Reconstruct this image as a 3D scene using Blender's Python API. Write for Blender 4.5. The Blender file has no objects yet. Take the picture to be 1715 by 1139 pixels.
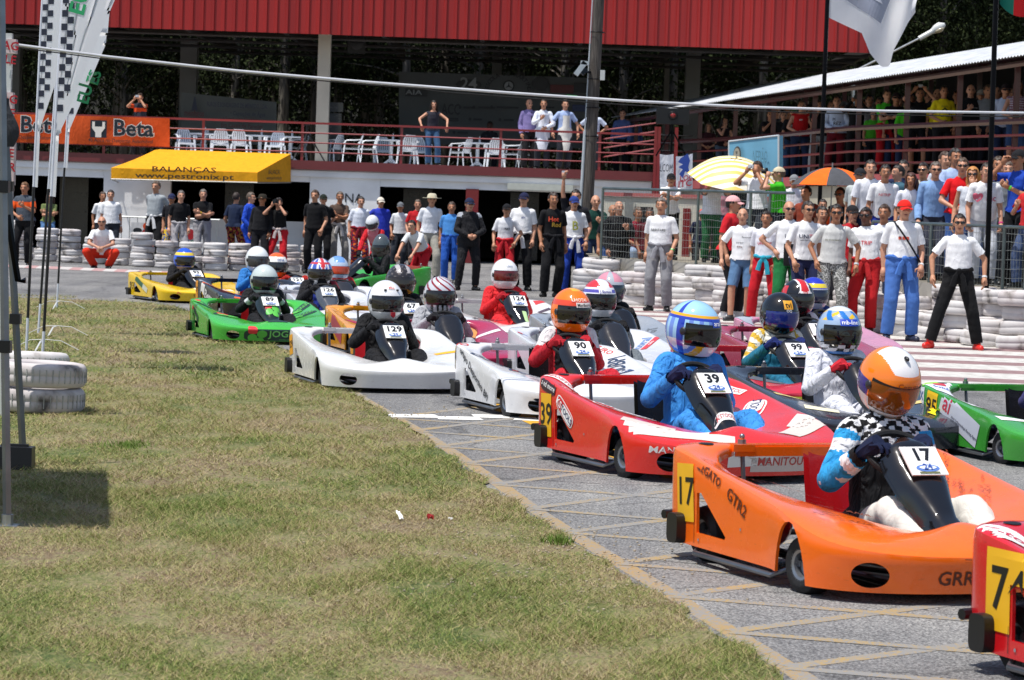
import bpy, bmesh, math, random
import numpy as np
from mathutils import Vector, Matrix, Euler
from mathutils.bvhtree import BVHTree
R = random.Random(7)
PI = math.pi
V = Vector
SC = bpy.context.scene
COL = SC.collection

# ---------------------------------------------------------------- camera
F_PX, CX, CY, ROLL = 4500.0, 857.5, 569.5, 0.034
PITCH = math.atan(232.5 / F_PX)
CAM = V((0, 0, 1.7))
FW = V((0, math.cos(PITCH), -math.sin(PITCH))); UP = V((0, math.sin(PITCH), math.cos(PITCH))); RT = V((1, 0, 0))
COSR, SINR = math.cos(ROLL), math.sin(ROLL)
cam_right = RT * COSR + UP * SINR
cam_up = UP * COSR - RT * SINR
cd = bpy.data.cameras.new('camera'); cam = bpy.data.objects.new('camera', cd); COL.objects.link(cam)
m = Matrix.Identity(4)
for i in range(3):
    m[i][0] = cam_right[i]; m[i][1] = cam_up[i]; m[i][2] = -FW[i]; m[i][3] = CAM[i]
cam.matrix_world = m
cd.sensor_width = 36; cd.lens = F_PX * 36 / 1715; cd.clip_start = 0.5; cd.clip_end = 2000
cd.dof.use_dof = True; cd.dof.focus_distance = 19.0; cd.dof.aperture_fstop = 11.0
SC.camera = cam

# ---------------------------------------------------------------- light
SUN_DIR = V((0.28, 0.20, -1.0)).normalized()      # direction the light travels
w = bpy.data.worlds.new('World'); SC.world = w; w.use_nodes = True
nt = w.node_tree; bg = nt.nodes['Background']
sky = nt.nodes.new('ShaderNodeTexSky'); sky.sky_type = 'NISHITA'; sky.sun_disc = False
sky.sun_elevation = math.asin(-SUN_DIR.z); sky.sun_rotation = math.atan2(-SUN_DIR.x, -SUN_DIR.y)
sky.air_density = 1.0; sky.dust_density = 1.5; sky.ozone_density = 1.0
nt.links.new(sky.outputs[0], bg.inputs[0]); bg.inputs[1].default_value = 0.125
sl = bpy.data.lights.new('sun', 'SUN'); sl.energy = 4.6; sl.angle = math.radians(0.5); sl.color = (1, 0.965, 0.91)
so = bpy.data.objects.new('sun', sl); COL.objects.link(so)
so.rotation_euler = SUN_DIR.to_track_quat('-Z', 'Y').to_euler(); so.location = (0, 0, 50)
SC.view_settings.view_transform = 'Standard'; SC.view_settings.look = 'None'
SC.view_settings.exposure = 0.10; SC.view_settings.gamma = 1

# ---------------------------------------------------------------- photo measurements to world points
def ray(px, py):
    a, b = px - CX, py - CY
    return FW * F_PX + RT * (a * COSR + b * SINR) - UP * (-a * SINR + b * COSR)
def P(px, py, D):
    d = ray(px, py); return CAM + d * (D / d.y)
def G(px, py, z=0.0):
    d = ray(px, py); return CAM + d * ((z - CAM.z) / d.z)

# ---------------------------------------------------------------- materials
def lin(c):
    if isinstance(c, str):
        c = c.lstrip('#'); c = tuple(int(c[i:i + 2], 16) / 255 for i in (0, 2, 4))
    return tuple(x / 12.92 if x <= 0.04045 else ((x + 0.055) / 1.055) ** 2.4 for x in c[:3])
MATS = {}
def mat(col, kind='paint', rough=None, metal=0.0, name=None):
    key = (col, kind, rough, metal)
    if key in MATS: return MATS[key]
    mt = bpy.data.materials.new((name or kind) + '_' + str(col).strip('#').replace(' ', ''))
    mt.use_nodes = True; n = mt.node_tree.nodes; L = mt.node_tree.links
    b = n['Principled BSDF']; rgb = lin(col)
    rg = {'paint': .28, 'cloth': .85, 'suit': .7, 'skin': .55, 'plastic': .4, 'matte': .8, 'metal': .35, 'rubber': .75, 'hair': .6, 'gloss': .08, 'wall': .85, 'decal': .45}.get(kind, .6) if rough is None else rough
    b.inputs['Roughness'].default_value = rg; b.inputs['Metallic'].default_value = metal if kind != 'metal' else max(metal, .85)
    tc = n.new('ShaderNodeTexCoord')
    nz = n.new('ShaderNodeTexNoise'); nz.inputs['Scale'].default_value = {'cloth': 9, 'paint': 5, 'wall': 1.3, 'skin': 12, 'rubber': 14}.get(kind, 7)
    nz.inputs['Detail'].default_value = 5
    L.new(tc.outputs['Object'], nz.inputs['Vector'])
    rp = n.new('ShaderNodeValToRGB'); amt = {'cloth': .12, 'paint': .07, 'wall': .14, 'skin': .12, 'rubber': .35, 'metal': .2, 'decal': .04, 'flag': .02}.get(kind, .1)
    rp.color_ramp.elements[0].position = .3; rp.color_ramp.elements[1].position = .7
    rp.color_ramp.elements[0].color = (*[x * (1 - amt) for x in rgb], 1); rp.color_ramp.elements[1].color = (*[min(1, x * (1 + amt * .5)) for x in rgb], 1)
    L.new(nz.outputs[0], rp.inputs[0]); L.new(rp.outputs[0], b.inputs['Base Color'])
    if kind in ('cloth', 'suit'):
        b.inputs['Sheen Weight'].default_value = .03; b.inputs['Specular IOR Level'].default_value = .2
        n2 = n.new('ShaderNodeTexNoise'); n2.inputs['Scale'].default_value = 11; n2.inputs['Detail'].default_value = 3; n2.inputs['Distortion'].default_value = 1.4
        mp = n.new('ShaderNodeMapping'); mp.inputs['Scale'].default_value = (1, 1, .42)
        L.new(tc.outputs['Object'], mp.inputs[0]); L.new(mp.outputs[0], n2.inputs['Vector'])
        bp = n.new('ShaderNodeBump'); bp.inputs['Strength'].default_value = .55 if kind == 'cloth' else .95; bp.inputs['Distance'].default_value = .03 if kind == 'cloth' else .045; n2.inputs['Scale'].default_value = 11 if kind == 'cloth' else 15
        L.new(n2.outputs[0], bp.inputs['Height']); L.new(bp.outputs[0], b.inputs['Normal'])
    if kind in ('paint', 'gloss'):
        b.inputs['Coat Weight'].default_value = .6; b.inputs['Coat Roughness'].default_value = .08
        n2 = n.new('ShaderNodeTexNoise'); n2.inputs['Scale'].default_value = 3.5; n2.inputs['Detail'].default_value = 4
        L.new(tc.outputs['Object'], n2.inputs['Vector'])
        bp = n.new('ShaderNodeBump'); bp.inputs['Strength'].default_value = .04; bp.inputs['Distance'].default_value = .02
        L.new(n2.outputs[0], bp.inputs['Height']); L.new(bp.outputs[0], b.inputs['Normal'])
        # scuffs and dust in the clear coat
        n3 = n.new('ShaderNodeTexNoise'); n3.inputs['Scale'].default_value = 16; n3.inputs['Detail'].default_value = 8
        L.new(tc.outputs['Object'], n3.inputs['Vector'])
        mr = n.new('ShaderNodeMapRange'); mr.inputs[1].default_value = .4; mr.inputs[2].default_value = .75; mr.inputs[3].default_value = max(.02, rg - .1); mr.inputs[4].default_value = rg + .06
        L.new(n3.outputs[0], mr.inputs[0]); L.new(mr.outputs[0], b.inputs['Roughness'])
        if kind == 'paint':
            mp = n.new('ShaderNodeMapping'); mp.inputs['Scale'].default_value = (5, 5, 26); mp.inputs['Rotation'].default_value = (.5, .3, .2); n4 = n.new('ShaderNodeTexNoise'); n4.inputs['Scale'].default_value = 2.4; n4.inputs['Detail'].default_value = 9; n4.inputs['Roughness'].default_value = .7
            L.new(tc.outputs['Object'], mp.inputs[0]); L.new(mp.outputs[0], n4.inputs['Vector']); r4 = n.new('ShaderNodeValToRGB'); r4.color_ramp.elements[0].position = .60; r4.color_ramp.elements[1].position = .74; r4.color_ramp.elements[0].color = (1, 1, 1, 1); r4.color_ramp.elements[1].color = (.55, .52, .50, 1)
            L.new(n4.outputs[0], r4.inputs[0]); mx4 = n.new('ShaderNodeMix'); mx4.data_type = 'RGBA'; mx4.blend_type = 'MULTIPLY'; mx4.inputs[0].default_value = .8; L.new(rp.outputs[0], mx4.inputs[6]); L.new(r4.outputs[0], mx4.inputs[7]); L.new(mx4.outputs[2], b.inputs['Base Color'])
    if kind == 'flag':
        tr = n.new('ShaderNodeBsdfTranslucent'); mx = n.new('ShaderNodeMixShader'); mx.inputs[0].default_value = .62; L.new(rp.outputs[0], tr.inputs[0]); L.new(b.outputs[0], mx.inputs[1]); L.new(tr.outputs[0], mx.inputs[2]); L.new(mx.outputs[0], n['Material Output'].inputs[0])
    if kind == 'rubber' or kind == 'wall':
        bp = n.new('ShaderNodeBump'); bp.inputs['Strength'].default_value = .4; bp.inputs['Distance'].default_value = .01
        n2 = n.new('ShaderNodeTexNoise'); n2.inputs['Scale'].default_value = 40; L.new(tc.outputs['Object'], n2.inputs['Vector'])
        L.new(n2.outputs[0], bp.inputs['Height']); L.new(bp.outputs[0], b.inputs['Normal'])
    MATS[key] = mt
    return mt
def nodes_mat(name, fn):
    mt = bpy.data.materials.new(name); mt.use_nodes = True
    fn(mt.node_tree.nodes, mt.node_tree.links, mt.node_tree.nodes['Principled BSDF']); return mt

# ---------------------------------------------------------------- mesh builder
class MB:
    def __init__(s): s.v = []; s.f = []; s.m = []
    def add(s, vs, fs, m=0, M=None):
        o = len(s.v)
        s.v += [tuple(M @ V(p)) for p in vs] if M is not None else [tuple(p) for p in vs]
        s.f += [tuple(i + o for i in f) for f in fs]; s.m += [m] * len(fs)
        return s
    def box(s, c, d, m=0, M=None, rot=None, taper=1.0):
        x, y, z = d[0] / 2, d[1] / 2, d[2] / 2; t = taper
        vs = [V(p) for p in ((-x, -y, -z), (x, -y, -z), (x, y, -z), (-x, y, -z), (-x * t, -y * t, z), (x * t, -y * t, z), (x * t, y * t, z), (-x * t, y * t, z))]
        if rot: e = Euler(rot).to_matrix(); vs = [e @ p for p in vs]
        vs = [p + V(c) for p in vs]
        return s.add(vs, [(0, 3, 2, 1), (4, 5, 6, 7), (0, 1, 5, 4), (1, 2, 6, 5), (2, 3, 7, 6), (3, 0, 4, 7)], m, M)
    def tube(s, pts, r, n=8, m=0, cap=True, M=None, flat=None):
        pts = [V(p) for p in pts]; rs = r if isinstance(r, (list, tuple)) else [r] * len(pts)
        vs = []; fs = []; prev = None
        for i, p in enumerate(pts):
            d = (pts[min(i + 1, len(pts) - 1)] - pts[max(i - 1, 0)]).normalized()
            if prev is None:
                a = V((1, 0, 0)) if abs(d.x) < .9 else V((0, 1, 0))
                u = (a - d * a.dot(d)).normalized()
            else: u = (prev - d * prev.dot(d)).normalized()
            prev = u; w_ = d.cross(u); k = flat or 1
            for j in range(n):
                t = 2 * PI * j / n; vs.append(p + (u * math.cos(t) + w_ * math.sin(t) * k) * rs[i])
        for i in range(len(pts) - 1):
            for j in range(n):
                a = i * n + j; b = i * n + (j + 1) % n; fs.append((a, b, b + n, a + n))
        if cap: fs.append(tuple(reversed(range(n)))); fs.append(tuple(range((len(pts) - 1) * n, len(pts) * n)))
        return s.add(vs, fs, m, M)
    def ell(s, c, r, nu=16, nv=10, m=0, M=None, rot=None):
        c = V(c); r = r if isinstance(r, (tuple, list)) else (r, r, r); vs = []; fs = []
        E = Euler(rot).to_matrix() if rot else None
        for i in range(nv + 1):
            e = -PI / 2 + PI * i / nv
            for j in range(nu):
                a = 2 * PI * j / nu; p = V((r[0] * math.cos(e) * math.cos(a), r[1] * math.cos(e) * math.sin(a), r[2] * math.sin(e)))
                vs.append(c + (E @ p if E else p))
        for i in range(nv):
            for j in range(nu):
                a = i * nu + j; b = i * nu + (j + 1) % nu; fs.append((a, b, b + nu, a + nu))
        return s.add(vs, fs, m, M)
    def lathe(s, prof, n=24, m=0, axis='z', c=(0, 0, 0), M=None, closed=False):
        vs = []; fs = []; k = len(prof)
        for j in range(n):
            t = 2 * PI * j / n
            for (r, h) in prof:
                a, b = r * math.cos(t), r * math.sin(t)
                p = {'z': (a, b, h), 'x': (h, a, b), 'y': (a, h, b)}[axis]
                vs.append((p[0] + c[0], p[1] + c[1], p[2] + c[2]))
        for j in range(n):
            for i in range(k if closed else k - 1):
                a = j * k + i; b = j * k + (i + 1) % k; q = ((j + 1) % n) * k
                fs.append((a, q + i, q + (i + 1) % k, b))
        return s.add(vs, fs, m, M)
    def prism(s, poly, a, b, m=0, plane='xz', M=None):
        """polygon in a plane, extruded from a to b along the third axis"""
        def pt(p, h): return {'xz': (p[0], h, p[1]), 'xy': (p[0], p[1], h), 'yz': (h, p[0], p[1])}[plane]
        n = len(poly); vs = [pt(p, a) for p in poly] + [pt(p, b) for p in poly]
        fs = [tuple(reversed(range(n))), tuple(range(n, 2 * n))] + [(i, (i + 1) % n, n + (i + 1) % n, n + i) for i in range(n)]
        return s.add(vs, fs, m, M)
    def grid(s, fn, nu, nv, m=0, M=None):
        vs = [fn(i / nu, j / nv) for j in range(nv + 1) for i in range(nu + 1)]
        fs = [(j * (nu + 1) + i, j * (nu + 1) + i + 1, (j + 1) * (nu + 1) + i + 1, (j + 1) * (nu + 1) + i) for j in range(nv) for i in range(nu)]
        return s.add(vs, fs, m, M)
    def mesh(s, name, mats, smooth=35):
        me = bpy.data.meshes.new(name); me.from_pydata(s.v, [], s.f)
        for mm in (mats if isinstance(mats, (list, tuple)) else [mats]): me.materials.append(mm)
        me.polygons.foreach_set('material_index', s.m)
        fixn(me)
        if smooth: shade(me, smooth)
        me.update(); return me
    def build(s, name, mats, parent=None, smooth=35, **kw): return ob(name, s.mesh(name, mats, smooth), parent, **kw)
def fixn(me):
    b = bmesh.new(); b.from_mesh(me); bmesh.ops.recalc_face_normals(b, faces=b.faces); b.to_mesh(me); b.free()
def shade(me, ang):
    me.polygons.foreach_set('use_smooth', [True] * len(me.polygons))
    if ang < 180: me.set_sharp_from_angle(angle=math.radians(ang))
def ob(name, me, parent=None, loc=None, rot=None, label=None, cat=None, group=None, kind=None, scale=None, M=None):
    o = bpy.data.objects.new(name, me); COL.objects.link(o)
    if parent: o.parent = parent
    if M is not None: o.matrix_local = M
    if loc is not None: o.location = loc
    if rot is not None: o.rotation_euler = rot
    if scale is not None: o.scale = scale if isinstance(scale, (tuple, list)) else (scale,) * 3
    if label: o['label'] = label
    if cat: o['category'] = cat
    if group: o['group'] = group
    if kind: o['kind'] = kind
    return o
def thing(name, loc, label, cat, group=None, rot=None, scale=None): return ob(name, None, None, loc, rot, label, cat, group, None, scale)

# scratch scene in which modifiers are evaluated
TMP = bpy.data.scenes.new('scratch')
def evaluate(objs_fn):
    """objs_fn links temp objects into TMP and returns the main one; gives back the evaluated mesh"""
    main, others = objs_fn(TMP.collection)
    TMP.view_layers[0].update(); dg = TMP.view_layers[0].depsgraph
    dg.update()
    me = bpy.data.meshes.new_from_object(main.evaluated_get(dg), depsgraph=dg)
    for o in [main] + others:
        d = o.data; bpy.data.objects.remove(o)
        if isinstance(d, bpy.types.Mesh): bpy.data.meshes.remove(d)
    return me
_txt = {}
def text_geo(s, size=1.0, bold=0.0, spacing=1.0):
    """verts (x,y) and faces of a text, height about `size`, centred"""
    k = (s, bold, spacing)
    if k not in _txt:
        cu = bpy.data.curves.new('t', 'FONT'); cu.body = s; cu.size = 1; cu.offset = bold; cu.resolution_u = 2; cu.fill_mode = 'FRONT' if hasattr(cu, 'fill_mode') else 'FRONT'; cu.space_character = spacing
        cu.align_x = 'CENTER'; cu.align_y = 'CENTER'
        o = bpy.data.objects.new('t', cu)
        def fn(c): c.objects.link(o); return o, []
        main = o
        TMP.collection.objects.link(o); TMP.view_layers[0].update(); dg = TMP.view_layers[0].depsgraph; dg.update()
        me = bpy.data.meshes.new_from_object(o.evaluated_get(dg), depsgraph=dg)
        _txt[k] = ([tuple(v.co[:2]) for v in me.vertices], [tuple(p.vertices) for p in me.polygons])
        bpy.data.objects.remove(o); bpy.data.curves.remove(cu); bpy.data.meshes.remove(me)
    vs, fs = _txt[k]
    return [(x * size, y * size) for x, y in vs], fs
def flat_text(mb, s, o, u, v, size, m=0, off=0.0, bold=0.0, spacing=1.0, fitw=None):
    """put a text on the plane at o spanned by unit vectors u (reading direction) and v (up)"""
    o, u, v = V(o), V(u).normalized(), V(v).normalized(); n = u.cross(v)
    vs, fs = text_geo(s, size, bold, spacing)
    if fitw:
        wd = max(x for x, y in vs) - min(x for x, y in vs); k = fitw / wd; vs = [(x * k, y) for x, y in vs]
    mb.add([o + u * x + v * y + n * off for x, y in vs], fs, m)
# ---------------------------------------------------------------- people
def ik(a, c, l1, l2, pole):
    a, c, pole = V(a), V(c), V(pole); d = c - a; L = d.length
    if L > (l1 + l2) * .995: c = a + d * ((l1 + l2) * .995 / L); d = c - a; L = d.length
    x = (l1 * l1 - l2 * l2 + L * L) / (2 * L); h = math.sqrt(max(0, l1 * l1 - x * x)); dn = d / L
    p = pole - dn * pole.dot(dn)
    p = p.normalized() if p.length > 1e-4 else V((0, 1, 0))
    return a + dn * x + p * h, c
ARMS = {  # wrist target for side s (relative to an upright standing chest), elbow pole, hand direction
    'rest': (lambda s: (s * .222, -.06, .885), lambda s: (s * .25, .9, 0), (0, -.15, -1)),
    'loose': (lambda s: (s * .20, -.15, .93), lambda s: (s * .45, .8, 0), (-.05, -.5, -1)),
    'slack': (lambda s: (s * .215, .02, .875), lambda s: (s * .3, .9, 0), (0, .1, -1)),
    'pocket': (lambda s: (s * .21, -.07, .96), lambda s: (s * .8, .6, 0), (-.1, -.3, -1)),
    'hips': (lambda s: (s * .19, -.04, 1.04), lambda s: (s * 1, .4, 0), (0, -.8, -.5)),
    'cross': (lambda s: (-s * .09, -.21 - .035 * (s > 0), 1.19 + .04 * (s > 0)), lambda s: (s * .6, -.1, -1), (0, 0, 0)),
    'behind': (lambda s: (s * .06, .17, .99), lambda s: (s * .8, .5, 0), (0, 0, 0)),
    'front': (lambda s: (s * .07, -.22, 1.04), lambda s: (s * 1, .3, -.4), (0, 0, 0)),
    'camera': (lambda s: (s * .09, -.20, 1.56), lambda s: (s * .8, -.2, -1), (0, -.1, 1)),
    'camup': (lambda s: (s * .12, -.20, 1.68), lambda s: (s * .9, -.1, -.8), (0, -.1, 1)),
    'phone': (lambda s: (s * .06, -.27, 1.26), lambda s: (s * .8, .2, -1), (0, -.8, .4)),
    'face': (lambda s: (s * .03, -.16, 1.47), lambda s: (s * .6, -.3, -1), (0, 0, 1)),
    'raise': (lambda s: (s * .20, -.08, 1.93), lambda s: (s * 1, .2, 0), (0, 0, 1)),
    'away': (lambda s: (s * .33, -.08, .93), lambda s: (s * .8, .5, 0), (0, -.2, -1)),
}
def skeleton(pose):
    """pose = dict(arms=(right,left), lean, legs, ...) ; person faces -Y, sole at z=0, 1.75 m tall; side -1 is its right"""
    J = {}; lean = pose.get('lean', .03); kind = pose.get('base', 'stand')
    pel = V((0, 0, .93)); ank = {s: V((s * pose.get('apart', .11), -.03 * s * pose.get('step', 0) * 10, .08)) for s in (-1, 1)}; kp = {s: V((s * .15, -1, 0)) for s in (-1, 1)}
    fd = {s: V((s * .3, -1, 0)) for s in (-1, 1)}
    if kind == 'squat':
        pel = V((0, .10, .34)); ank = {s: V((s * .13, 0, .08)) for s in (-1, 1)}; kp = {s: V((s * .55, -1, .5)) for s in (-1, 1)}; lean = .45
    if kind == 'bend':
        pel = V((0, .25, .86)); ank = {1: V((.14, .10, .08)), -1: V((-.14, .35, .08))}; lean = pose.get('lean', 1.0)
    if kind == 'rail':
        pel = V((0, .10, .92)); lean = pose.get('lean', .38)
    if kind == 'sit':
        pel = V((0, .16, .19)); lean = -.10; ank = {s: V((s * .15, -.60, .13)) for s in (-1, 1)}; kp = {s: V((s * .45, 0, 1)) for s in (-1, 1)}
        fd = {s: V((s * .1, -.5, .8)) for s in (-1, 1)}
    if kind == 'stool':
        pel = V((0, .05, .52)); lean = .1; ank = {s: V((s * .14, -.35, .08)) for s in (-1, 1)}; kp = {s: V((s * .3, -.5, 1)) for s in (-1, 1)}
    side = pose.get('side', 0.0); sh_ = pose.get('shift', 0.0)
    if sh_:
        pel = pel + V((sh_, 0, -.012)); w_s = 1 if sh_ > 0 else -1; ank[-w_s] = ank[-w_s] + V((-w_s * .02, -.10, 0)); kp[-w_s] = V((-w_s * .3, -1, 0)); fd[-w_s] = V((-w_s * .6, -1, 0))
    u = V((math.sin(side), -math.sin(lean) * math.cos(side), math.cos(lean) * math.cos(side)))
    # the spine curls a little when leaning
    def sp(h): return pel + u * h
    up2 = (u + V((0, 0, .5 if kind in ('bend', 'rail', 'squat', 'sit') else .1))).normalized()
    nb = sp(.525); H = nb + up2 * .155 + V((0, -.015, 0))
    if kind == 'sit': H = nb + V((0, -.05, .165))
    J.update(pel=pel, u=u, nb=nb, H=H, up2=up2)
    fw = V((1, 0, 0)).cross(u) * -1; fw = V((0, -1, 0)) if fw.length < .1 else fw.normalized()
    if fw.y > 0: fw = -fw
    J['fw'] = fw
    sh0 = {s: sp(.462) + V((s * .166, 0, 0)) for s in (-1, 1)}
    for i, s in enumerate((-1, 1)):
        a = pose.get('arms', ('rest', 'rest'))[i]
        if isinstance(a, tuple): tgt, pole, hd = V(a[0]), V(a[1]), V(a[2])
        else:
            f, p, hd = ARMS[a]; t0 = V(f(s)); base = V((0, 0, 1.395)); rel = t0 - base
            # arm targets follow the chest
            tgt = sp(.465) + V((rel.x, 0, 0)) + fw * (-rel.y) + u * rel.z if kind == 'stand' else sp(.465) + V((rel.x, rel.y, rel.z))
            pole = V(p(s)); hd = V(hd)
        el, wr = ik(sh0[s], tgt, .285, .255, pole)
        fore = (wr - el).normalized(); hd = hd if hd.length > .1 else fore
        hd = (hd.normalized() * .6 + fore).normalized()
        J[('arm', s)] = (sh0[s], el, wr, hd)
        hip = pel + V((s * .09, 0, -.02)); kn, an = ik(hip, ank[s], .425, .425, kp[s])
        J[('leg', s)] = (hip, kn, an, fd[s].normalized())
    return J
def prims(J, fat=1.0):
    """tapered capsules (a, b, ra, rb, tag) and torso rings"""
    L = []
    for s in (-1, 1):
        sh, el, wr, hd = J[('arm', s)]; t = 'l' if s > 0 else 'r'
        L.append((sh, el, .046 * fat, .038, 'ua')); L.append((el, wr, .039, .025, 'fa'))
        hip, kn, an, fd = J[('leg', s)]
        L.append((hip, kn, .090 * fat, .060, 'th')); L.append((kn, an, .060, .044, 'sh'))
        L.append((an + V((0, 0, -.045)) + fd * -.045, an + V((0, 0, -.045)) + fd * .135, .042, .034, 'ft'))
    L.append((J['nb'] - J['u'] * .05, J['H'] - V((0, 0, .03)), .062, .055, 'nk'))
    return L
RINGS = [(-.07, .150, .098), (0, .164, .112), (.10, .152, .108), (.22, .150, .108), (.34, .160, .114), (.43, .164, .104), (.485, .130, .082), (.53, .075, .066)]
_BODY = {}
def body_geo(pose, voxel, fat=1.0, key=None):
    key = (key or repr(sorted(pose.items(), key=str)), voxel, fat)
    if key in _BODY: return _BODY[key]
    J = skeleton(pose); mb = MB(); u = J['u']
    vs = []; n = 16; rf = fat if fat >= 1 else fat
    fwv = J['fw']
    for (h, rx, ry) in RINGS:
        c = J['pel'] + u * h
        if h < .3: c = c + fwv * (.03 * (fat - 1) * 6)
        for j in range(n):
            t = 2 * PI * j / n; vs.append(c + V((1, 0, 0)) * rx * fat * math.cos(t) - fwv * ry * fat * (1.0 + (.25 * (fat - 1) * 4 if h < .3 else 0)) * math.sin(t))
    fs = []
    for i in range(len(RINGS) - 1):
        for j in range(n): a = i * n + j; b = i * n + (j + 1) % n; fs.append((a, b, b + n, a + n))
    fs.append(tuple(reversed(range(n)))); fs.append(tuple(range((len(RINGS) - 1) * n, len(RINGS) * n)))
    mb.add(vs, fs)
    for (a, b, ra, rb, tag) in prims(J, fat):
        mb.tube([a + (a - b).normalized() * ra * .5, a, (a + b) / 2, b, b + (b - a).normalized() * rb * .5], [ra * .7, ra, (ra + rb) / 2 * (1.06 if tag in ('sh', 'fa') else 1), rb, rb * .7], 10)
        mb.ell(a, ra, 10, 6); mb.ell(b, rb, 10, 6)
    for s in (-1, 1):
        hip = J[('leg', s)][0]; mb.ell(hip + V((0, .02, .03)), .105 * fat, 12, 8)
        sh = J[('arm', s)][0]; mb.ell(sh + V((-s * .022, 0, -.006)), .056 * fat, 10, 8)
        mb.ell(J[('arm', s)][2], (.028, .028, .028), 8, 6)
    H = J['H']
    mb.ell(H + V((0, .012, .025)), (.077, .096, .092), 16, 12)                     # skull
    mb.ell(H + V((0, -.022, -.045)), (.058, .066, .068), 14, 10)                    # jaw
    mb.ell(H + V((0, -.072, -.090)), (.024, .02, .02), 8, 6)                        # chin
    mb.tube([H + V((0, -.085, .025)), H + V((0, -.102, -.012)), H + V((0, -.112, -.028))], [.010, .014, .017], 8)   # nose
    mb.ell(H + V((0, -.080, .035)), (.05, .02, .012), 8, 6)                         # brow
    for s in (-1, 1):
        mb.ell(H + V((s * .080, .005, -.005)), (.012, .022, .034), 8, 6)
        mb.ell(H + V((s * .035, -.072, -.022)), (.022, .02, .018), 8, 6)
    me = bpy.data.meshes.new('b'); me.from_pydata(mb.v, [], mb.f); fixn(me)
    def fn(c):
        o = bpy.data.objects.new('b', me); c.objects.link(o)
        r = o.modifiers.new('r', 'REMESH'); r.mode = 'VOXEL'; r.voxel_size = voxel; r.adaptivity = 0
        sm = o.modifiers.new('s', 'SMOOTH'); sm.factor = .5; sm.iterations = 2 if voxel < .016 else 1
        return o, []
    e = evaluate(fn)
    nv = len(e.vertices); co = np.empty(nv * 3); e.vertices.foreach_get('co', co); co = co.reshape(-1, 3)
    no = np.empty(nv * 3); e.vertices.foreach_get('normal', no); no = no.reshape(-1, 3)
    faces = [tuple(p.vertices) for p in e.polygons]
    bpy.data.meshes.remove(e)
    fa = np.array([f if len(f) == 4 else (*f, f[-1]) for f in faces]); cen = co[fa].mean(axis=1)
    # nearest primitive per vertex and face
    def classify(pts):
        best = np.full(len(pts), 1e9); tag = np.zeros(len(pts), int); tt = np.zeros(len(pts)); names = []
        for k, (a, b, ra, rb, tg) in enumerate(prims(J, fat)):
            a_, b_ = np.array(a), np.array(b); d = b_ - a_; t = np.clip(((pts - a_) @ d) / (d @ d), 0, 1)
            dist = np.linalg.norm(pts - (a_ + t[:, None] * d), axis=1) - (ra + (rb - ra) * t)
            if tg == 'ft': dist = dist - .008
            q = dist < best; best[q] = dist[q]; tag[q] = k; tt[q] = t[q]; names.append(tg)
        uu = np.array(u); hh = (pts - np.array(J['pel'])) @ uu; ax = pts - np.array(J['pel']) - hh[:, None] * uu
        rr = np.interp(hh, [r[0] for r in RINGS], [r[1] for r in RINGS]) * fat; ry = np.interp(hh, [r[0] for r in RINGS], [r[2] for r in RINGS]) * fat
        fwn = np.array(fwv); ay = ax @ fwn; axx = ax[:, 0]
        dd = (np.sqrt((axx / rr) ** 2 + (ay / ry) ** 2) - 1) * ry
        dd = dd + np.clip(-.07 - hh, 0, 9) + np.clip(hh - .535, 0, 9) * 1.5
        q = dd < best; tag[q] = len(names); names.append('to'); best[q] = dd[q]
        Hh = np.array(H); hd = np.linalg.norm((pts - (Hh + np.array((0, 0, 0)))) / np.array((.085, .11, .13)), axis=1) - 1
        q = (hd * .1 < best); tag[q] = len(names); names.append('hd')
        return tag, tt, hh, names
    ct = classify(cen); vt = classify(co)
    out = dict(J=J, co=co, no=no, faces=faces, fa=fa, cen=cen, ct=ct, vt=vt, fat=fat)
    _BODY[key] = out
    return out
def region(tag_t, spec):
    """boolean mask from (tags, t, torso height) with spec {tag: (tmin,tmax)}"""
    tag, tt, hh, names = tag_t; nm = np.array(names); tn = nm[tag]; m_ = np.zeros(len(tag), bool)
    for k, (lo, hi) in spec.items():
        val = hh if k == 'to' else tt
        m_ |= (tn == k) & (val >= lo) & (val <= hi)
    return m_
def garment(name, B, spec, off, mats, parent, matfn=None, flare=None, wrinkle=.0):
    mk = region(B['ct'], spec); idx = np.nonzero(mk)[0]
    if len(idx) < 4: return None
    fa = B['fa'][idx]; vids, inv = np.unique(fa, return_inverse=True); inv = inv.reshape(fa.shape)
    co = B['co'][vids]; no = B['no'][vids]; o = np.full(len(vids), off)
    if flare is not None: o = o + flare(tuple(x[vids] if i < 3 else x for i, x in enumerate(B['vt'])), co)
    if wrinkle:
        o = o + wrinkle * (np.sin(co[:, 2] * 43 + co[:, 0] * 31 + 3 * np.sin(co[:, 1] * 21)) * np.sin(co[:, 0] * 37 - co[:, 2] * 19))
    co = co + no * o[:, None]
    me = bpy.data.meshes.new(name)
    fl = [tuple(r) if r[2] != r[3] else tuple(r[:3]) for r in inv.tolist()]
    me.from_pydata(co.tolist(), [], fl)
    for mm in (mats if isinstance(mats, (list, tuple)) else [mats]): me.materials.append(mm)
    if matfn is not None: me.polygons.foreach_set('material_index', matfn(B['cen'][idx], tuple(x[idx] if i < 3 else x for i, x in enumerate(B['ct']))).astype(int).tolist())
    shade(me, 180); me.update()
    return ob(name, me, parent)
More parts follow.
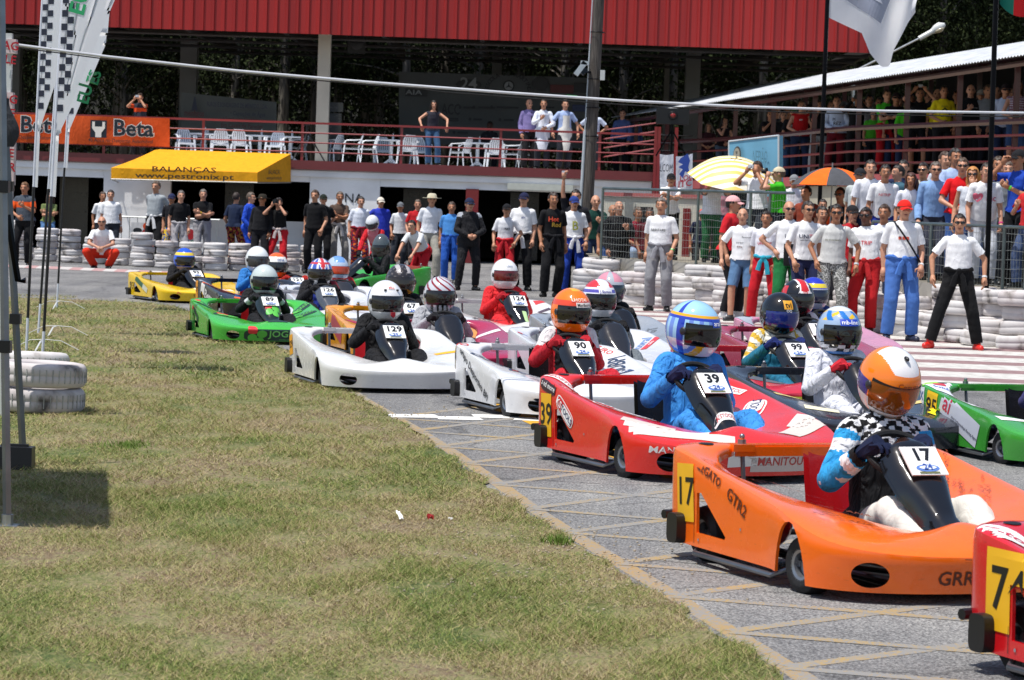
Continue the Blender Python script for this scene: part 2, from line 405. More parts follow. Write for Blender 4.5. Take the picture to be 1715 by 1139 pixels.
def hand_geo(mb, wr, d, side, palm_n, curl=.5, sc=1.0, m=0):
    """palm, four unequal bent fingers and a side-mounted thumb"""
    d = V(d).normalized(); palm_n = V(palm_n); palm_n = (palm_n - d * palm_n.dot(d)); palm_n = palm_n.normalized() if palm_n.length > 1e-3 else d.orthogonal().normalized()
    lat = d.cross(palm_n) * side; w = V(wr); k = sc
    mb.tube([w - d * .02 * k, w + d * .03 * k, w + d * .085 * k], [.026 * k, .038 * k, .040 * k], 8, m, flat=None, M=None)
    a0 = curl * .9
    for i, (ln, of) in enumerate(((.072, -.030), (.080, -.010), (.075, .011), (.060, .030))):
        b = w + d * (.085 - abs(of) * .25) * k + lat * of * k
        d1 = (d * math.cos(a0) + palm_n * math.sin(a0)); d2 = (d * math.cos(a0 * 2.1) + palm_n * math.sin(a0 * 2.1)); d3 = (d * math.cos(a0 * 3.0) + palm_n * math.sin(a0 * 3.0))
        p1 = b + d1 * ln * .45 * k; p2 = p1 + d2 * ln * .33 * k; p3 = p2 + d3 * ln * .25 * k
        mb.tube([b - d * .015 * k, p1, p2, p3], [.0105 * k, .0098 * k, .0088 * k, .007 * k], 6, m)
    tb = w + d * .03 * k - lat * .034 * k
    t1 = tb + (d * .6 - lat * .8 + palm_n * .3).normalized() * .035 * k; t2 = t1 + (d * .9 - lat * .1 + palm_n * (.3 + curl)).normalized() * .034 * k
    mb.tube([tb + lat * .012 * k, t1, t2], [.013 * k, .0115 * k, .009 * k], 6, m)
def head_patch(H, rad, keep, thick=.0, nu=28, nv=20, c=(0, .012, .02)):
    """shell over the skull where keep(az, el) is true; az 0 = face direction (-Y)"""
    vs = {}; fs = []
    C = H + V(c)
    def vid(i, j):
        k = (i % nu, j)
        if k not in vs:
            az = 2 * PI * (i % nu) / nu - PI; el = -PI / 2 + PI * j / nv
            r = rad(az, el) if callable(rad) else rad
            vs[k] = (len(vs), C + V((math.sin(az) * math.cos(el) * r[0], -math.cos(az) * math.cos(el) * r[1], math.sin(el) * r[2])))
        return vs[k][0]
    for i in range(nu):
        for j in range(nv):
            az = 2 * PI * (i + .5) / nu - PI; el = -PI / 2 + PI * (j + .5) / nv
            if keep(az, el): fs.append((vid(i, j), vid(i + 1, j), vid(i + 1, j + 1), vid(i, j + 1)))
    return [p for _, p in sorted(vs.values(), key=lambda q: q[0])], fs
def add_hair(root, H, col, style, seed=0):
    q = random.Random(seed); mb = MB()
    if style == 'bald': keep = lambda az, el: (abs(az) > 1.5 and -.45 < el < .35); rad = (.081, .099, .095)
    elif style == 'long':
        keep = lambda az, el: el > .62 - .1 * math.cos(3 * az) or (abs(az) > .95 and el > -1.0); rad = lambda az, el: (.096, .112 + .02 * (el < 0), .112 + .06 * max(0, -el))
    else: keep = lambda az, el: el > (.62 + .08 * math.sin(az * 5)) or (abs(az) > 1.15 and el > -.05 - .55 * (abs(az) > 1.75)); rad = lambda az, el: (.086 + .006 * math.sin(az * 7 + el * 9), .107 + .006 * math.sin(az * 5), .107 + .007 * math.sin(az * 6 + q.random() * .4))
    vs, fs = head_patch(H, rad, keep); mb.add(vs, fs)
    if style == 'long':
        for k in range(9):
            a = PI * (.28 + .44 * 2 * k / 8 * 1.15) ; x = -math.cos(a - .05) * .085; y = .02 + abs(math.sin(a)) * .075
            mb.tube([H + V((x, y, .03)), H + V((x * 1.25, y + .015, -.09)), H + V((x * 1.3 + q.uniform(-.02, .02), y + .03, -.20 - q.uniform(0, .06)))], [.032, .034, .012], 6)
    return mb.build('hair', mat(col, 'hair'), root)
def add_cap(root, H, col, col2=None, brim=None, turn=0.0):
    mb = MB(); vs, fs = head_patch(H, (.092, .113, .105), lambda az, el: el > .12, nu=24, nv=18); mb.add(vs, fs)
    o = mb.build('cap', mat(col, 'cloth'), root)
    b = MB(); C = H + V((0, .01, .035))
    b.grid(lambda u, v: C + V(((u - .5) * .16 * (1 - .25 * v * v), -.095 - .08 * v * (1 - (2 * u - 1) ** 2 * .45), -.005 - .018 * v - .02 * (2 * u - 1) ** 2)), 8, 4)
    vs2 = [(x, y, z + .006) for (x, y, z) in b.v]; b.add(vs2, list(b.f))
    b.build('cap_brim', mat(col2 or col, 'cloth'), o); return o
def add_hat(root, H, col):
    mb = MB(); C = H + V((0, .01, .045))
    mb.lathe([(.001, .085), (.06, .08), (.085, .055), (.095, .0), (.13, -.008), (.185, -.004 ), (.185, -.012), (.13, -.016), (.09, -.012)], 24, c=C)
    return mb.build('sun_hat', mat(col, 'cloth'), root)
def add_glasses(root, H):
    mb = MB()
    for s in (-1, 1): mb.ell(H + V((s * .034, -.095, .012)), (.031, .012, .019), 10, 6); mb.tube([H + V((s * .065, -.09, .018)), H + V((s * .086, -.02, .018)), H + V((s * .084, .02, .01))], .004, 5)
    mb.tube([H + V((-.02, -.106, .018)), H + V((.02, -.106, .018))], .004, 5)
    return mb.build('sunglasses', mat('#0a0a0c', 'gloss'), root)
def add_face(root, H, near):
    if near:
        for s in (-1, 1):
            e = MB(); e.ell(H + V((s * .033, -.083, .012)), (.014, .010, .008), 8, 6, 0); e.ell(H + V((s * .033, -.0915, .012)), (.007, .003, .007), 8, 4, 1)
            e.tube([H + V((s * .05, -.085, .030)), H + V((s * .033, -.096, .034)), H + V((s * .016, -.097, .030))], [.003, .005, .004], 5, 1)
            e.build('eye', [mat('#cfc6bd', 'gloss'), mat('#140c08', 'hair')], root)
    else:
        e = MB()
        for s in (-1, 1): e.ell(H + V((s * .033, -.084, .014)), (.019, .012, .012), 8, 5)
        e.build('eyes', mat('#2a1710', 'hair'), root)
    mm = MB(); mm.ell(H + V((0, -.083, -.062)), (.024, .012, .006), 8, 5); mm.build('mouth', mat('#7c3b33', 'skin'), root)
NP = [0]
def person(label, px=None, top=None, D=None, feet=None, z0=0.0, arms=('rest', 'rest'), base='stand', face=0, shirt='#ececec', sleeve='s', legs='#1c1c20', short=False, shoe='#151515',
           hair='#1d1410', style='short', cap=None, cap2=None, hat=None, glasses=False, skin='#bd8768', fat=1.0, apart=.11, step=0, lean=None, group=None, pr=None, tied=None, band=None,
           item=None, loc=None, dress=None, suit=False, scale=None, pose=None, roll=0.0, watch=None, apron=None, bag=None, side=0.0, pattern=None, stripe=None, collar=None):
    NP[0] += 1; q = random.Random(NP[0] * 13)
    ps = dict(pose or {}); ps.update(arms=arms, base=base, apart=apart, step=step)
    if lean is not None: ps['lean'] = lean
    if dress != 'driver':
        skin = skin if skin != '#bd8768' else ('#bd8768', '#c99376', '#ad7656', '#c28c70')[NP[0] * 5 % 4]
        hair = hair if hair != '#1d1410' else ('#1d1410', '#2e2018', '#15100d', '#3d2b1e', '#56483c')[NP[0] * 3 % 5]
        if fat == 1.0: fat = (1.0, .94, 1.07)[NP[0] * 11 % 3]
    if base == 'stand' and dress != 'driver':
        face = face + (-14, 6, -5, 12, 0, 16, -9)[NP[0] % 7]
        v_ = NP[0] * 7 % 5; ps['arms'] = arms = tuple(('rest', 'loose', 'slack', 'rest', 'loose')[(v_ + 2 * i_) % 5] if a_ == 'rest' else a_ for i_, a_ in enumerate(arms))
        if not side: side = (-.05, .03, 0, .055, -.02)[v_]
        ps['shift'] = (.03, -.03, 0, -.035, .02)[v_]
    if side: ps['side'] = side
    sk = skeleton(ps); ref = sk['H'].z + .125
    if loc is None:
        if D is None: D = G(px, feet, z0).y
        hp = P(px, top, D); s = (hp.z - z0) / ref; s = max(.88, min(1.13, s)) if scale is None else scale
        hx, hy = sk['H'].x, sk['H'].y; ca, sa = math.cos(math.radians(face)), math.sin(math.radians(face))
        loc = V((hp.x - s * (hx * ca - hy * sa), D, z0))
    else: loc = V(loc); s = scale or 1.0; D = loc.y
    vox = .012 if D < 38 else (.015 if D < 50 else .019)
    if vox == .012 and base == 'sit' and D > 30: vox = .015
    B = body_geo(ps, vox, fat); J = B['J']; H = J['H']
    # body: the continuous skin, with hands
    mb = MB(); mb.add([tuple(x) for x in B['co'].tolist()], B['faces'])
    gl = MB()
    for sd in (-1, 1):
        sh, el, wr, hd = J[('arm', sd)]
        a = arms[0 if sd < 0 else 1]; grip = base in ('sit', 'rail') or a in ('camera', 'camup', 'phone', 'front', 'raise')
        pn = V((-sd, 0, 0)) if a in ('rest', 'away', 'pocket', 'camera', 'camup', 'raise') else V((0, 0, -1)) if base in ('rail', 'sit', 'bend') else V((0, 1, 0))
        hand_geo(gl if (dress == 'driver') else mb, wr, hd, sd, pn, .75 if grip else .35, 1.12 if dress == 'driver' else 1.0)
    sm = mat(skin, 'skin'); me = bpy.data.meshes.new('person'); me.from_pydata(mb.v, [], mb.f); me.materials.append(sm); shade(me, 180)
    root = ob('person', me, None, loc, (0, 0, math.radians(face)), label, 'person', group, None, (s * q.uniform(.97, 1.03), s, s))
    ruf = .0018
    # trousers
    baggy = lambda vt, co: np.where(np.array(vt[3])[vt[0]] == 'th', .005 + .010 * vt[1], np.where(np.array(vt[3])[vt[0]] == 'sh', .015 + .010 * vt[1], .004))
    if suit:
        mats_ = [mat(shirt, 'suit')]; mf = None
        if stripe:
            mats_ += [mat(c, 'suit') for c in stripe[0]]; mf = stripe[1]
        garment('racing_suit', B, {'to': (-.2, .56), 'ua': (0, 1), 'fa': (0, .97), 'th': (0, 1), 'sh': (0, .93), 'nk': (0, .25)}, .012, mats_, root, mf, lambda vt, co: np.where(np.isin(np.array(vt[3])[vt[0]], ['sh', 'fa']), .010, .006), .003)
    else:
        spec = {'to': (-.2, .14), 'th': (0, .93 if short else 1)}
        if not short: spec['sh'] = (0, .95)
        mats_ = [mat(legs, 'cloth')]; mf = None
        if pattern:
            mats_ += [mat(c, 'cloth') for c in pattern]
            mf = lambda cen, ct: ((np.sin(cen[:, 0] * 61 + 4 * np.sin(cen[:, 2] * 23)) + np.sin(cen[:, 2] * 49 + 5 * np.sin(cen[:, 0] * 31 + cen[:, 1] * 27))) * .5 + 1) / 2.001 * len(mats_) // 1
        garment('shorts' if short else 'trousers', B, spec, .009, mats_, root, mf, baggy, ruf)
        se = {'s': {'ua': (0, .72)}, 'l': {'ua': (0, 1), 'fa': (0, .95)}, 'n': {'ua': (0, .06)}, 'v': {}}[sleeve]
        mats_ = [mat(shirt, 'cloth')]; mf = None
        if band:
            mats_.append(mat(band, 'cloth')); mf = lambda cen, ct: ((ct[2] > .30) & (ct[2] < .40) | ((np.array(ct[3])[ct[0]] == 'ua') & (ct[1] > .25))).astype(int)
        if stripe:
            mats_ += [mat(c, 'cloth') for c in stripe[0]]; mf = stripe[1]
        fl = lambda vt, co: np.where(np.array(vt[3])[vt[0]] == 'ua', .001 + .019 * vt[1], np.clip(.022 - vt[2] * .055, .002, .020))
        so_ = garment('shirt', B, {'to': (.02 if not tied else .10, .545 if sleeve != 'n' else .50), **se, **({'nk': (0, .12)} if sleeve != 'n' else {})}, .008, mats_, root, mf, fl, ruf)
        if pr and so_:
            bv = BVHTree.FromPolygons([v.co for v in so_.data.vertices], [tuple(p.vertices) for p in so_.data.polygons])
            pm = MB(); pms = []
            for (txt, hgt, size, col, *xo) in pr:
                if mat(col, 'decal') not in pms: pms.append(mat(col, 'decal'))
                mi = pms.index(mat(col, 'decal')); vs, fs = text_geo(txt, size, .012); c = J['pel'] + J['u'] * hgt; ox = xo[0] if xo else 0; pts = []
                for x, y in vs:
                    o_ = c + V((x + ox, -1, y)); hit = bv.ray_cast(o_, V((0, 1, 0)))[0]
                    pts.append((hit + V((0, -.006, 0))) if hit else o_ + V((0, .86, 0)))
                pm.add(pts, fs, mi)
            pm.build('shirt_print', pms, so_, 0)
        if collar:
            cm = MB(); cm.tube([J['nb'] + V((.07 * math.cos(a), -.01 - .07 * math.sin(a), .0)) for a in [x * PI / 6 for x in range(13)]], .014, 6); cm.build('collar', mat(collar, 'cloth'), root)
    garment('shoes', B, {'ft': (0, 1), 'sh': (.94, 1)}, .008, mat(shoe, 'plastic'), root)
    if dress == 'driver': gl.build('gloves', mat(band or '#1b1b1e', 'cloth'), root)
    if tied:
        tm = MB(); pts = []
        for k in range(17):
            a = 2 * PI * k / 16; pts.append(J['pel'] + J['u'] * (.10 + .012 * math.sin(3 * a)) + V((.172 * fat * math.cos(a), 0, 0)) - J['fw'] * .125 * fat * math.sin(a) * -1)
        tm.tube(pts, [.026 + .008 * math.sin(k * 2.3) for k in range(17)], 8, cap=False)
        kx = J['pel'] + J['u'] * .09 + J['fw'] * .15 * fat
        tm.ell(kx, (.04, .03, .035), 8, 6)
        for sd, ln in ((-1, .20), (1, .26)):
            tm.tube([kx, kx + V((sd * .05, -.005, -.08)), kx + V((sd * .08, .0, -ln))], [.022, .034, .04], 8, flat=.5)
        tm.build('tied_sleeves', mat(tied, 'cloth'), root)
    if apron:
        am = MB()
        am.grid(lambda u_, v_: J['pel'] + V(((u_ - .5) * (.36 if v_ < .62 else .24), -.155 - .02 * math.cos((u_ - .5) * 3) - (.03 if v_ < .3 else 0) + .09 * (2 * u_ - 1) ** 2, -.42 + v_ * .84)), 8, 10)
        am.build('apron', mat(apron, 'cloth'), root)
    if bag:
        bm_ = MB(); a0 = J['nb'] + V((-.10, -.02, -.03))
        pts = [J['nb'] + V((-.11 + .30 * t, -.135 - .045 * math.sin(PI * t), -.04 - .44 * t)) for t in [k / 8 for k in range(9)]]
        bm_.tube(pts, .012, 6, flat=.4); bm_.tube([J['nb'] + V((-.11, -.12, -.04)), J['nb'] + V((-.11, .02, .01)), J['nb'] + V((0, .14, -.1))], .012, 6, flat=.4); bm_.box(J['nb'] + V((.24, .02, -.50)), (.05, .18, .14))
        bm_.build('shoulder_strap', mat(bag, 'cloth'), root)
    near = D < 50
    if dress != 'driver':
        if not glasses: add_face(root, H, near)
        else:
            add_glasses(root, H); mm = MB(); mm.ell(H + V((0, -.083, -.062)), (.024, .012, .006), 8, 5); mm.build('mouth', mat('#7c3b33', 'skin'), root)
        if cap: add_cap(root, H, cap, cap2); add_hair(root, H + V((0, 0, -.012)), hair, style if style != 'short' else 'short', NP[0])
        elif hat: add_hat(root, H, hat)
        else: add_hair(root, H, hair, style, NP[0])
    if watch:
        wr = J[('arm', 1)][2]; el = J[('arm', 1)][1]; d_ = (wr - el).normalized(); wm = MB(); wm.tube([wr - d_ * .035, wr - d_ * .012], .034, 10); wm.build('wristband', mat(watch, 'plastic'), root)
    if item:
        kind_, side_ = item
        h1 = J[('arm', side_)][2] + J[('arm', side_)][3] * .09 if side_ else (J[('arm', -1)][2] + J[('arm', 1)][2]) / 2 + V((0, -.02, .09))
        im = MB()
        Mx = Matrix.Translation(loc) @ Matrix.Rotation(math.radians(face), 4, 'Z') @ Matrix.Scale(s, 4)
        if kind_ == 'camera':
            im.box((0, 0, 0), (.13, .045, .08)); im.lathe([(.001, -.085), (.034, -.085), (.036, -.02), (.036, .0)], 16, axis='y'); im.box((0, 0, .048), (.05, .04, .025)); nm, cl = 'camera', mat('#141416', 'plastic')
        elif kind_ == 'compact': im.box((0, 0, 0), (.10, .025, .06)); im.lathe([(.001, -.035), (.02, -.035), (.022, -.01)], 12, axis='y'); nm, cl = 'camera', mat('#b9bcc2', 'plastic')
        elif kind_ == 'phone': im.box((0, 0, 0), (.055, .012, .11)); im.box((0, -.0075, .0), (.047, .004, .095)); nm, cl = 'phone', mat('#1a1b20', 'plastic')
        elif kind_ == 'clipboard': im.box((0, 0, 0), (.24, .02, .32)); im.box((0, -.014, .14), (.09, .01, .03)); nm, cl = 'clipboard', mat('#17171a', 'plastic')
        pos = Mx @ h1
        o = im.build(nm, cl, None, label={'camera': 'camera held by the ', 'phone': 'mobile phone held by the ', 'clipboard': 'black clipboard held by the '}[nm] + ' '.join(label.split()[:11]), cat=nm)
        o.location = pos; o.rotation_euler = (0, 0, math.radians(face))
    return root
# ---------------------------------------------------------------- go-karts
# right half of the ribbon: outer (y, x, z) | inner (x, y, z)
ST = [(.80, .61, .53, .325, .80, .53), (.755, .665, .53, .33, .745, .53), (.69, .685, .527, .42, .705, .52), (.60, .69, .518, .495, .635, .49), (.50, .69, .505, .500, .545, .435),
      (.38, .69, .484, .435, .435, .375), (.15, .69, .445, .360, .17, .338), (-.08, .69, .405, .325, -.08, .325), (-.23, .69, .38, .295, -.24, .315), (-.30, .70, .375, .28, -.31, .31),
      (-.42, .71, .345, .25, -.42, .30), (-.56, .705, .305, .18, -.53, .285), (-.69, .67, .27, .12, -.585, .28), (-.80, .575, .245, .075, -.61, .30), (-.875, .43, .23, .045, -.62, .325), (-.915, .24, .222, .02, -.625, .335), (-.925, .10, .22, .007, -.627, .338)]
def kart_body_mesh():
    vs = []; fs = []; secs = []
    full = [(-xo, yo, zo, -xi, yi, zi) for (yo, xo, zo, xi, yi, zi) in ST] + [(xo, yo, zo, xi, yi, zi) for (yo, xo, zo, xi, yi, zi) in reversed(ST)]
    for (xo, yo, zo, xi, yi, zi) in full:
        o = V((xo, yo, zo)); i = V((xi, yi, zi)); d = (i - o); L = d.length; d = d / L
        zb = .085 if yo > -.32 else .055
        low = V((o.x * .985, o.y + .0, zb)); nose = yo < -.6
        if nose: low = V((o.x * .97, o.y + .035, zb))
        sec = [low, low.lerp(o, .45) + V((0, 0, 0)), V((o.x, o.y, o.z - .016)) , o + d * min(.014, L * .06) + V((0, 0, -.002)), o.lerp(i, .35) + V((0, 0, .006)), o.lerp(i, .7) + V((0, 0, .004)), i - d * .012, i + V((0, 0, -.016)), i + V((0, 0, -.055)) - d * .004]
        secs.append(sec)
    k = len(secs[0])
    for sec in secs: vs += [tuple(p) for p in sec]
    for a in range(len(secs) - 1):
        for b in range(k - 1): q = a * k + b; fs.append((q, q + 1, q + k + 1, q + k))
    me = bpy.data.meshes.new('kb'); me.from_pydata(vs, [], fs); fixn(me)
    me.materials.append(mat('#ff7a20', 'paint')); me.materials.append(mat('#0b0b0c', 'matte'))
    cut = MB()
    for s in (-1, 1):
        # wheel arch, side window, brake duct
        cut.lathe([(.001, s * .635), (1, s * .635), (1, s * .80), (.001, s * .80)], 28, axis='x')
        for i in range(len(cut.v) - 4 * 28, len(cut.v)): x, y, z = cut.v[i]; cut.v[i] = (x, -.43 + y * .130, .03 + z * .285)
        cut.prism([(.445, .150), (.445, .335), (.405, .340), (.165, .165), (.175, .150)], s * .60, s * .80, plane='yz')
        M_ = Matrix.Translation((s * .535, -.82, .130)) @ Matrix.Rotation(s * .55, 4, 'Z') @ Matrix.Diagonal((.078, 1, .056, 1))
        cut.lathe([(.001, -.16), (1, -.16), (1, .10), (.001, .10)], 28, axis='y', M=M_)
    cm = bpy.data.meshes.new('cut'); cm.from_pydata(cut.v, [], cut.f); fixn(cm)
    cm.materials.append(mat('#ff7a20', 'paint')); cm.materials.append(mat('#0b0b0c', 'matte'))
    cm.polygons.foreach_set('material_index', [1] * len(cm.polygons))
    def fn(c):
        o = bpy.data.objects.new('kb', me); c.objects.link(o); q = bpy.data.objects.new('cut', cm); c.objects.link(q)
        ss = o.modifiers.new('s', 'SUBSURF'); ss.levels = 1; ss.render_levels = 1
        so_ = o.modifiers.new('t', 'SOLIDIFY'); so_.thickness = .014; so_.offset = -1; so_.use_even_offset = False
        bo = o.modifiers.new('b', 'BOOLEAN'); bo.operation = 'DIFFERENCE'; bo.object = q; bo.solver = 'EXACT'; bo.use_self = True
        return o, [q]
    e = evaluate(fn); shade(e, 38)
    print('kart body faces', len(e.polygons))
    return e
KB = kart_body_mesh()
KBV = BVHTree.FromPolygons([v.co for v in KB.vertices], [tuple(p.vertices) for p in KB.polygons])
DIRS = {'side': (V((1, 0, 0)), lambda a, b: V((-2, a, b)), V((0, -1, 0)), V((0, 0, 1))), 'top': (V((0, 0, -1)), lambda a, b: V((a, b, 2)), V((1, 0, 0)), V((0, 1, 0))), 'nose': (V((0, 1, 0)), lambda a, b: V((a, -3, b)), V((1, 0, 0)), V((0, 0, 1)))}
def proj(bv, where, c, pts, rot, off):
    d, of, u, v = DIRS[where]; o0 = of(*c); cr, sr = math.cos(rot), math.sin(rot); out = []; last = None
    hit0 = bv.ray_cast(o0, d)
    base = hit0[0] if hit0[0] else o0 + d * 1.3
    for x, y in pts:
        q = o0 + u * (x * cr - y * sr) + v * (x * sr + y * cr)
        h = bv.ray_cast(q, d)[0]
        if h is None or abs((h - base).dot(d)) > .22: out.append(None); continue
        out.append(h - d * off)
    return out
def patch_pts(w, h, r=.0, nu=22, nv=10):
    if r <= 0:
        vs = [((i / nu - .5) * w, (j / nv - .5) * h) for j in range(nv + 1) for i in range(nu + 1)]
        return vs, [(j * (nu + 1) + i, j * (nu + 1) + i + 1, (j + 1) * (nu + 1) + i + 1, (j + 1) * (nu + 1) + i) for j in range(nv) for i in range(nu)]
    vs = [(0, 0)]; rings = 5; n = 36; fs = []
    for k in range(1, rings + 1):
        for j in range(n):
            t = 2 * PI * j / n; p = 4.0; c, s = math.cos(t), math.sin(t); rr = (abs(c) ** p + abs(s) ** p) ** (-1 / p) if r < 1 else 1
            vs.append((c * rr * w / 2 * k / rings, s * rr * h / 2 * k / rings))
    for j in range(n): fs.append((0, 1 + j, 1 + (j + 1) % n))
    for k in range(rings - 1):
        for j in range(n): a = 1 + k * n + j; b = 1 + k * n + (j + 1) % n; fs.append((a, a + n, b + n, b))
    return vs, fs
def decals(parent, bv, specs, name='sticker'):
    """specs: (where, centre, rot_deg, [layers]); layer = ('rect', w, h, colour[, round]) | ('text', s, size, colour[, dx, dy]) | ('line', points, width, colour) | ('poly', points, colour)"""
    for (where, c, rot, layers) in specs:
        mb = MB(); ms = []; off = .0035; rt = math.radians(rot)
        for ly in layers:
            col = ly[3] if ly[0] != 'poly' else ly[2]; mm = mat(col, 'decal')
            if mm not in ms: ms.append(mm)
            mi = ms.index(mm)
            if ly[0] == 'rect':
                vs, fs = patch_pts(ly[1], ly[2], ly[4] if len(ly) > 4 else 0); dx, dy = (ly[5], ly[6]) if len(ly) > 5 else (0, 0); vs = [(x + dx, y + dy) for x, y in vs]
            elif ly[0] == 'text':
                vs, fs = text_geo(ly[1], ly[2], .015); dx, dy = (ly[4], ly[5]) if len(ly) > 4 else (0, 0); vs = [(x + dx, y + dy) for x, y in vs]
            elif ly[0] == 'poly': vs = ly[1]; fs = [tuple(range(len(vs)))]
            elif ly[0] == 'line':
                vs = []; fs = []; pts = ly[1]
                for a, b in zip(pts, pts[1:]):
                    dx, dy = b[0] - a[0], b[1] - a[1]; L = math.hypot(dx, dy) or 1; nx, ny = -dy / L * ly[2] / 2, dx / L * ly[2] / 2; k = len(vs)
                    vs += [(a[0] + nx, a[1] + ny), (a[0] - nx, a[1] - ny), (b[0] - nx, b[1] - ny), (b[0] + nx, b[1] + ny)]; fs.append((k, k + 1, k + 2, k + 3))
            pp = proj(bv, where, c, vs, rt, off); fs = [f for f in fs if all(pp[i] is not None for i in f)]
            fs = [f for f in fs if max((pp[i] - pp[f[0]]).length for i in f) < .25 and max(pp[i].z for i in f) - min(pp[i].z for i in f) < .20]
            mb.add([p_ if p_ is not None else V((0, 0, 0)) for p_ in pp], fs, mi); off += .0015
        if mb.f:
            used = sorted({i for f in mb.f for i in f}); mp_ = {a: b for b, a in enumerate(used)}; mb.v = [mb.v[i] for i in used]; mb.f = [tuple(mp_[i] for i in f) for f in mb.f]
            mb.build(name, ms, parent, 0)
BLK = '#101013'
def tyre_mesh(w, r, ri):
    mb = MB(); h = w / 2
    mb.lathe([(ri, -h * .9), (ri + .02, -h), (r - .03, -h), (r - .008, -h * .8), (r, -h * .4), (r, 0), (r, h * .4), (r - .008, h * .8), (r - .03, h), (ri + .02, h), (ri, h * .9)], 32, axis='x', closed=True)
    return mb.mesh('tyre', mat('#17171a', 'rubber'))
def rim_mesh(w, ri):
    mb = MB(); h = w / 2
    mb.lathe([(ri + .004, -h * .92), (ri - .012, -h * .8), (ri - .014, -h * .3), (.03, -h * .2), (.03, h * .2), (ri - .014, h * .3), (ri - .012, h * .8), (ri + .004, h * .92)], 24, axis='x')
    for sgn in (-1, 1): mb.lathe([(.001, sgn * h * .55), (.028, sgn * h * .5), (.03, sgn * h * .2)], 12, axis='x')
    for k in range(3):
        a = 2 * PI * k / 3; mb.box((0, math.cos(a) * .045, math.sin(a) * .045), (h, .025, .025), rot=(a, 0, 0))
    return mb.mesh('rim', mat('#9a9da3', 'metal'))
TYF, TYR, RMF, RMR = tyre_mesh(.12, .128, .066), tyre_mesh(.19, .135, .066), rim_mesh(.12, .066), rim_mesh(.19, .066)
def fair_pt(u, v, off=0.0):
    hw = np.interp(v, [0, .04, .14, .30, .50, .66, .80, .92, 1], [.055, .075, .130, .138, .128, .098, .080, .085, .10])
    y = np.interp(v, [0, .12, .5, .8, 1], [-.16, -.21, -.38, -.52, -.64]); z = np.interp(v, [0, .12, .5, .8, 1], [.64, .625, .47, .335, .27])
    e = abs(u) ** 5
    n = V((0, -.66, .75)); return V((u * hw, y + e * .045, z - e * .05)) + n * (off + .014 * (1 - u * u))
def fairing_mesh():
    mb = MB(); mb.grid(lambda u, v: fair_pt(u * 2 - 1, v), 18, 26); mb.grid(lambda u, v: fair_pt(1 - u * 2, v, -.02), 18, 26)
    return mb
FAIR = fairing_mesh(); FAIRV = BVHTree.FromPolygons([V(p) for p in FAIR.v], FAIR.f)
_KM = {}
def km(name, col, fn, kind='paint'):
    k = (name, col)
    if k not in _KM: mb = MB(); fn(mb); _KM[k] = mb.mesh(name, mat(col, kind))
    return _KM[k]
def f_seat(mb):
    mb.grid(lambda u, v: V(((u - .5) * (.34 - .12 * v * v), np.interp(v, [0, .4, .6, 1], [-.02, .22, .34, .48]), np.interp(v, [0, .4, .6, 1], [.10, .06, .12, .50]) + .07 * (1 - v * .7) * abs(2 * u - 1) ** 3)), 12, 12)
    mb.grid(lambda u, v: V(((.5 - u) * (.365 - .12 * v * v), np.interp(v, [0, .4, .6, 1], [-.02, .23, .365, .505]), np.interp(v, [0, .4, .6, 1], [.08, .04, .10, .49]) + .07 * (1 - v * .7) * abs(2 * u - 1) ** 3)), 12, 12)
def f_wheel(mb):
    pts = []; tl = .80
    for k in range(29):
        a = 2 * PI * k / 28; x = .150 * math.cos(a); q = .125 * math.sin(a); q = max(q, -.10); pts.append(V((x, -.120 + q * math.cos(tl), .568 + q * math.sin(tl))))
    mb.tube(pts, .0165, 8, cap=False)
    for a in (.25, PI - .25, -PI / 2): mb.tube([V((0, -.12, .56)), V((.14 * math.cos(a), -.12 + .12 * math.sin(a) * math.cos(tl), .568 + .12 * math.sin(a) * math.sin(tl)))], .011, 6)
    mb.tube([V((0, -.115, .585)), V((0, -.50, .15))], .013, 6)
def f_engine(mb):
    mb.box((.0, 0, 0), (.22, .24, .16)); mb.ell((-.02, .0, .12), (.10, .10, .06)); mb.tube([(-.1, .05, .02), (-.16, .16, .04), (-.05, .22, .06)], .022, 8)
    for k in range(6): mb.box((.125, 0, -.06 + k * .022), (.03, .2, .008))
def f_floor(mb):
    mb.box((0, -.10, .055), (.70, 1.10, .006)); 
    for s in (-1, 1): mb.tube([(s * .33, -.72, .075), (s * .36, -.2, .07), (s * .30, .4, .07), (s * .30, .72, .08)], .015, 8)
    mb.tube([(-.50, .52, .135), (.50, .52, .135)], .015, 8); mb.tube([(-.52, -.45, .13), (-.2, -.47, .09), (.2, -.47, .09), (.52, -.45, .13)], .014, 8)
def f_rail(s):
    def f(mb): mb.tube([(s * .60, -.28, .09), (s * .675, -.25, .055), (s * .685, .45, .055), (s * .62, .50, .09)], .013, 8)
    return f
def f_bumper(mb):
    for s in (-1, 1): mb.prism([(.60 + .052 * abs(math.cos(a)) ** .5 * (1 if math.cos(a) > 0 else -1), .155 + .07 * abs(math.sin(a)) ** .5 * (1 if math.sin(a) > 0 else -1)) for a in [x * PI / 10 for x in range(20)]], s * .672, s * .728, plane='yz')
    mb.tube([(-.70, .74, .20), (-.3, .80, .20), (.3, .80, .20), (.70, .74, .20)], .022, 8)
def f_beam(mb):
    mb.box((0, .775, .512), (.72, .085, .030)); mb.box((0, .73, .495), (.70, .010, .045))
    for s in (-1, 1):
        mb.box((s * .31, .77, .512), (.11, .10, .034)); mb.tube([(s * .30, .765, .53), (s * .30, .765, .556)], .012, 8)
def f_mount(mb):
    for s in (-1, 1): mb.tube([(s * .31, .74, .50), (s * .30, .70, .14)], .012, 6)
    for s in (-1, 1): mb.tube([(s * .30, .765, .528), (s * .30, .765, .55)], [.020, .020], 10); mb.ell((s * .30, .765, .565), .014, 8, 6)
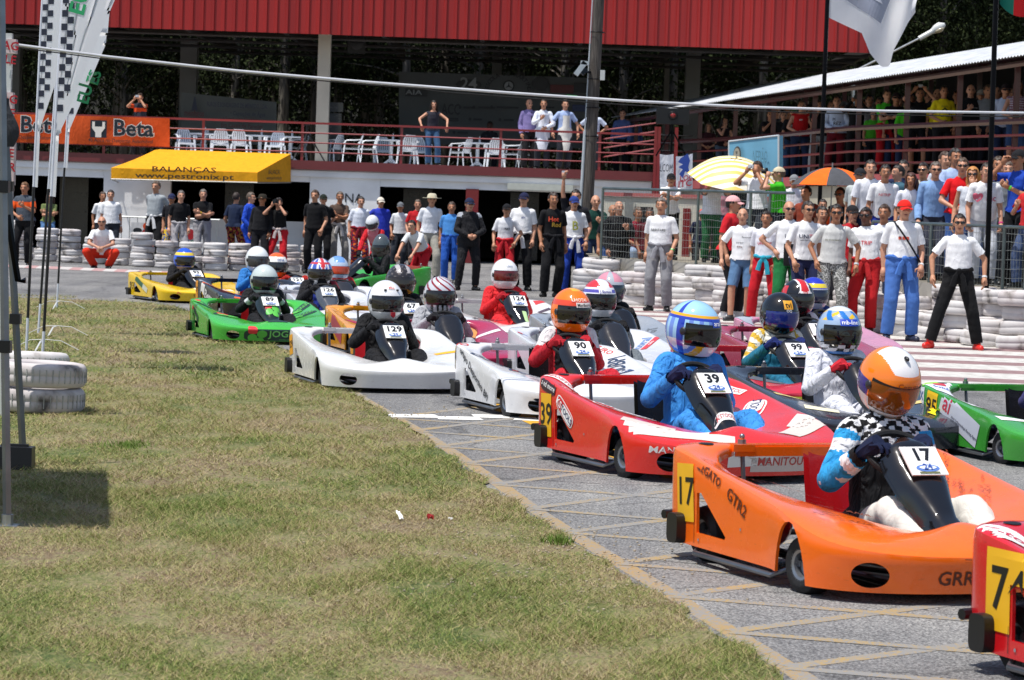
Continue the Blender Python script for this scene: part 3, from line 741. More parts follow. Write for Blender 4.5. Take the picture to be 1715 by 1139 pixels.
def f_pedals(mb):
    for s in (-1, 1): mb.box((s * .14, -.66, .17), (.06, .015, .09), rot=(-.4, 0, 0)); mb.tube([(s * .14, -.66, .13), (s * .10, -.60, .07)], .008, 5)
def plate(parent, num):
    mb = MB(); W, Hh = .178, .165; v0, v1 = .17, .50
    P0 = fair_pt(0, .335, .016); uu = V((1, 0, 0)); vv = (fair_pt(0, v0) - fair_pt(0, v1)).normalized(); n = uu.cross(vv)
    cs = [P0 + uu * a * W / 2 + vv * b * Hh / 2 for a, b in ((-1, -1), (1, -1), (1, 1), (-1, 1))]
    mb.add([c - n * .004 for c in cs] + [c + n * .004 for c in cs], [(0, 3, 2, 1), (4, 5, 6, 7), (0, 1, 5, 4), (1, 2, 6, 5), (2, 3, 7, 6), (3, 0, 4, 7)], 0)
    flat_text(mb, num, P0 + vv * .032 + n * .006, uu, vv, .098, 1, bold=.035)
    # the small race emblem below the number: a blue oval swirl with a lighter bar
    cvs, cfs = patch_pts(.115, .042, 2)
    mb.add([P0 + uu * x + vv * (y - .045) + n * .006 for x, y in cvs], cfs, 2)
    cvs, cfs = patch_pts(.085, .022, 2); mb.add([P0 + uu * x + vv * (y - .043) + n * .008 for x, y in cvs], cfs, 3)
    flat_text(mb, '24', P0 - vv * .040 + n * .010, uu, vv, .045, 4, bold=.02)
    cvs, cfs = patch_pts(.10, .012); mb.add([P0 + uu * x + vv * (y - .072) + n * .006 for x, y in cvs], cfs, 5)
    return mb.build('number_plate', [mat('#f2f2f0', 'decal'), mat('#14161d', 'decal'), mat('#5d7fc4', 'decal'), mat('#dfe6f4', 'decal'), mat('#3956a0', 'decal'), mat('#6c6f4a', 'decal')], parent, 0)
# ---- helmets
HM = {}
def sgn(x): return 1 if x > 0 else -1
def helmet(root, H, fn, cols, visor='#0a0a0d', vtop=.24, vbot=-.40, open_=False, pitch=0.0, yaw=0.0, text=None, hi=False, logo=None, metal=0):
    nu, nv = (112, 72) if hi else (64, 44); C = V((0, 0, 0)); vs = []; fs = []; ms = []
    def rad(az, el):
        f = max(0, math.cos(az)); x, y, z = .134, .162, (.158 if el > 0 else .172)
        ch = f * max(0, math.sin(-el)) * (1.0 if el > -.95 else .5)
        y2 = y * (1 + .16 * ch) ; x2 = x * (1 + .05 * ch)
        return x2, y2, z
    def pt(az, el, k=1.0):
        x, y, z = rad(az, el); return C + V((math.sin(az) * math.cos(el) * x * k, -math.cos(az) * math.cos(el) * y * k, math.sin(el) * z * k))
    el0 = -1.0
    for j in range(nv + 1):
        el = el0 + (PI / 2 - el0) * j / nv
        for i in range(nu): az = 2 * PI * i / nu - PI; vs.append(pt(az, el))
    for j in range(nv):
        for i in range(nu):
            az = 2 * PI * (i + .5) / nu - PI; el = el0 + (PI / 2 - el0) * (j + .5) / nv
            a = j * nu + i; b = j * nu + (i + 1) % nu; fs.append((a, b, b + nu, a + nu))
            p = pt(az, el); 
            if abs(az) < 1.30 and vbot - .07 < el < vtop + .06: ms.append(len(cols))
            elif el < -.90: ms.append(len(cols))
            else: ms.append(int(fn(az, el, p)))
    k = len(vs); vs += [pt(2 * PI * i / nu - PI, el0, .80) for i in range(nu)]
    for i in range(nu): fs.append((i, (i + 1) % nu, k + (i + 1) % nu, k + i)); ms.append(len(cols))
    mb = MB(); mb.v = [tuple(v) for v in vs]; mb.f = fs; mb.m = ms
    o = mb.build('helmet', [mat(c, 'gloss', None, metal) for c in cols] + [mat('#111114', 'plastic')], root, 60)
    HM[o.name] = (H + V((0, .012, .008)), Matrix.Rotation(yaw, 4, 'Z') @ Matrix.Rotation(pitch, 4, 'X')); o.matrix_local = Matrix.Translation(HM[o.name][0]) @ HM[o.name][1]
    vm = MB(); un, vn = 26, 12
    vm.grid(lambda u, v: pt((u * 2 - 1) * 1.27, vbot - .03 + (vtop + .06 - vbot) * v + .06 * abs(2 * u - 1) ** 2 * (1 - 2 * v), 1.012), un, vn)
    vm.build('visor', mat(visor, 'gloss', .05 if not open_ else .12, 0), o, 180)
    if open_:
        fm = MB(); md = (vtop + vbot) / 2
        def el_(ax, cy, rx, ry, k, m_):
            n_ = 20; fm.add([pt(ax, cy, k)] + [pt(ax + rx * math.cos(2 * PI * j / n_), cy + ry * math.sin(2 * PI * j / n_), k) for j in range(n_)], [(0, 1 + j, 1 + (j + 1) % n_) for j in range(n_)], m_)
        el_(0, md - .04, .50, (vtop - vbot) * .36, 1.016, 0)
        for s in (-1, 1): el_(s * .22, md + .03, .09, .022, 1.020, 1)
        fm.build('face_behind_visor', [mat('#2e1b15', 'skin'), mat('#0d0908', 'skin')], o, 180)
    for s in (-1, 1):
        pm = MB(); c = pt(s * 1.36, -.02, 1.0); pm.ell(c, (.010, .022, .022), 12, 8); pm.build('visor_hinge', mat('#2a2b30', 'plastic'), o)
    if text or logo:
        bv = BVHTree.FromPolygons([V(v) for v in mb.v], mb.f)
        for (s, ctr, size, col, bgc) in (text or []):
            tm = MB(); ml = [mat(col, 'decal')]; off = .007
            gx, fx = text_geo(s, size, .015)
            if bgc:
                ml.append(mat(bgc, 'decal')); w_ = max(x for x, y in gx) - min(x for x, y in gx) + size * .4; px_, pf = patch_pts(w_, size * 1.15)
                pts = []
                for x, y in px_:
                    h = bv.ray_cast(V((x + ctr[0], -1, y + ctr[1])), V((0, 1, 0)))[0]; pts.append((h if h else V((x, -.1, y))) + V((0, -.004, 0)))
                tm.add(pts, pf, 1); 
            pts = []
            for x, y in gx:
                h = bv.ray_cast(V((x + ctr[0], -1, y + ctr[1])), V((0, 1, 0)))[0]; pts.append((h if h else V((x, -.1, y))) + V((0, -off, 0)))
            tm.add(pts, fx, 0); tm.build('helmet_lettering', ml, o, 0)
    return o
NK = [0]
def go_kart(label, col, hx, hy, D, head, num, dlabel, suit='#17171a', hel=None, decs=(), seat='#7d1014', fair='#141417', fdecs=(), sxz=None, gloves='#1b1b1e', stripe=None, sidebox=None, beam=None, group='karts rolling to the start', hz=1.01, dx=0.0, engine='#26272b', arms=None, pants=None, body_mats=None, lightrear=False, fat=1.0, plate_=True, driver=True, wide=1.03, hs=1.20):
    NK[0] += 1
    hp = P(hx, hy, D); s = hp.z / hz; sx = wide; sz = s / sx if not sxz else sxz
    th = math.radians(head)
    # the head sits at local (dx, .14)
    lx, ly = dx * sx, .13 * sx
    loc = V((hp.x - (lx * math.cos(th) - ly * math.sin(th)), D - (lx * math.sin(th) + ly * math.cos(th)), 0))
    root = thing('go_kart', loc, label, 'go-kart', group, (0, 0, th), (sx, sx, sx * sz))
    bm_ = KB.copy(); bm_.materials.clear()
    bm_.materials.append(mat(col, 'paint')); bm_.materials.append(mat('#0b0b0c', 'matte'))
    if body_mats:
        for c in body_mats[0]: bm_.materials.append(mat(c, 'paint'))
        for p in bm_.polygons:
            if p.material_index == 0: p.material_index = body_mats[1](p.center, p.normal)
    body = ob('bodywork', bm_, root)
    bo = ob('rear_beam', km('rear_beam', beam or col, f_beam), root)
    ob('beam_mount', km('beam_mount', '#8b8e93', f_mount, 'metal'), root)
    ob('seat', km('seat', seat, f_seat), root)
    ob('steering_wheel', km('steering_wheel', BLK, f_wheel, 'rubber'), root)
    k = ('fair', fair)
    if k not in _KM: _KM[k] = FAIR.mesh('steering_fairing', mat(fair, 'gloss', .16))
    fo = ob('steering_fairing', _KM[k], root)
    if plate_: plate(fo, num)
    decals(fo, FAIRV, fdecs, 'fairing_sticker')
    ob('engine', km('engine', engine, f_engine, 'plastic'), root, (.40, .45, .18)); ob('fuel_tank', km('fuel_tank', seat, lambda mb: mb.ell((-.36, .42, .20), (.12, .17, .13)), 'paint'), root)
    ob('floor_pan', km('floor_pan', '#4a4c50', f_floor, 'metal'), root); ob('pedals', km('pedals', '#8d9095', f_pedals, 'metal'), root)
    ob('rear_bumper', km('rear_bumper', BLK, f_bumper, 'plastic'), root)
    for sd in (-1, 1):
        ob('side_rail', km('side_rail%d' % sd, '#7e8187', f_rail(sd), 'metal'), root)
        w1 = ob('tyre', TYF, root, (sd * .60, -.45, .128)); ob('rim', RMF, w1); w1.rotation_euler = (0, 0, math.radians(4))
        w2 = ob('tyre', TYR, root, (sd * .53, .52, .135)); ob('rim', RMR, w2)
    decals(body, KBV, list(decs) + [('top', (-.50, .735), 0, [('rect', .075, .05, '#0c0c0d', 2)]), ('side', (.465, .25), 0, [('line', [(0, -.15), (.002, -.05), (0, .09)], .003, '#2a1a14')]), ('side', (.02, .22), 0, [('rect', .014, .014, '#8c8f94', 2)]), ('side', (.42, .12), 0, [('rect', .014, .014, '#8c8f94', 2)]), ('side', (.66, .14), 0, [('rect', .014, .014, '#8c8f94', 2)])])
    if driver:
        a = arms or (((-.155 - dx, -.085, .575), (-.55, .25, -1), (.4, -.5, .3)), ((.155 - dx, -.085, .575), (.55, .25, -1), (-.4, -.5, .3)))
        d = person(dlabel, loc=loc, scale=1.0, face=head, base='sit', arms=a, shirt=suit, suit=True, dress='driver', band=gloves, stripe=stripe, group='kart drivers', fat=fat, shoe='#141414')
        d.scale = (sx, sx, sx * sz)
        d.location = loc + V((dx * sx * math.cos(th), dx * sx * math.sin(th), 0))
        H = skeleton(dict(arms=a, base='sit', apart=.11, step=0))['H']
        q_ = s / sx; ho_ = hel(d, H)
        for ch in d.children:
            if ch.name in HM:
                T, R3 = HM[ch.name]; a_ = hs / sx; b_ = hs / s
                ch.matrix_local = Matrix.Translation(V((T.x, T.y, T.z + .158 - .158 * b_))) @ Matrix.Diagonal((a_, a_, b_, 1)) @ R3
        if pants:
            for ch in list(d.children):
                if ch.name.startswith('racing_suit'):
                    ch.data.materials.append(mat(pants, 'cloth')); mi = len(ch.data.materials) - 1
                    for p in ch.data.polygons:
                        if p.center.y < .02 and p.center.z < .52 and not (abs(p.center.x) > .13 and p.center.z > .45): p.material_index = mi
    return root
# ---------------------------------------------------------------- ground
def asphalt(n, L, b):
    tc = n.new('ShaderNodeTexCoord'); a = n.new('ShaderNodeTexNoise'); a.inputs['Scale'].default_value = 95; a.inputs['Detail'].default_value = 3
    v = n.new('ShaderNodeTexVoronoi'); v.inputs['Scale'].default_value = 60
    c = n.new('ShaderNodeTexNoise'); c.inputs['Scale'].default_value = .5; c.inputs['Detail'].default_value = 6
    for q in (a, v, c): L.new(tc.outputs['Object'], q.inputs['Vector'])
    r = n.new('ShaderNodeValToRGB'); r.color_ramp.elements[0].position = .36; r.color_ramp.elements[1].position = .66
    r.color_ramp.elements[0].color = (.085, .085, .088, 1); r.color_ramp.elements[1].color = (.40, .395, .39, 1); L.new(a.outputs[0], r.inputs[0])
    r2 = n.new('ShaderNodeValToRGB'); r2.color_ramp.elements[0].position = .3; r2.color_ramp.elements[1].position = .7; r2.color_ramp.elements[0].color = (.56, .56, .57, 1); r2.color_ramp.elements[1].color = (1.08, 1.07, 1.05, 1); L.new(c.outputs[0], r2.inputs[0])
    m_ = n.new('ShaderNodeMix'); m_.data_type = 'RGBA'; m_.blend_type = 'MULTIPLY'; m_.inputs[0].default_value = 1; L.new(r.outputs[0], m_.inputs[6]); L.new(r2.outputs[0], m_.inputs[7]); 
    # rubber laid down along the driving line, dust and faint cracks
    mp = n.new('ShaderNodeMapping'); mp.inputs['Rotation'].default_value = (0, 0, .33); mp.inputs['Scale'].default_value = (1.5, .10, 1); st_ = n.new('ShaderNodeTexNoise'); st_.inputs['Scale'].default_value = 1.6; st_.inputs['Detail'].default_value = 6; L.new(tc.outputs['Object'], mp.inputs[0]); L.new(mp.outputs[0], st_.inputs[0])
    r3 = n.new('ShaderNodeValToRGB'); r3.color_ramp.elements[0].position = .38; r3.color_ramp.elements[1].position = .58; r3.color_ramp.elements[0].color = (.80, .80, .81, 1); r3.color_ramp.elements[1].color = (1.04, 1.03, 1.0, 1); L.new(st_.outputs[0], r3.inputs[0])
    ck = n.new('ShaderNodeTexVoronoi'); ck.feature = 'DISTANCE_TO_EDGE'; ck.inputs['Scale'].default_value = .8; cn_ = n.new('ShaderNodeTexNoise'); cn_.inputs['Scale'].default_value = 3; cn_.inputs['Detail'].default_value = 6; L.new(tc.outputs['Object'], cn_.inputs[0]); av = n.new('ShaderNodeMixRGB'); av.inputs[0].default_value = .35; L.new(tc.outputs['Object'], av.inputs[1]); L.new(cn_.outputs['Color'], av.inputs[2]); L.new(av.outputs[0], ck.inputs['Vector'])
    r4 = n.new('ShaderNodeValToRGB'); r4.color_ramp.elements[0].position = .004; r4.color_ramp.elements[1].position = .012; r4.color_ramp.elements[0].color = (.55, .55, .55, 1); L.new(ck.outputs[0], r4.inputs[0])
    m5 = n.new('ShaderNodeMix'); m5.data_type = 'RGBA'; m5.blend_type = 'MULTIPLY'; m5.inputs[0].default_value = 1; L.new(m_.outputs[2], m5.inputs[6]); L.new(r3.outputs[0], m5.inputs[7]); m6 = n.new('ShaderNodeMix'); m6.data_type = 'RGBA'; m6.blend_type = 'MULTIPLY'; m6.inputs[0].default_value = 1; L.new(m5.outputs[2], m6.inputs[6]); L.new(r4.outputs[0], m6.inputs[7]); L.new(m6.outputs[2], b.inputs['Base Color'])
    bp = n.new('ShaderNodeBump'); bp.inputs['Strength'].default_value = .8; bp.inputs['Distance'].default_value = .01; L.new(v.outputs[0], bp.inputs['Height']); L.new(bp.outputs[0], b.inputs['Normal']); b.inputs['Roughness'].default_value = .85
ASPH = nodes_mat('asphalt', asphalt)
def grassm(blade):
    def f(n, L, b):
        tc = n.new('ShaderNodeTexCoord')
        def nz(s, d, dist=0):
            q = n.new('ShaderNodeTexNoise'); q.inputs['Scale'].default_value = s; q.inputs['Detail'].default_value = d; q.inputs['Distortion'].default_value = dist
            mp = n.new('ShaderNodeMapping'); mp.inputs['Scale'].default_value = (1, .55, 1); L.new(tc.outputs['Object'], mp.inputs[0]); L.new(mp.outputs[0], q.inputs['Vector']); return q
        a = nz(.9, 6, .4); c = nz(3.5, 5, .6)
        ad = n.new('ShaderNodeMath'); ad.operation = 'MULTIPLY_ADD'; ad.inputs[1].default_value = .45; L.new(c.outputs[0], ad.inputs[0])
        ml = n.new('ShaderNodeMath'); ml.operation = 'MULTIPLY'; ml.inputs[1].default_value = .75; L.new(a.outputs[0], ml.inputs[0]); L.new(ml.outputs[0], ad.inputs[2])
        hf = nz(34, 6, .3); h2 = n.new('ShaderNodeMath'); h2.operation = 'MULTIPLY_ADD'; h2.inputs[1].default_value = .62; L.new(hf.outputs[0], h2.inputs[0]); L.new(ad.outputs[0], h2.inputs[2]); h3 = n.new('ShaderNodeMath'); h3.operation = 'SUBTRACT'; h3.inputs[1].default_value = .29; L.new(h2.outputs[0], h3.inputs[0]); ad = h3
        src = ad.outputs[0]
        if blade:
            g = n.new('ShaderNodeNewGeometry'); q = n.new('ShaderNodeMath'); q.operation = 'MULTIPLY_ADD'; q.inputs[1].default_value = .46; L.new(g.outputs['Random Per Island'], q.inputs[0]); L.new(ad.outputs[0], q.inputs[2])
            q2 = n.new('ShaderNodeMath'); q2.operation = 'SUBTRACT'; q2.inputs[1].default_value = .23; L.new(q.outputs[0], q2.inputs[0]); src = q2.outputs[0]
        r = n.new('ShaderNodeValToRGB'); e = r.color_ramp.elements; k = 1.0 if blade else .62  # lawn sheet painted darker, shade between the blades put into its colour
        e[0].position = .40; e[0].color = (.12 * k, .175 * k, .034 * k, 1); e[1].position = .86; e[1].color = (.41 * k, .33 * k, .20 * k, 1)
        for p, cc in ((.50, (.195, .225, .055)), (.58, (.29, .28, .095)), (.68, (.40, .345, .165)), (.76, (.28, .19, .10))):
            x = e.new(p); x.color = (*[z * k for z in cc], 1)
        L.new(src, r.inputs[0]); L.new(r.outputs[0], b.inputs['Base Color']); b.inputs['Roughness'].default_value = .8
        if blade: b.inputs['Transmission Weight'].default_value = 0; b.inputs['Specular IOR Level'].default_value = .25
        else:
            d = nz(60, 4); bp = n.new('ShaderNodeBump'); bp.inputs['Distance'].default_value = .03; L.new(d.outputs[0], bp.inputs['Height']); L.new(bp.outputs[0], b.inputs['Normal'])
    return f
LAWN = nodes_mat('dry_lawn', grassm(False)); BLADE = nodes_mat('grass_blade', grassm(True))
gm = MB(); gm.add([(-160, -40, 0), (160, -40, 0), (160, 260, 0), (-160, 260, 0)], [(0, 1, 2, 3)]); gm.build('ground', mat('#6b5f45', 'wall'), kind='structure')
gm = MB(); gm.add([(-32, 2, .006), (30, 2, .006), (30, 74, .006), (-32, 74, .006)], [(0, 1, 2, 3)]); gm.build('race_track', ASPH, kind='structure')
edge_px = [(1470, 1230), (1330, 1150), (1245, 1092), (1185, 1055), (1125, 1015), (1065, 978), (1010, 945), (985, 925), (920, 888), (870, 852), (815, 812), (770, 778), (720, 742), (680, 715), (640, 690), (600, 668), (560, 640), (520, 612), (480, 588), (430, 570), (380, 548), (330, 528), (290, 514), (232, 508), (120, 503), (0, 499)]
edge = [G(x, y) for x, y in edge_px]
pl = [V((-12, edge[-1].y + .4, 0))] + [V((-12, 7.5, 0)), V((edge[0].x, 7.5, 0))]
fine = []
rr = random.Random(3)
for a, b in zip(edge, edge[1:]):
    L_ = (b - a).length; k = max(2, int(L_ / .09))
    for i in range(k):
        p = a.lerp(b, i / k); fine.append(V((p.x + .022 * math.sin(p.y * 5.1) + .016 * math.sin(p.y * 13) + rr.uniform(-.014, .014), p.y, 0)))
fine.append(edge[-1]); poly = fine + pl
bmm = bmesh.new(); vv = [bmm.verts.new((p.x, p.y, .014)) for p in poly]; f0 = bmm.faces.new(vv); bmesh.ops.triangulate(bmm, faces=[f0])
lw = bpy.data.meshes.new('lawn'); bmm.to_mesh(lw); bmm.free(); lw.materials.append(LAWN); fixn(lw); ob('lawn', lw, kind='structure')
# grass blades as one uncountable mass
def in_lawn(X, Y):
    ys = np.array([p.y for p in fine]); xs = np.array([p.x for p in fine]); o = np.argsort(ys); return X < np.interp(Y, ys[o], xs[o])
def make_blades(N, y0, y1, hgt, wid, seed):
    g = np.random.default_rng(seed); u = g.random(N * 3); Y = y0 + (y1 - y0) * u; X = g.uniform(-1, 1, N * 3) * (Y * .205) ; X = X - .0 * Y
    m_ = in_lawn(X, Y); clump = np.sin(X * 9 + 2 * np.sin(Y * 4)) + np.sin(Y * 6 + 2 * np.sin(X * 5)); m_ &= g.random(N * 3) < .62 + .28 * clump
    X, Y = X[m_][:N], Y[m_][:N]; n_ = len(X); h = hgt * g.uniform(.45, 1.25, n_) * (1 + .35 * np.sin(X * 2.1 + Y * 1.3)); a = g.uniform(0, 2 * PI, n_); w_ = wid * g.uniform(.6, 1.3, n_); ln = g.uniform(.6, 3.0, n_) * h; la = g.uniform(0, 2 * PI, n_)
    ca, sa = np.cos(a) * w_, np.sin(a) * w_; tx, ty = X + np.cos(la) * ln, Y + np.sin(la) * ln
    v = np.empty((n_, 3, 3)); v[:, 0] = np.stack([X - ca, Y - sa, np.full(n_, .02)], 1); v[:, 1] = np.stack([X + ca, Y + sa, np.full(n_, .02)], 1); v[:, 2] = np.stack([tx, ty, .02 + h], 1)
    return v.reshape(-1, 3)
bl = np.concatenate([make_blades(130000, 8.6, 15, .022, .0018, 1), make_blades(100000, 14, 24, .026, .0027, 2), make_blades(50000, 23, 41, .034, .005, 3)])
me = bpy.data.meshes.new('grass'); nv = len(bl); nf = nv // 3
me.vertices.add(nv); me.vertices.foreach_set('co', bl.ravel()); me.loops.add(nv); me.loops.foreach_set('vertex_index', np.arange(nv)); me.polygons.add(nf)
me.polygons.foreach_set('loop_start', np.arange(0, nv, 3)); me.polygons.foreach_set('loop_total', np.full(nf, 3)); me.update(); me.validate(); me.materials.append(BLADE)
ob('grass', me, kind='stuff')
# weedy tufts that stand taller
def tuft(px, py, r, n_, h, label):
    c = G(px, py); mb = MB()
    for i in range(n_):
        a = R.uniform(0, 2 * PI); d = R.uniform(0, r); b = V((c.x + d * math.cos(a), c.y + d * math.sin(a) * 1.5, .02)); t = b + V((R.uniform(-.03, .03), R.uniform(-.03, .03), h * R.uniform(.6, 1.2))); w_ = R.uniform(.002, .004); q = R.uniform(0, PI)
        e = V((math.cos(q) * w_, math.sin(q) * w_, 0)); mb.add([b - e, b + e, t], [(0, 1, 2)])
    mb.build('grass_tuft', mat('#5f7a26', 'matte'), label=label, cat='grass tuft', smooth=0)
tuft(935, 916, .09, 200, .045, 'small green grass tuft growing at the edge of the asphalt'); tuft(212, 752, .20, 400, .035, 'green weed patch in the lawn near the tent leg')
# small stones in the worn verge
gs = np.random.default_rng(9); mb = MB()
for i in range(900):
    c = [G(860, 905), G(980, 940), G(640, 700), G(700, 960), G(900, 1000)][int(gs.integers(0, 5))]; x, y = c.x + gs.normal(0, .28), c.y + gs.normal(0, .7); s_r = float(gs.uniform(.003, .010))
    mb.ell((x, y, .018), (s_r, s_r * .8, s_r * .6), 5, 3, 0)
mb.build('gravel', mat('#a89c88', 'matte'), kind='stuff')
# litter
def bit(px, py, col, sx, sy, h, name, label, cat, rot=.4):
    p = G(px, py, .04); mb = MB(); n_ = 6
    mb.grid(lambda u, v: V(((u - .5) * sx, (v - .5) * sy, .008 + h * math.sin(u * 3 + v * 4) ** 2)), n_, n_); o = mb.build(name, mat(col, 'decal'), label=label, cat=cat); o.location = (p.x, p.y, .035); o.rotation_euler = (.35, 0, rot)
bit(669, 864, '#f4f4f2', .022, .09, .008, 'paper_scrap', 'narrow white paper scrap lying on the grass', 'litter', .3)
bit(720, 869, '#9c1717', .032, .032, .022, 'red_scrap', 'crumpled dark red scrap lying on the grass', 'litter', .3)
bit(754, 870, '#e9e6df', .025, .02, .008, 'paper_scrap', 'tiny off white scrap on the grass beside the red scrap', 'litter', 1.0)
# painted markings -------------------------------------------------------
def wornpaint(col, cover=.48):
    def f(n, L, b):
        tc = n.new('ShaderNodeTexCoord'); a = n.new('ShaderNodeTexNoise'); a.inputs['Scale'].default_value = 75; a.inputs['Detail'].default_value = 5; L.new(tc.outputs['Object'], a.inputs['Vector'])
        c = n.new('ShaderNodeTexNoise'); c.inputs['Scale'].default_value = 2.2; c.inputs['Detail'].default_value = 4; L.new(tc.outputs['Object'], c.inputs['Vector'])
        s = n.new('ShaderNodeMath'); s.operation = 'MULTIPLY_ADD'; s.inputs[1].default_value = .5; L.new(c.outputs[0], s.inputs[0]); L.new(a.outputs[0], s.inputs[2])
        r = n.new('ShaderNodeValToRGB'); r.color_ramp.elements[0].position = cover + .20; r.color_ramp.elements[1].position = cover + .32; r.color_ramp.elements[0].color = (.24, .235, .225, 1); r.color_ramp.elements[1].color = (*lin(col), 1)
        L.new(s.outputs[0], r.inputs[0]); L.new(r.outputs[0], b.inputs['Base Color']); b.inputs['Roughness'].default_value = .75
    return f
YEL = nodes_mat('worn_yellow_paint', wornpaint('#a58a56', .535)); WHT = nodes_mat('worn_white_paint', wornpaint('#e8e6e0', .22)); YEL2 = nodes_mat('yellow_paint', wornpaint('#cf9a22', .30))
def stripe_m(pts, w_, z, mt, name):
    mb = MB(); pts = [G(*p) for p in pts]
    for a, b in zip(pts, pts[1:]):
        d = (b - a).normalized(); nn = V((-d.y, d.x, 0)) * w_ / 2; k = max(1, int((b - a).length / .5))
        mb.add([V((q.x, q.y, z)) for q in (a + nn, a - nn, b - nn, b + nn)], [(0, 1, 2, 3)])
    return mb.build(name, mt, kind='structure', smooth=0)
E = lambda t: (588 + (1305 - 588) * t, 662 + (1139 - 662) * t)
def edge_pt(y): return (np.interp(y, [600, 668, 722, 760, 812, 852, 888, 925, 978, 1015, 1055, 1092, 1150], [510, 606, 700, 760, 835, 890, 945, 1005, 1092, 1150, 1215, 1275, 1365]), y)
stripe_m([edge_pt(y) for y in (640, 668, 722, 760, 812, 852, 888, 925, 978, 1015, 1055, 1092, 1150)], .10, .0068, nodes_mat('worn_edge_paint', wornpaint('#a08558', .47)), 'edge_line')
k = 0
for y in (700, 722, 748, 777, 812, 853, 893, 945, 1000, 1060, 1120):     # cross-hatching in pairs: flat stroke and returning stroke
    x, _ = edge_pt(y); z = .0074 + .0004 * (k % 2); k += 1
    sc_ = (y - 560) / 300
    stripe_m([(x, y), (x + 700 * sc_ * .8, y - 70 * sc_)], .085, z, YEL, 'cross_line')
    stripe_m([(x, y + 2), (x + 640 * sc_ * .8, y + 42 * sc_)], .085, z + .0009, YEL, 'cross_line')
stripe_m([(800, 672), (880, 700), (960, 735), (1140, 803)], .20, .0092, YEL2, 'grid_line'); 
stripe_m([(650, 698), (735, 699)], .30, .0097, WHT, 'start_line'); stripe_m([(731, 701.5), (805, 703)], .30, .0101, WHT, 'start_line'); stripe_m([(792, 698.5), (870, 700.5)], .30, .0105, WHT, 'start_line'); stripe_m([(862, 703), (935, 706)], .30, .0109, WHT, 'start_line')
# striped run-off apron
def strip(n, L, b):
    tc = n.new('ShaderNodeTexCoord'); mp = n.new('ShaderNodeMapping'); mp.inputs['Rotation'].default_value = (0, 0, math.radians(3)); L.new(tc.outputs['Object'], mp.inputs[0])
    wv = n.new('ShaderNodeTexWave'); wv.bands_direction = 'Y'; wv.inputs['Scale'].default_value = .19; wv.inputs['Distortion'].default_value = .5; wv.inputs['Detail'].default_value = 3; wv.inputs['Detail Scale'].default_value = 3
    L.new(mp.outputs[0], wv.inputs[0]); r = n.new('ShaderNodeValToRGB'); r.color_ramp.elements[0].position = .34; r.color_ramp.elements[1].position = .40
    r.color_ramp.elements[0].color = (.30, .185, .185, 1); r.color_ramp.elements[1].color = (.62, .60, .56, 1); L.new(wv.outputs[0], r.inputs[0])
    a = n.new('ShaderNodeTexNoise'); a.inputs['Scale'].default_value = 7; a.inputs['Detail'].default_value = 7; L.new(tc.outputs['Object'], a.inputs[0])
    m_ = n.new('ShaderNodeMix'); m_.data_type = 'RGBA'; m_.blend_type = 'MULTIPLY'; m_.inputs[0].default_value = .55; r2 = n.new('ShaderNodeValToRGB'); r2.color_ramp.elements[0].position = .35; r2.color_ramp.elements[1].position = .62; r2.color_ramp.elements[0].color = (.42, .40, .38, 1); L.new(a.outputs[0], r2.inputs[0])
    L.new(r.outputs[0], m_.inputs[6]); L.new(r2.outputs[0], m_.inputs[7]); L.new(m_.outputs[2], b.inputs['Base Color']); b.inputs['Roughness'].default_value = .8
gm = MB(); ap = [G(1000, 520), G(1000, 545), G(1250, 590), G(1500, 640), G(1900, 680), G(1900, 480), G(1300, 470), G(1000, 480)]
gm.add([V((p.x, p.y, .0078)) for p in ap], [tuple(range(len(ap)))]); gm.build('striped_apron', nodes_mat('striped_apron', strip), kind='structure', smooth=0)
# red and white kerb in front of the left tyre wall
gm = MB(); a0, a1 = G(-30, 446), G(345, 462)
for i in range(20):
    p, q = a0.lerp(a1, i / 20), a0.lerp(a1, (i + 1) / 20); gm.add([(p.x, p.y - .25, .012), (q.x, q.y - .25, .012), (q.x, q.y + .3, .05), (p.x, p.y + .3, .05)], [(0, 1, 2, 3)], i % 2)
gm.build('track_kerb', [mat('#b08c8a', 'wall'), mat('#bdb8b4', 'wall')], kind='structure', smooth=0)
# raised bank for the spectators
BZ = .75
def bankpt(px, D): p = P(px, 450, D); return (p.x, p.y)
bf = [(1.35, 49), (1.95, 47.2), (4.2, 43.8), (5.2, 41.2), (5.9, 37.6), (7.4, 35.6), (14, 33)]
gm = MB(); n_ = len(bf)
gm.add([(x, y, BZ) for x, y in bf] + [(16, 70, BZ), (1.35, 70, BZ)], [tuple(range(n_ + 2))], 0)
for a, b in zip(bf, bf[1:]): gm.add([(a[0], a[1], 0), (b[0], b[1], 0), (b[0], b[1], BZ), (a[0], a[1], BZ)], [(0, 1, 2, 3)], 1)
gm.build('spectator_bank', [mat('#8d8576', 'wall'), mat('#a7a39b', 'wall')], kind='structure', smooth=0)

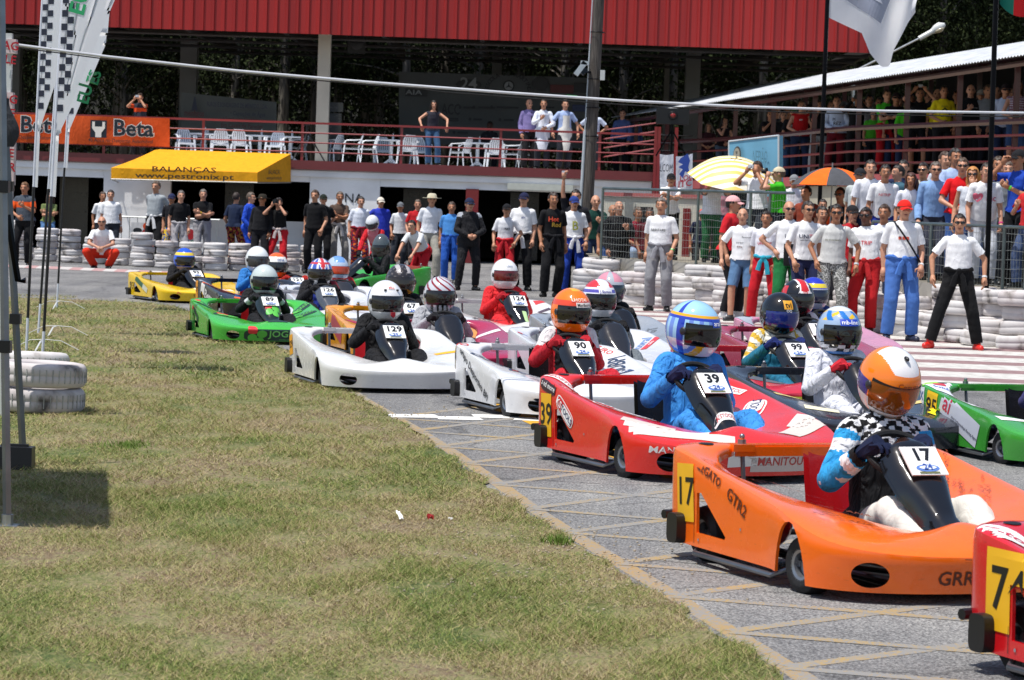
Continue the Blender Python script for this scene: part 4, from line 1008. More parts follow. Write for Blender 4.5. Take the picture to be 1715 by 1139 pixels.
# ---------------------------------------------------------------- pavilion
XF = lambda px, D=72: P(px, 300, D).x
WALLM = mat('#f1f1f1', 'wall'); REDM = mat('#8a2126', 'paint', .5); DARK = mat('#0d0d0e', 'matte')
FZ = 2.55
pav = thing('pavilion', (0, 73, 0), 'long two storey track pavilion with red sheet roof, open upper terrace and white ground floor', 'building')
def part(name, mb, mt, parent=pav, **k):
    o = mb.build(name, mt, parent, **k); 
    if parent is pav: o.matrix_parent_inverse = Matrix.Translation((0, -73, 0))
    return o
def corr_red(n, L, b):
    tc = n.new('ShaderNodeTexCoord'); a = n.new('ShaderNodeTexNoise'); a.inputs['Scale'].default_value = 1.2; mp = n.new('ShaderNodeMapping'); mp.inputs['Scale'].default_value = (3, 1, .15); L.new(tc.outputs['Object'], mp.inputs[0]); L.new(mp.outputs[0], a.inputs[0])
    r = n.new('ShaderNodeValToRGB'); r.color_ramp.elements[0].position = .35; r.color_ramp.elements[1].position = .65; r.color_ramp.elements[0].color = (.29, .011, .010, 1); r.color_ramp.elements[1].color = (.37, .016, .013, 1); L.new(a.outputs[0], r.inputs[0]); L.new(r.outputs[0], b.inputs['Base Color']); b.inputs['Roughness'].default_value = .45
CR = nodes_mat('red_sheet_metal', corr_red)
x0, x1 = -22.0, XF(1457, 73); mb = MB(); x = x0; prof = []
while x < x1: prof += [(x, 0), (x + .20, 0), (x + .215, .045), (x + .27, .045), (x + .285, 0)]; x += .285
vs = []; 
for (a, d) in prof:
    vs += [(a, 72.9 - d, 6.02), (a, 72.9 - d, 8.9)]
mb.add(vs, [(2 * i, 2 * i + 2, 2 * i + 3, 2 * i + 1) for i in range(len(prof) - 1)]); part('roof_fascia', mb, CR, smooth=0)
mb = MB(); mb.box(((x0 + x1) / 2, 80, 6.55), (x1 - x0, 14, .10), rot=(.03, 0, 0)); 
for i in range(12): mb.box((x0 + 2 + i * 2.7, 80, 6.25), (.12, 13.6, .35))
for i in range(4): mb.tube([(x0, 74.5 + i * 3, 6.0), (x1, 74.5 + i * 3, 6.0)], .05, 6)
part('roof', mb, mat('#3a3634', 'matte'))
for px in (305, 538, 1150): pass
for (px, D, w_) in ((541, 74, .34), (315, 82, .5), (1158, 79.5, .42), (-60, 74, .34), (830, 84, .3), (1115, 86, .16), (20, 84, .5)):
    mb = MB(); X = P(px, 180, D).x; mb.box((X, D, (FZ + 6.3) / 2), (w_, w_, 6.3 - FZ)); part('column', mb, mat('#b5b0a3' if px == 541 else '#7d7c78', 'wall'))
xr = XF(1092); mb = MB(); mb.box(((x0 + xr) / 2, 78.5, FZ - .12), (xr - x0, 13.4, .20)); mb.box(((x0 + xr) / 2, 72.20, FZ - .30), (xr - x0 - .05, .9, .16)); part('floor_slab', mb, WALLM)
mb = MB(); mb.box(((x0 + xr) / 2, 71.72, FZ - .075), (xr - x0, .10, .24)); part('slab_edge_beam', mb, mat('#6e2328', 'paint', .6))
mb = MB()
def wall(pa, pb, za, zb, D=71.95): a, b = XF(pa, D), XF(pb, D); mb.box(((a + b) / 2, D, (za + zb) / 2), (b - a, .25, zb - za))
ZT = FZ - .38
wall(-400, 22, 0, ZT); wall(175, 287, 0, ZT); wall(22.3, 174.7, 1.95, ZT - .002, 71.96); wall(287.3, 519.7, 2.02, ZT - .002, 71.96); wall(287.3, 519.7, 0, .95, 72.61); wall(520, 637, 0, ZT); wall(637.3, 984.7, 1.97, ZT - .002, 71.96); wall(985, 1092, 0, ZT)
part('wall', mb, WALLM)
mb = MB()
for (a, b) in ((22, 175), (287, 520), (637, 985)): A, B_ = XF(a), XF(b); mb.box(((A + B_) / 2, 76.5, 1.1), (B_ - A + .5, 7.2, 2.1))
# rooms behind the openings, open to the front
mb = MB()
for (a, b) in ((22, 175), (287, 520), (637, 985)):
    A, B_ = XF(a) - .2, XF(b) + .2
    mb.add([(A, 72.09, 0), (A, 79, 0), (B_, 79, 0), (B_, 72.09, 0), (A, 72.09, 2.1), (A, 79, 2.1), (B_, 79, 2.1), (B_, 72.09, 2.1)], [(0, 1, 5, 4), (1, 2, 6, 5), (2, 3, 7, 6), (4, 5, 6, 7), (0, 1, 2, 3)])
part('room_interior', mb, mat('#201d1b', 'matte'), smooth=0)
mb = MB(); mb.box((XF(792), 71.9, 1.0), (.34, .3, 1.98)); part('red_pillar', mb, mat('#7a1216', 'paint', .5))
for px, c in ((122, '#3a3015'), (700, '#151515'), (880, '#141414'), (400, '#14161a')):
    mb = MB(); mb.box((XF(px, 75), 75.5, 1.0), (.8, .5, 1.9)); mb.box((XF(px, 75), 75.2, 1.0), (.7, .1, .03)); mb.box((XF(px, 75), 75.2, 1.5), (.7, .1, .03)); part('cupboard', mb, mat(c, 'paint'))
mb = MB(); mb.box((XF(905), 71.7, 2.10), (1.75, .25, .17)); o = part('strip_light', mb, mat('#c4c7bd', 'plastic')); mb = MB(); mb.box((XF(905), 71.67, 2.005), (1.65, .16, .02)); part('diffuser', mb, mat('#e4e6de', 'plastic'), o)
# wall lettering and small notices
mb = MB(); 
flat_text(mb, 'NA', (XF(594), 71.81, 1.62), (1, 0, 0), (0, 0, 1), .35, 0); flat_text(mb, 'MO', (XF(590), 71.81, 1.22), (1, 0, 0), (0, 0, 1), .25, 0); part('wall_lettering', mb, mat('#1b1c22', 'decal'), smooth=0)
# terrace railing
mb = MB()
for h in (.27, .52, .78): mb.tube([(x0, 71.75, FZ + h), (xr, 71.75, FZ + h)], .022, 6)
part('railing_rails', mb, REDM); mb = MB(); mb.box(((x0 + xr) / 2, 71.75, FZ + 1.04), (xr - x0, .06, .055)); part('railing_handrail', mb, REDM)
for k in range(-8, 6):
    X = XF(671 + 165.5 * k)
    if x0 < X < xr: mb = MB(); mb.box((X, 71.78, FZ + .54), (.07, .05, 1.0)); part('railing_post', mb, REDM)
# awning
aw = thing('awning', (XF(300), 71, 2.2), 'bright yellow fabric awning with dark lettering over the servery window', 'awning')
pB0, pB1, pF0, pF1 = P(262, 250, 71.6), P(487, 259, 71.6), P(186, 281, 69.5), P(431, 289, 69.5)
vF0, vF1, vB1 = P(186, 300, 69.5), P(431, 306, 69.5), P(487, 306, 71.6); pB0.z = pB1.z = max(pB0.z, pB1.z)
mb = MB(); n_ = 10
mb.grid(lambda u, v: pF0.lerp(pF1, u).lerp(pB0.lerp(pB1, u), v) + V((0, 0, -.03 * math.sin(PI * v) * (1 + .3 * math.sin(u * 30)))), 30, 6, 0)
mb.grid(lambda u, v: vF0.lerp(vF1, u).lerp(pF0.lerp(pF1, u), v) + V((0, -.012 * math.sin(u * 40) * (1 - v), 0)), 40, 3, 0)
mb.grid(lambda u, v: vF1.lerp(vB1, u).lerp(pF1.lerp(pB1, u), v), 10, 3, 0)
o = mb.build('canopy', mat('#e6a21c', 'cloth'), aw); o.matrix_parent_inverse = Matrix.Translation(-aw.location)
mb = MB(); u_ = (vF1 - vF0).normalized(); c1 = P(308, 284.5, 69.4); c2 = P(309, 295.5, 69.4); up_ = V((0, 0, 1)); flat_text(mb, 'BALANÇAS', c1, u_, up_, .19, 0, bold=.015, fitw=1.65); flat_text(mb, 'www.pestronix.pt', c2, u_, up_, .19, 0, bold=.02, fitw=2.55)
u2 = (vB1 - vF1).normalized(); ctr = (vF1 + vB1) / 2; flat_text(mb, 'BALANÇAS', V((ctr.x, ctr.y - .06, pF1.z + .03)), u2, up_, .17, 0, fitw=.75); flat_text(mb, 'www.pestronix.pt', V((ctr.x, ctr.y - .06, pF1.z - .12)), u2, up_, .13, 0, fitw=1.0)
o = mb.build('canopy_lettering', mat('#3a2c14', 'decal'), aw, 0); o.matrix_parent_inverse = Matrix.Translation(-aw.location)
mb = MB()
for a, b in ((vF0, P(200, 306, 72.4)), (vF1, vB1)): mb.tube([a, b], .02, 6)
mb.tube([vF0, vF1], .02, 6); o = mb.build('awning_frame', mat('#9a9a96', 'metal'), aw); o.matrix_parent_inverse = Matrix.Translation(-aw.location)
# orange banner on the railing
bn = MB(); A, B_, C_, D_ = P(20, 238, 71.6), P(284, 246, 71.6), P(284, 198, 71.6), P(20, 191, 71.6)
bn.grid(lambda u, v: A.lerp(B_, u).lerp(D_.lerp(C_, u), v) + V((0, -.03 * math.sin(u * 17) * math.sin(v * 3), 0)), 40, 6, 0)
ban = bn.build('advertising_banner', mat('#cf5424', 'cloth'), label='orange tool maker banner reading Beta hung on the terrace railing', cat='banner')
mb = MB(); u_ = (B_ - A).normalized()
def beta(px, py):
    c = P(px, py, 71.48); v_ = V((0, 0, 1)); vs, fs = patch_pts(.44, .46)
    k = .40; q = P(px - 57, py, 71.49)
    mb.add([q + u_ * x + v_ * y for x, y in vs], fs, 0)
    hd = [(-.17, .19), (-.17, .02), (-.08, -.10), (-.08, -.22), (.08, -.22), (.08, -.10), (.17, .02), (.17, .19), (.10, .19), (.10, .06), (-.10, .06), (-.10, .19)]
    mb.add([q + u_ * x + v_ * y + V((0, -.012, 0)) for x, y in hd], [(0, 1, 10, 11), (1, 2, 5, 6, 9, 10), (2, 3, 4, 5), (6, 7, 8, 9)], 1)
    flat_text(mb, 'Beta', c + u_ * .02 - V((0, .002, 0)), u_, v_, .60, 1, bold=.05); flat_text(mb, 'Beta', c + u_ * .02 - V((0, .014, 0)), u_, v_, .60, 0, bold=.02)
    flat_text(mb, '40 Anos no Desporto Automóvel', P(px - 20, py + 20, 71.47), u_, v_, .14, 2, bold=.01, fitw=1.72)
beta(222, 216); beta(66, 210)
mb.build('banner_lettering', [mat('#17202b', 'decal'), mat('#e9e4da', 'decal'), mat('#3b2a22', 'decal')], ban, 0)
# printed boards inside the terrace, base greys darkened to carry its shade
def board(name, pts, col, label, texts, cat='banner', tcols=('#1b1c24', '#4b1a1a')):
    mb = MB(); a, b, c, d = pts; n_ = V((0, .06, 0)); mb.add([a, b, c, d, a + n_, b + n_, c + n_, d + n_], [(0, 1, 2, 3), (7, 6, 5, 4), (0, 4, 5, 1), (1, 5, 6, 2), (2, 6, 7, 3), (3, 7, 4, 0)])
    o = mb.build(name, mat(col, 'wall'), label=label, cat=cat, smooth=0); tb = MB(); u_ = (b - a).normalized()
    for (s, px, py, D, size, ci, fw) in texts: flat_text(tb, s, P(px, py, D), u_, V((0, 0, 1)), size, ci, bold=.015, fitw=fw)
    return o, tb, u_
D = 80
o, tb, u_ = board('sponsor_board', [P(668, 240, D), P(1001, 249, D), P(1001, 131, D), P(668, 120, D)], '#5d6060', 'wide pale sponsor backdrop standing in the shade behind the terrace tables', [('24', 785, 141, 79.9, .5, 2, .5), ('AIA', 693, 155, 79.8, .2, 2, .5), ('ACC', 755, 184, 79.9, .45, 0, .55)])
for px, py, s in ((785, 180, 'Hermes'), (815, 180, 'kartodromo'), (850, 180, 'Renault Sport'), (800, 200, 'motor'), (852, 201, 'Hermes'), (920, 180, 'garage'), (970, 200, 'parque'), (775, 222, 'Hermes')):
    c = P(px, py, 79.85); vs, fs = patch_pts(.05 * len(s), .05); tb.add([c + u_ * x + V((0, 0, y)) for x, y in vs], fs, 0); vs, fs = patch_pts(.08, .10, 2); tb.add([c + u_ * (x - .03 * len(s) - .08) + V((0, 0, y)) for x, y in vs], fs, 0)
for px, py, w_, h_, ci in ((697, 155, .65, .22, 0), (785, 142, .75, .32, 0), (852, 144, .34, .34, 0), (905, 140, .5, .42, 0), (941, 149, .7, .24, 1), (978, 147, .6, .28, 0), (970, 181, .4, .2, 3), (755, 200, .45, .1, 0), (905, 205, .3, .2, 0)):
    vs, fs = patch_pts(w_, h_, 2 if px in (785, 852, 905) else 0); c = P(px, py, 79.92); tb.add([c + u_ * x + V((0, 0, y)) for x, y in vs], fs, ci)
vs, fs = patch_pts(.26, .26, 2); c = P(852, 144, 79.88); tb.add([c + u_ * x + V((0, 0, y)) for x, y in vs], fs, 2)
for a in (PI / 2, PI * 7 / 6, PI * 11 / 6): tb.add([c + V((math.cos(a) * .13, -.01, math.sin(a) * .13)), c + V((-math.sin(a) * .025, -.01, math.cos(a) * .025)), c + V((math.sin(a) * .025, -.01, -math.cos(a) * .025))], [(0, 1, 2)], 0)
for i, ch in enumerate('ESCOLA DE KARTING'):
    a = PI * (.97 - .94 * i / 16); q = P(851, 150, 79.9) + V((.62 * math.cos(a), 0, .46 * math.sin(a)))
    if ch != ' ': flat_text(tb, ch, q, V((math.sin(a), 0, -math.cos(a))), V((math.cos(a), 0, math.sin(a))), .17, 0, bold=.02)
tb.build('board_print', [mat('#1d1f24', 'decal'), mat('#5d1a1c', 'decal'), mat('#8d9092', 'decal'), mat('#27345e', 'decal')], o, 0)
D = 78
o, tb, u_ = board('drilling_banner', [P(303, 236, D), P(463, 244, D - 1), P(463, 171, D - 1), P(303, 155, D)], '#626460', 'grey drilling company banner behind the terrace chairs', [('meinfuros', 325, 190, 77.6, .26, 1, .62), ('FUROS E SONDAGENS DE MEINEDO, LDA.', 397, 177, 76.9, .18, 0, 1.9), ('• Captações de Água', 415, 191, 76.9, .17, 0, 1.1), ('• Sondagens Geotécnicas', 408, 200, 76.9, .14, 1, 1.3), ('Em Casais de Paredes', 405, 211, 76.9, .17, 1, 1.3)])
c = P(326, 175, 77.6); tb.add([c + V(p) for p in ((-.09, 0, -.18), (.09, 0, -.18), (.015, 0, .22), (-.015, 0, .22))], [(0, 1, 2, 3)], 0)
tb.build('banner_lettering', [mat('#22263a', 'decal'), mat('#5a2624', 'decal')], o, 0)
# plastic chairs and tables on the terrace
def chair_parts():
    s = MB(); s.grid(lambda u, v: V(((u - .5) * .44, -.22 + v * .42, .43 + .02 * (2 * u - 1) ** 2)), 6, 6); s.box((0, -.22, .415), (.42, .02, .05)); s.box((0, 0, .415), (.40, .40, .02))
    b = MB()
    def bp(u, v): w_ = .40 * (1 - .55 * max(0, v - .55) ** 1.6 * 2.4); return V(((u - .5) * w_, .20 + .13 * v + .04 * (2 * u - 1) ** 2 * -1, .42 + .42 * v))
    for k in range(7):
        u0, u1 = k / 7 + .018, (k + 1) / 7 - .018; b.grid(lambda u, v: bp(u0 + (u1 - u0) * u, .12 + .76 * v), 1, 8)
    b.grid(lambda u, v: bp(u, .86 + .14 * v), 10, 2); b.grid(lambda u, v: bp(u, .0 + .14 * v), 10, 2)
    for q in (0, .94): b.grid(lambda u, v: bp(q + .06 * u, v), 1, 10)
    a = []
    for sd in (-1, 1):
        m_ = MB(); m_.tube([(sd * .20, .26, .68), (sd * .27, .10, .66), (sd * .27, -.14, .65), (sd * .26, -.22, .58)], .022, 6, flat=.6); a.append(m_)
    l = []
    for sx in (-1, 1):
        for sy in (-1, 1): m_ = MB(); m_.tube([(sx * .20, sy * .18, .64 if sy < 0 else .44), (sx * .25, sy * .25, 0)], [.034, .022], 6, flat=.5); l.append(m_)
    return s, b, a, l
s_, b_, a_, l_ = chair_parts(); PM = mat('#dfe4ea', 'plastic'); CHM = (s_.mesh('seat', PM), b_.mesh('backrest', PM), [m_.mesh('armrest', PM) for m_ in a_], [m_.mesh('leg', PM) for m_ in l_])
where = ['at the left end of the terrace', 'beside the banner post', 'in front of the drilling banner, back to the rail', 'in front of the drilling banner, slatted back to the rail', 'below the right end of the drilling banner', 'behind the tripod', 'tipped forward beside the beige column', 'facing right beside the beige column', 'second right of the beige column, turned right', 'in front of the woman in the tank top', 'behind the woman in the tank top', 'tipped against a table under the sponsor board', 'in front of the seated dark figure', 'beside the man in the lilac shirt', 'at the edge near the men in white', 'far back beside the stairs']
for i, (px, D, yaw) in enumerate(((310, 73.6, 200), (330, 75, 120), (368, 73.2, 10), (403, 73.1, -8), (461, 73.3, 170), (500, 75, 90), (556, 74.5, 60), (589, 73.2, 95), (616, 73.1, 105), (683, 73.0, 15), (705, 75, 200), (772, 73.2, 60), (829, 73.1, 10), (858, 73.4, 80), (882, 73.8, 100), (642, 76, 190))):
    t = thing('plastic_chair', (P(px, 250, D).x, D, FZ), 'white plastic garden chair ' + where[i], 'chair', 'white plastic chairs on the terrace', (0, 0, math.radians(180 + yaw)))
    ob('seat', CHM[0], t); ob('backrest', CHM[1], t)
    for q in CHM[2]: ob('armrest', q, t)
    for q in CHM[3]: ob('leg', q, t)
tb = MB(); tb.lathe([(.001, .72), (.42, .72), (.43, .70), (.41, .68), (.001, .68)], 24); TT = tb.mesh('table_top', PM); tb = MB(); tb.tube([(0, 0, .69), (0, 0, .1)], .05, 8)
for a in range(4): tb.tube([(0, 0, .2), (.32 * math.cos(a * PI / 2 + .7), .32 * math.sin(a * PI / 2 + .7), .0)], .03, 6)
TL = tb.mesh('pedestal', PM)
bt = MB(); bt.lathe([(.001, 0), (.03, 0), (.03, .09), (.012, .13), (.012, .17), (.001, .17)], 12); BT = bt.mesh('bottle', mat('#dfe3e0', 'plastic'))
for i, (px, D, lb) in enumerate(((341, 74, 'left of the drilling banner'), (435, 74, 'between the two chairs by the banner'), (486, 74.2, 'behind the tripod'), (655, 74, 'in front of the dark trees'), (800, 74, 'under the sponsor board'))):
    X = P(px, 250, D).x; t = thing('round_table', (X, D, FZ), 'white round plastic terrace table ' + lb, 'table', 'white tables on the terrace'); ob('table_top', TT, t); ob('pedestal', TL, t)
    ob('bottle', BT, None, (X + .05, D - .1, FZ + .722), label='small white squeeze bottle on the terrace table ' + lb, cat='bottle', group='bottles on the terrace tables')
X = P(513, 250, 72.6).x; t = thing('tripod', (X, 72.6, FZ), 'black tripod standing behind the terrace railing', 'tripod'); 
for k, a in enumerate((.3, 2.4, 4.5)): mb = MB(); mb.tube([(0, 0, .85), (.55 * math.cos(a), .3 * math.sin(a), 0)], .022, 6); mb.build('leg', mat('#111113', 'plastic'), t)
mb = MB(); mb.tube([(0, 0, .6), (0, 0, 1.0)], .03, 8); mb.box((0, 0, 1.02), (.12, .10, .05)); mb.build('tripod_head', mat('#111113', 'plastic'), t)
mb = MB(); mb.box((P(563, 170, 76).x, 76, FZ + .8), (.35, .3, 1.3)); mb.box((P(563, 170, 76).x, 76, FZ + 1.62), (.42, .36, .26)); mb.build('terrace_cabinet', mat('#3a3c3f', 'paint'), label='grey narrow cabinet right of the beige terrace column', cat='cabinet')
mb = MB(); mb.box((0, 0, 0), (.5, .4, .8)); mb.lathe([(.001, -.21), (.16, -.21), (.18, -.20)], 16, axis='y', c=(0, 0, -.12)); mb.lathe([(.001, -.21), (.08, -.21), (.09, -.20)], 16, axis='y', c=(0, 0, .22)); o = mb.build('loudspeaker', mat('#121214', 'plastic'), label='black loudspeaker hanging under the terrace roof near the beige column', cat='loudspeaker'); o.location = P(597, 66, 76)
mb = MB(); mb.tube([(0, 0, .35), (0, 0, 1.2)], .03, 6); o.rotation_euler = (0, 0, .1); mb.build('hanger', mat('#222224', 'metal'), o)

# ---------------------------------------------------------------- raised walkway with corrugated roof
wk = thing('covered_walkway', (8, 60, 0), 'raised spectator walkway with dark red posts and rails under a pale corrugated roof', 'grandstand')
def wpart(name, mb, mt, **k): o = mb.build(name, mt, wk, **k); o.matrix_parent_inverse = Matrix.Translation((-8, -60, 0)); return o
WA, WB = V((3.15, 77.4, 0)), V((12.3, 46.5, 0)); wd = (WB - WA).normalized(); wn = V((wd.y, -wd.x, 0)) * -1   # wn points back, away from the track
if wn.x < 0: wn = -wn
WL = (WB - WA).length
def WP(t, back, z): p = WA + wd * (t * WL) + wn * back; return V((p.x, p.y, z))
def _zr(t):
    q_ = WA + wd * (t * WL) - wn * .55; px = CX + q_.x / q_.y * F_PX
    for _ in range(4):
        yl = 190 - (px - 1062) * .153; z_ = P(px, yl, q_.y); px += (q_.x - z_.x) / q_.y * F_PX
    return z_.z
_ZT = [_zr(i / 20) for i in range(21)]
zr = lambda t: np.interp(t, [i / 20 for i in range(21)], _ZT); wf = lambda t: np.interp(t, [0, .30, .5, 1], [2.35, 2.42, 2.56, 2.56])
def corr(n, L, b):
    tc = n.new('ShaderNodeTexCoord'); a = n.new('ShaderNodeTexNoise'); a.inputs['Scale'].default_value = 3; a.inputs['Detail'].default_value = 6; L.new(tc.outputs['Object'], a.inputs[0])
    r = n.new('ShaderNodeValToRGB'); r.color_ramp.elements[0].position = .3; r.color_ramp.elements[1].position = .6; r.color_ramp.elements[0].color = (.36, .38, .40, 1); r.color_ramp.elements[1].color = (.56, .58, .60, 1); L.new(a.outputs[0], r.inputs[0]); L.new(r.outputs[0], b.inputs['Base Color']); b.inputs['Roughness'].default_value = .7
mb = MB(); N_ = 1200
vs = []
for i in range(N_ + 1):
    t = i / N_; h = .016 * math.sin(i * PI / 2.5)
    vs += [WP(t, -.55, zr(t) - .02 + h), WP(t, 3.6, zr(t) + 1.05 + h), ]
mb.add(vs, [(2 * i, 2 * i + 2, 2 * i + 3, 2 * i + 1) for i in range(N_)]); wpart('corrugated_roof', mb, nodes_mat('fibre_cement', corr), smooth=180)
mb = MB(); mb.tube([WP(t / 20, -.30, zr(t / 20) - .14) for t in range(21)], .055, 4); mb.tube([WP(t / 20, 3.0, zr(t / 20) + .58) for t in range(21)], .055, 4); wpart('roof_purlin', mb, mat('#4f1a1c', 'paint', .6))
for k in range(13):
    t = .02 + k / 12 * .97; mb = MB(); a, b = WP(t, 0, wf(t) - .1), WP(t, 0, zr(t) - .12); c = (a + b) / 2; mb.box(c, (.11, .11, b.z - a.z)); wpart('roof_post', mb, mat('#4e1417', 'paint', .5))
    mb = MB(); a, b = WP(t, 3, wf(t) - .1), WP(t, 3, zr(t) + .6); c = (a + b) / 2; mb.box(c, (.11, .11, b.z - a.z)); wpart('rear_post', mb, mat('#4a1719', 'paint', .5))
for h in (.27, .54, .80, 1.08):
    mb = MB(); mb.tube([WP(t / 20, -.09, wf(t / 20) + h) for t in range(21)], .028 if h < 1 else .04, 4, flat=1.0 if h < 1 else 1.4); wpart('walkway_rail', mb, mat('#4e1417', 'paint', .5))
mb = MB()
for a, b in (((-.12, 3.4), (-.16, -.02)),):
    vs = []; 
    for i in range(21):
        t = i / 20; vs += [WP(t, -.12, wf(t) - .22), WP(t, 3.4, wf(t) - .22), WP(t, 3.4, wf(t)), WP(t, -.12, wf(t))]
    mb.add(vs, [(4 * i + j, 4 * i + (j + 1) % 4, 4 * i + 4 + (j + 1) % 4, 4 * i + 4 + j) for i in range(20) for j in range(4)])
wpart('walkway_floor', mb, mat('#57504b', 'wall'))
mb = MB(); vs = []
for i in range(21): t = i / 20; vs += [WP(t, -.20, wf(t) - .20), WP(t, -.20, wf(t) + .02), WP(t, -.13, wf(t) + .02), WP(t, -.13, wf(t) - .20)]
mb.add(vs, [(4 * i + j, 4 * i + 4 + j, 4 * i + 4 + (j + 1) % 4, 4 * i + (j + 1) % 4) for i in range(20) for j in range(4)]); wpart('pink_coping', mb, mat('#b0585a', 'wall'))
mb = MB(); vs = []
for i in range(21): t = i / 20; vs += [WP(t, -.10, 0), WP(t, -.10, wf(t) - .21), WP(t, .08, wf(t) - .21), WP(t, .08, 0)]
mb.add(vs, [(4 * i + j, 4 * i + 4 + j, 4 * i + 4 + (j + 1) % 4, 4 * i + (j + 1) % 4) for i in range(20) for j in range(4)]); wpart('support_wall', mb, mat('#b9b3a2', 'wall'))
# dark slatted screen at the back of the walkway
mb = MB(); vs = []
for i in range(21): t = .42 + .58 * i / 20; vs += [WP(t, 3.2, wf(t)), WP(t, 3.2, zr(t) + .55)]
mb.add(vs, [(2 * i, 2 * i + 2, 2 * i + 3, 2 * i + 1) for i in range(20)]); wpart('back_screen', mb, mat('#1b1d1b', 'matte'), smooth=0)
# stair rails between pavilion and walkway
st = thing('stair_railing', (P(1100, 250, 72).x, 72, 0), 'dark red stair railing between the pavilion terrace and the covered walkway', 'railing'); sp_ = st.location.copy()
for k, px in enumerate((1098, 1103, 1132)): mb = MB(); X = P(px, 250, 71.5).x; mb.box((X - sp_.x, 71.5 - sp_.y, 2.6), (.09, .06, 2.4)); mb.build('post', REDM, st)
for k in range(4): mb = MB(); a, b = P(1010, 218 + 15 * k, 73), P(1100, 206 + 14 * k, 72.5); mb.tube([a - sp_, b - sp_], .022, 6); mb.build('sloping_rail', REDM, st)
for k in range(4): mb = MB(); a, b = P(1103, 226 + 13 * k, 71.8), P(1160, 228 + 13 * k, 71.8); mb.tube([a - sp_, b - sp_], .014, 6); mb.build('black_rail', mat('#18181a', 'paint'), st)
# low wall behind the fence
mb = MB(); A, B_ = P(1010, 340, 53), P(1320, 340, 50); dz = 1.86
mb.add([(A.x, A.y, 0), (B_.x, B_.y, 0), (B_.x, B_.y, dz), (A.x, A.y, dz), (A.x, A.y + .3, 0), (B_.x, B_.y + .3, 0), (B_.x, B_.y + .3, dz), (A.x, A.y + .3, dz)], [(0, 1, 2, 3), (3, 2, 6, 7), (1, 5, 6, 2), (0, 3, 7, 4), (4, 7, 6, 5)])
lw_ = mb.build('low_wall', mat('#bdb9ab', 'wall'), label='cream low wall behind the wire mesh fence', cat='wall', smooth=0)
mb = MB(); mb.add([(A.x, A.y - .05, dz + .002), (B_.x, B_.y - .05, dz + .002), (B_.x, B_.y + .35, dz + .002), (A.x, A.y + .35, dz + .002), (A.x, A.y - .05, dz + .08), (B_.x, B_.y - .05, dz + .08), (B_.x, B_.y + .35, dz + .08), (A.x, A.y + .35, dz + .08)], [(0, 1, 5, 4), (4, 5, 6, 7), (1, 2, 6, 5), (3, 0, 4, 7), (2, 3, 7, 6)]); mb.build('coping', mat('#a45a58', 'wall'), lw_, 0)
for pa, pb, c in ((1062, 1105, '#16151a'), (1140, 1152, '#7a1a1c'), (1175, 1215, '#17181a')):
    a, b = P(pa, 400, 52).x, P(pb, 400, 52).x; yy = lambda x: A.y + (B_.y - A.y) * (x - A.x) / (B_.x - A.x) - .03
    mb = MB(); mb.box(((a + b) / 2, yy((a + b) / 2) - .03, 1.0), (b - a, .08, 1.35)); mb.build('wall_opening_door', mat(c, 'matte'), lw_)
# blue painted sign
A, B_, C_, D_ = P(1221, 325, 55.5), P(1304, 330, 53.5), P(1304, 227, 53.5), P(1221, 237, 55.5)
mb = MB(); n_ = V((.1, .12, 0)); mb.add([A, B_, C_, D_, A + n_, B_ + n_, C_ + n_, D_ + n_], [(0, 1, 2, 3), (7, 6, 5, 4), (0, 4, 5, 1), (1, 5, 6, 2), (2, 6, 7, 3), (3, 7, 4, 0)])
sg = mb.build('painted_sign', mat('#74b0cd', 'wall'), label='pale blue painted board with a round clock emblem behind the striped parasol', cat='sign', smooth=0)
u_ = (B_ - A).normalized(); v_ = V((0, 0, 1)); nn = u_.cross(v_); mb = MB()
flat_text(mb, 'NEPIÃO', P(1275, 264, 54.1) + nn * .03, u_, v_, .36, 0, bold=-.0, fitw=.62)
cvs, cfs = patch_pts(.34, .34, 2); q = P(1236, 259, 55) + nn * .02; mb.add([q + u_ * x + v_ * y for x, y in cvs], cfs, 1); cvs, cfs = patch_pts(.27, .27, 2); mb.add([q + u_ * x + v_ * y + nn * .01 for x, y in cvs], cfs, 2); flat_text(mb, 'T', q + nn * .02, u_, v_, .16, 1, bold=.01)
mb.build('sign_lettering', [mat('#4f7f93', 'decal'), mat('#4a4a48', 'decal'), mat('#a9a391', 'decal')], sg, 0)
mb = MB()
for a, b in ((A, D_), (B_, C_), (D_, C_)): mb.tube([a, b], .02, 6)
mb.build('sign_frame', mat('#cfd6d9', 'paint'), sg)
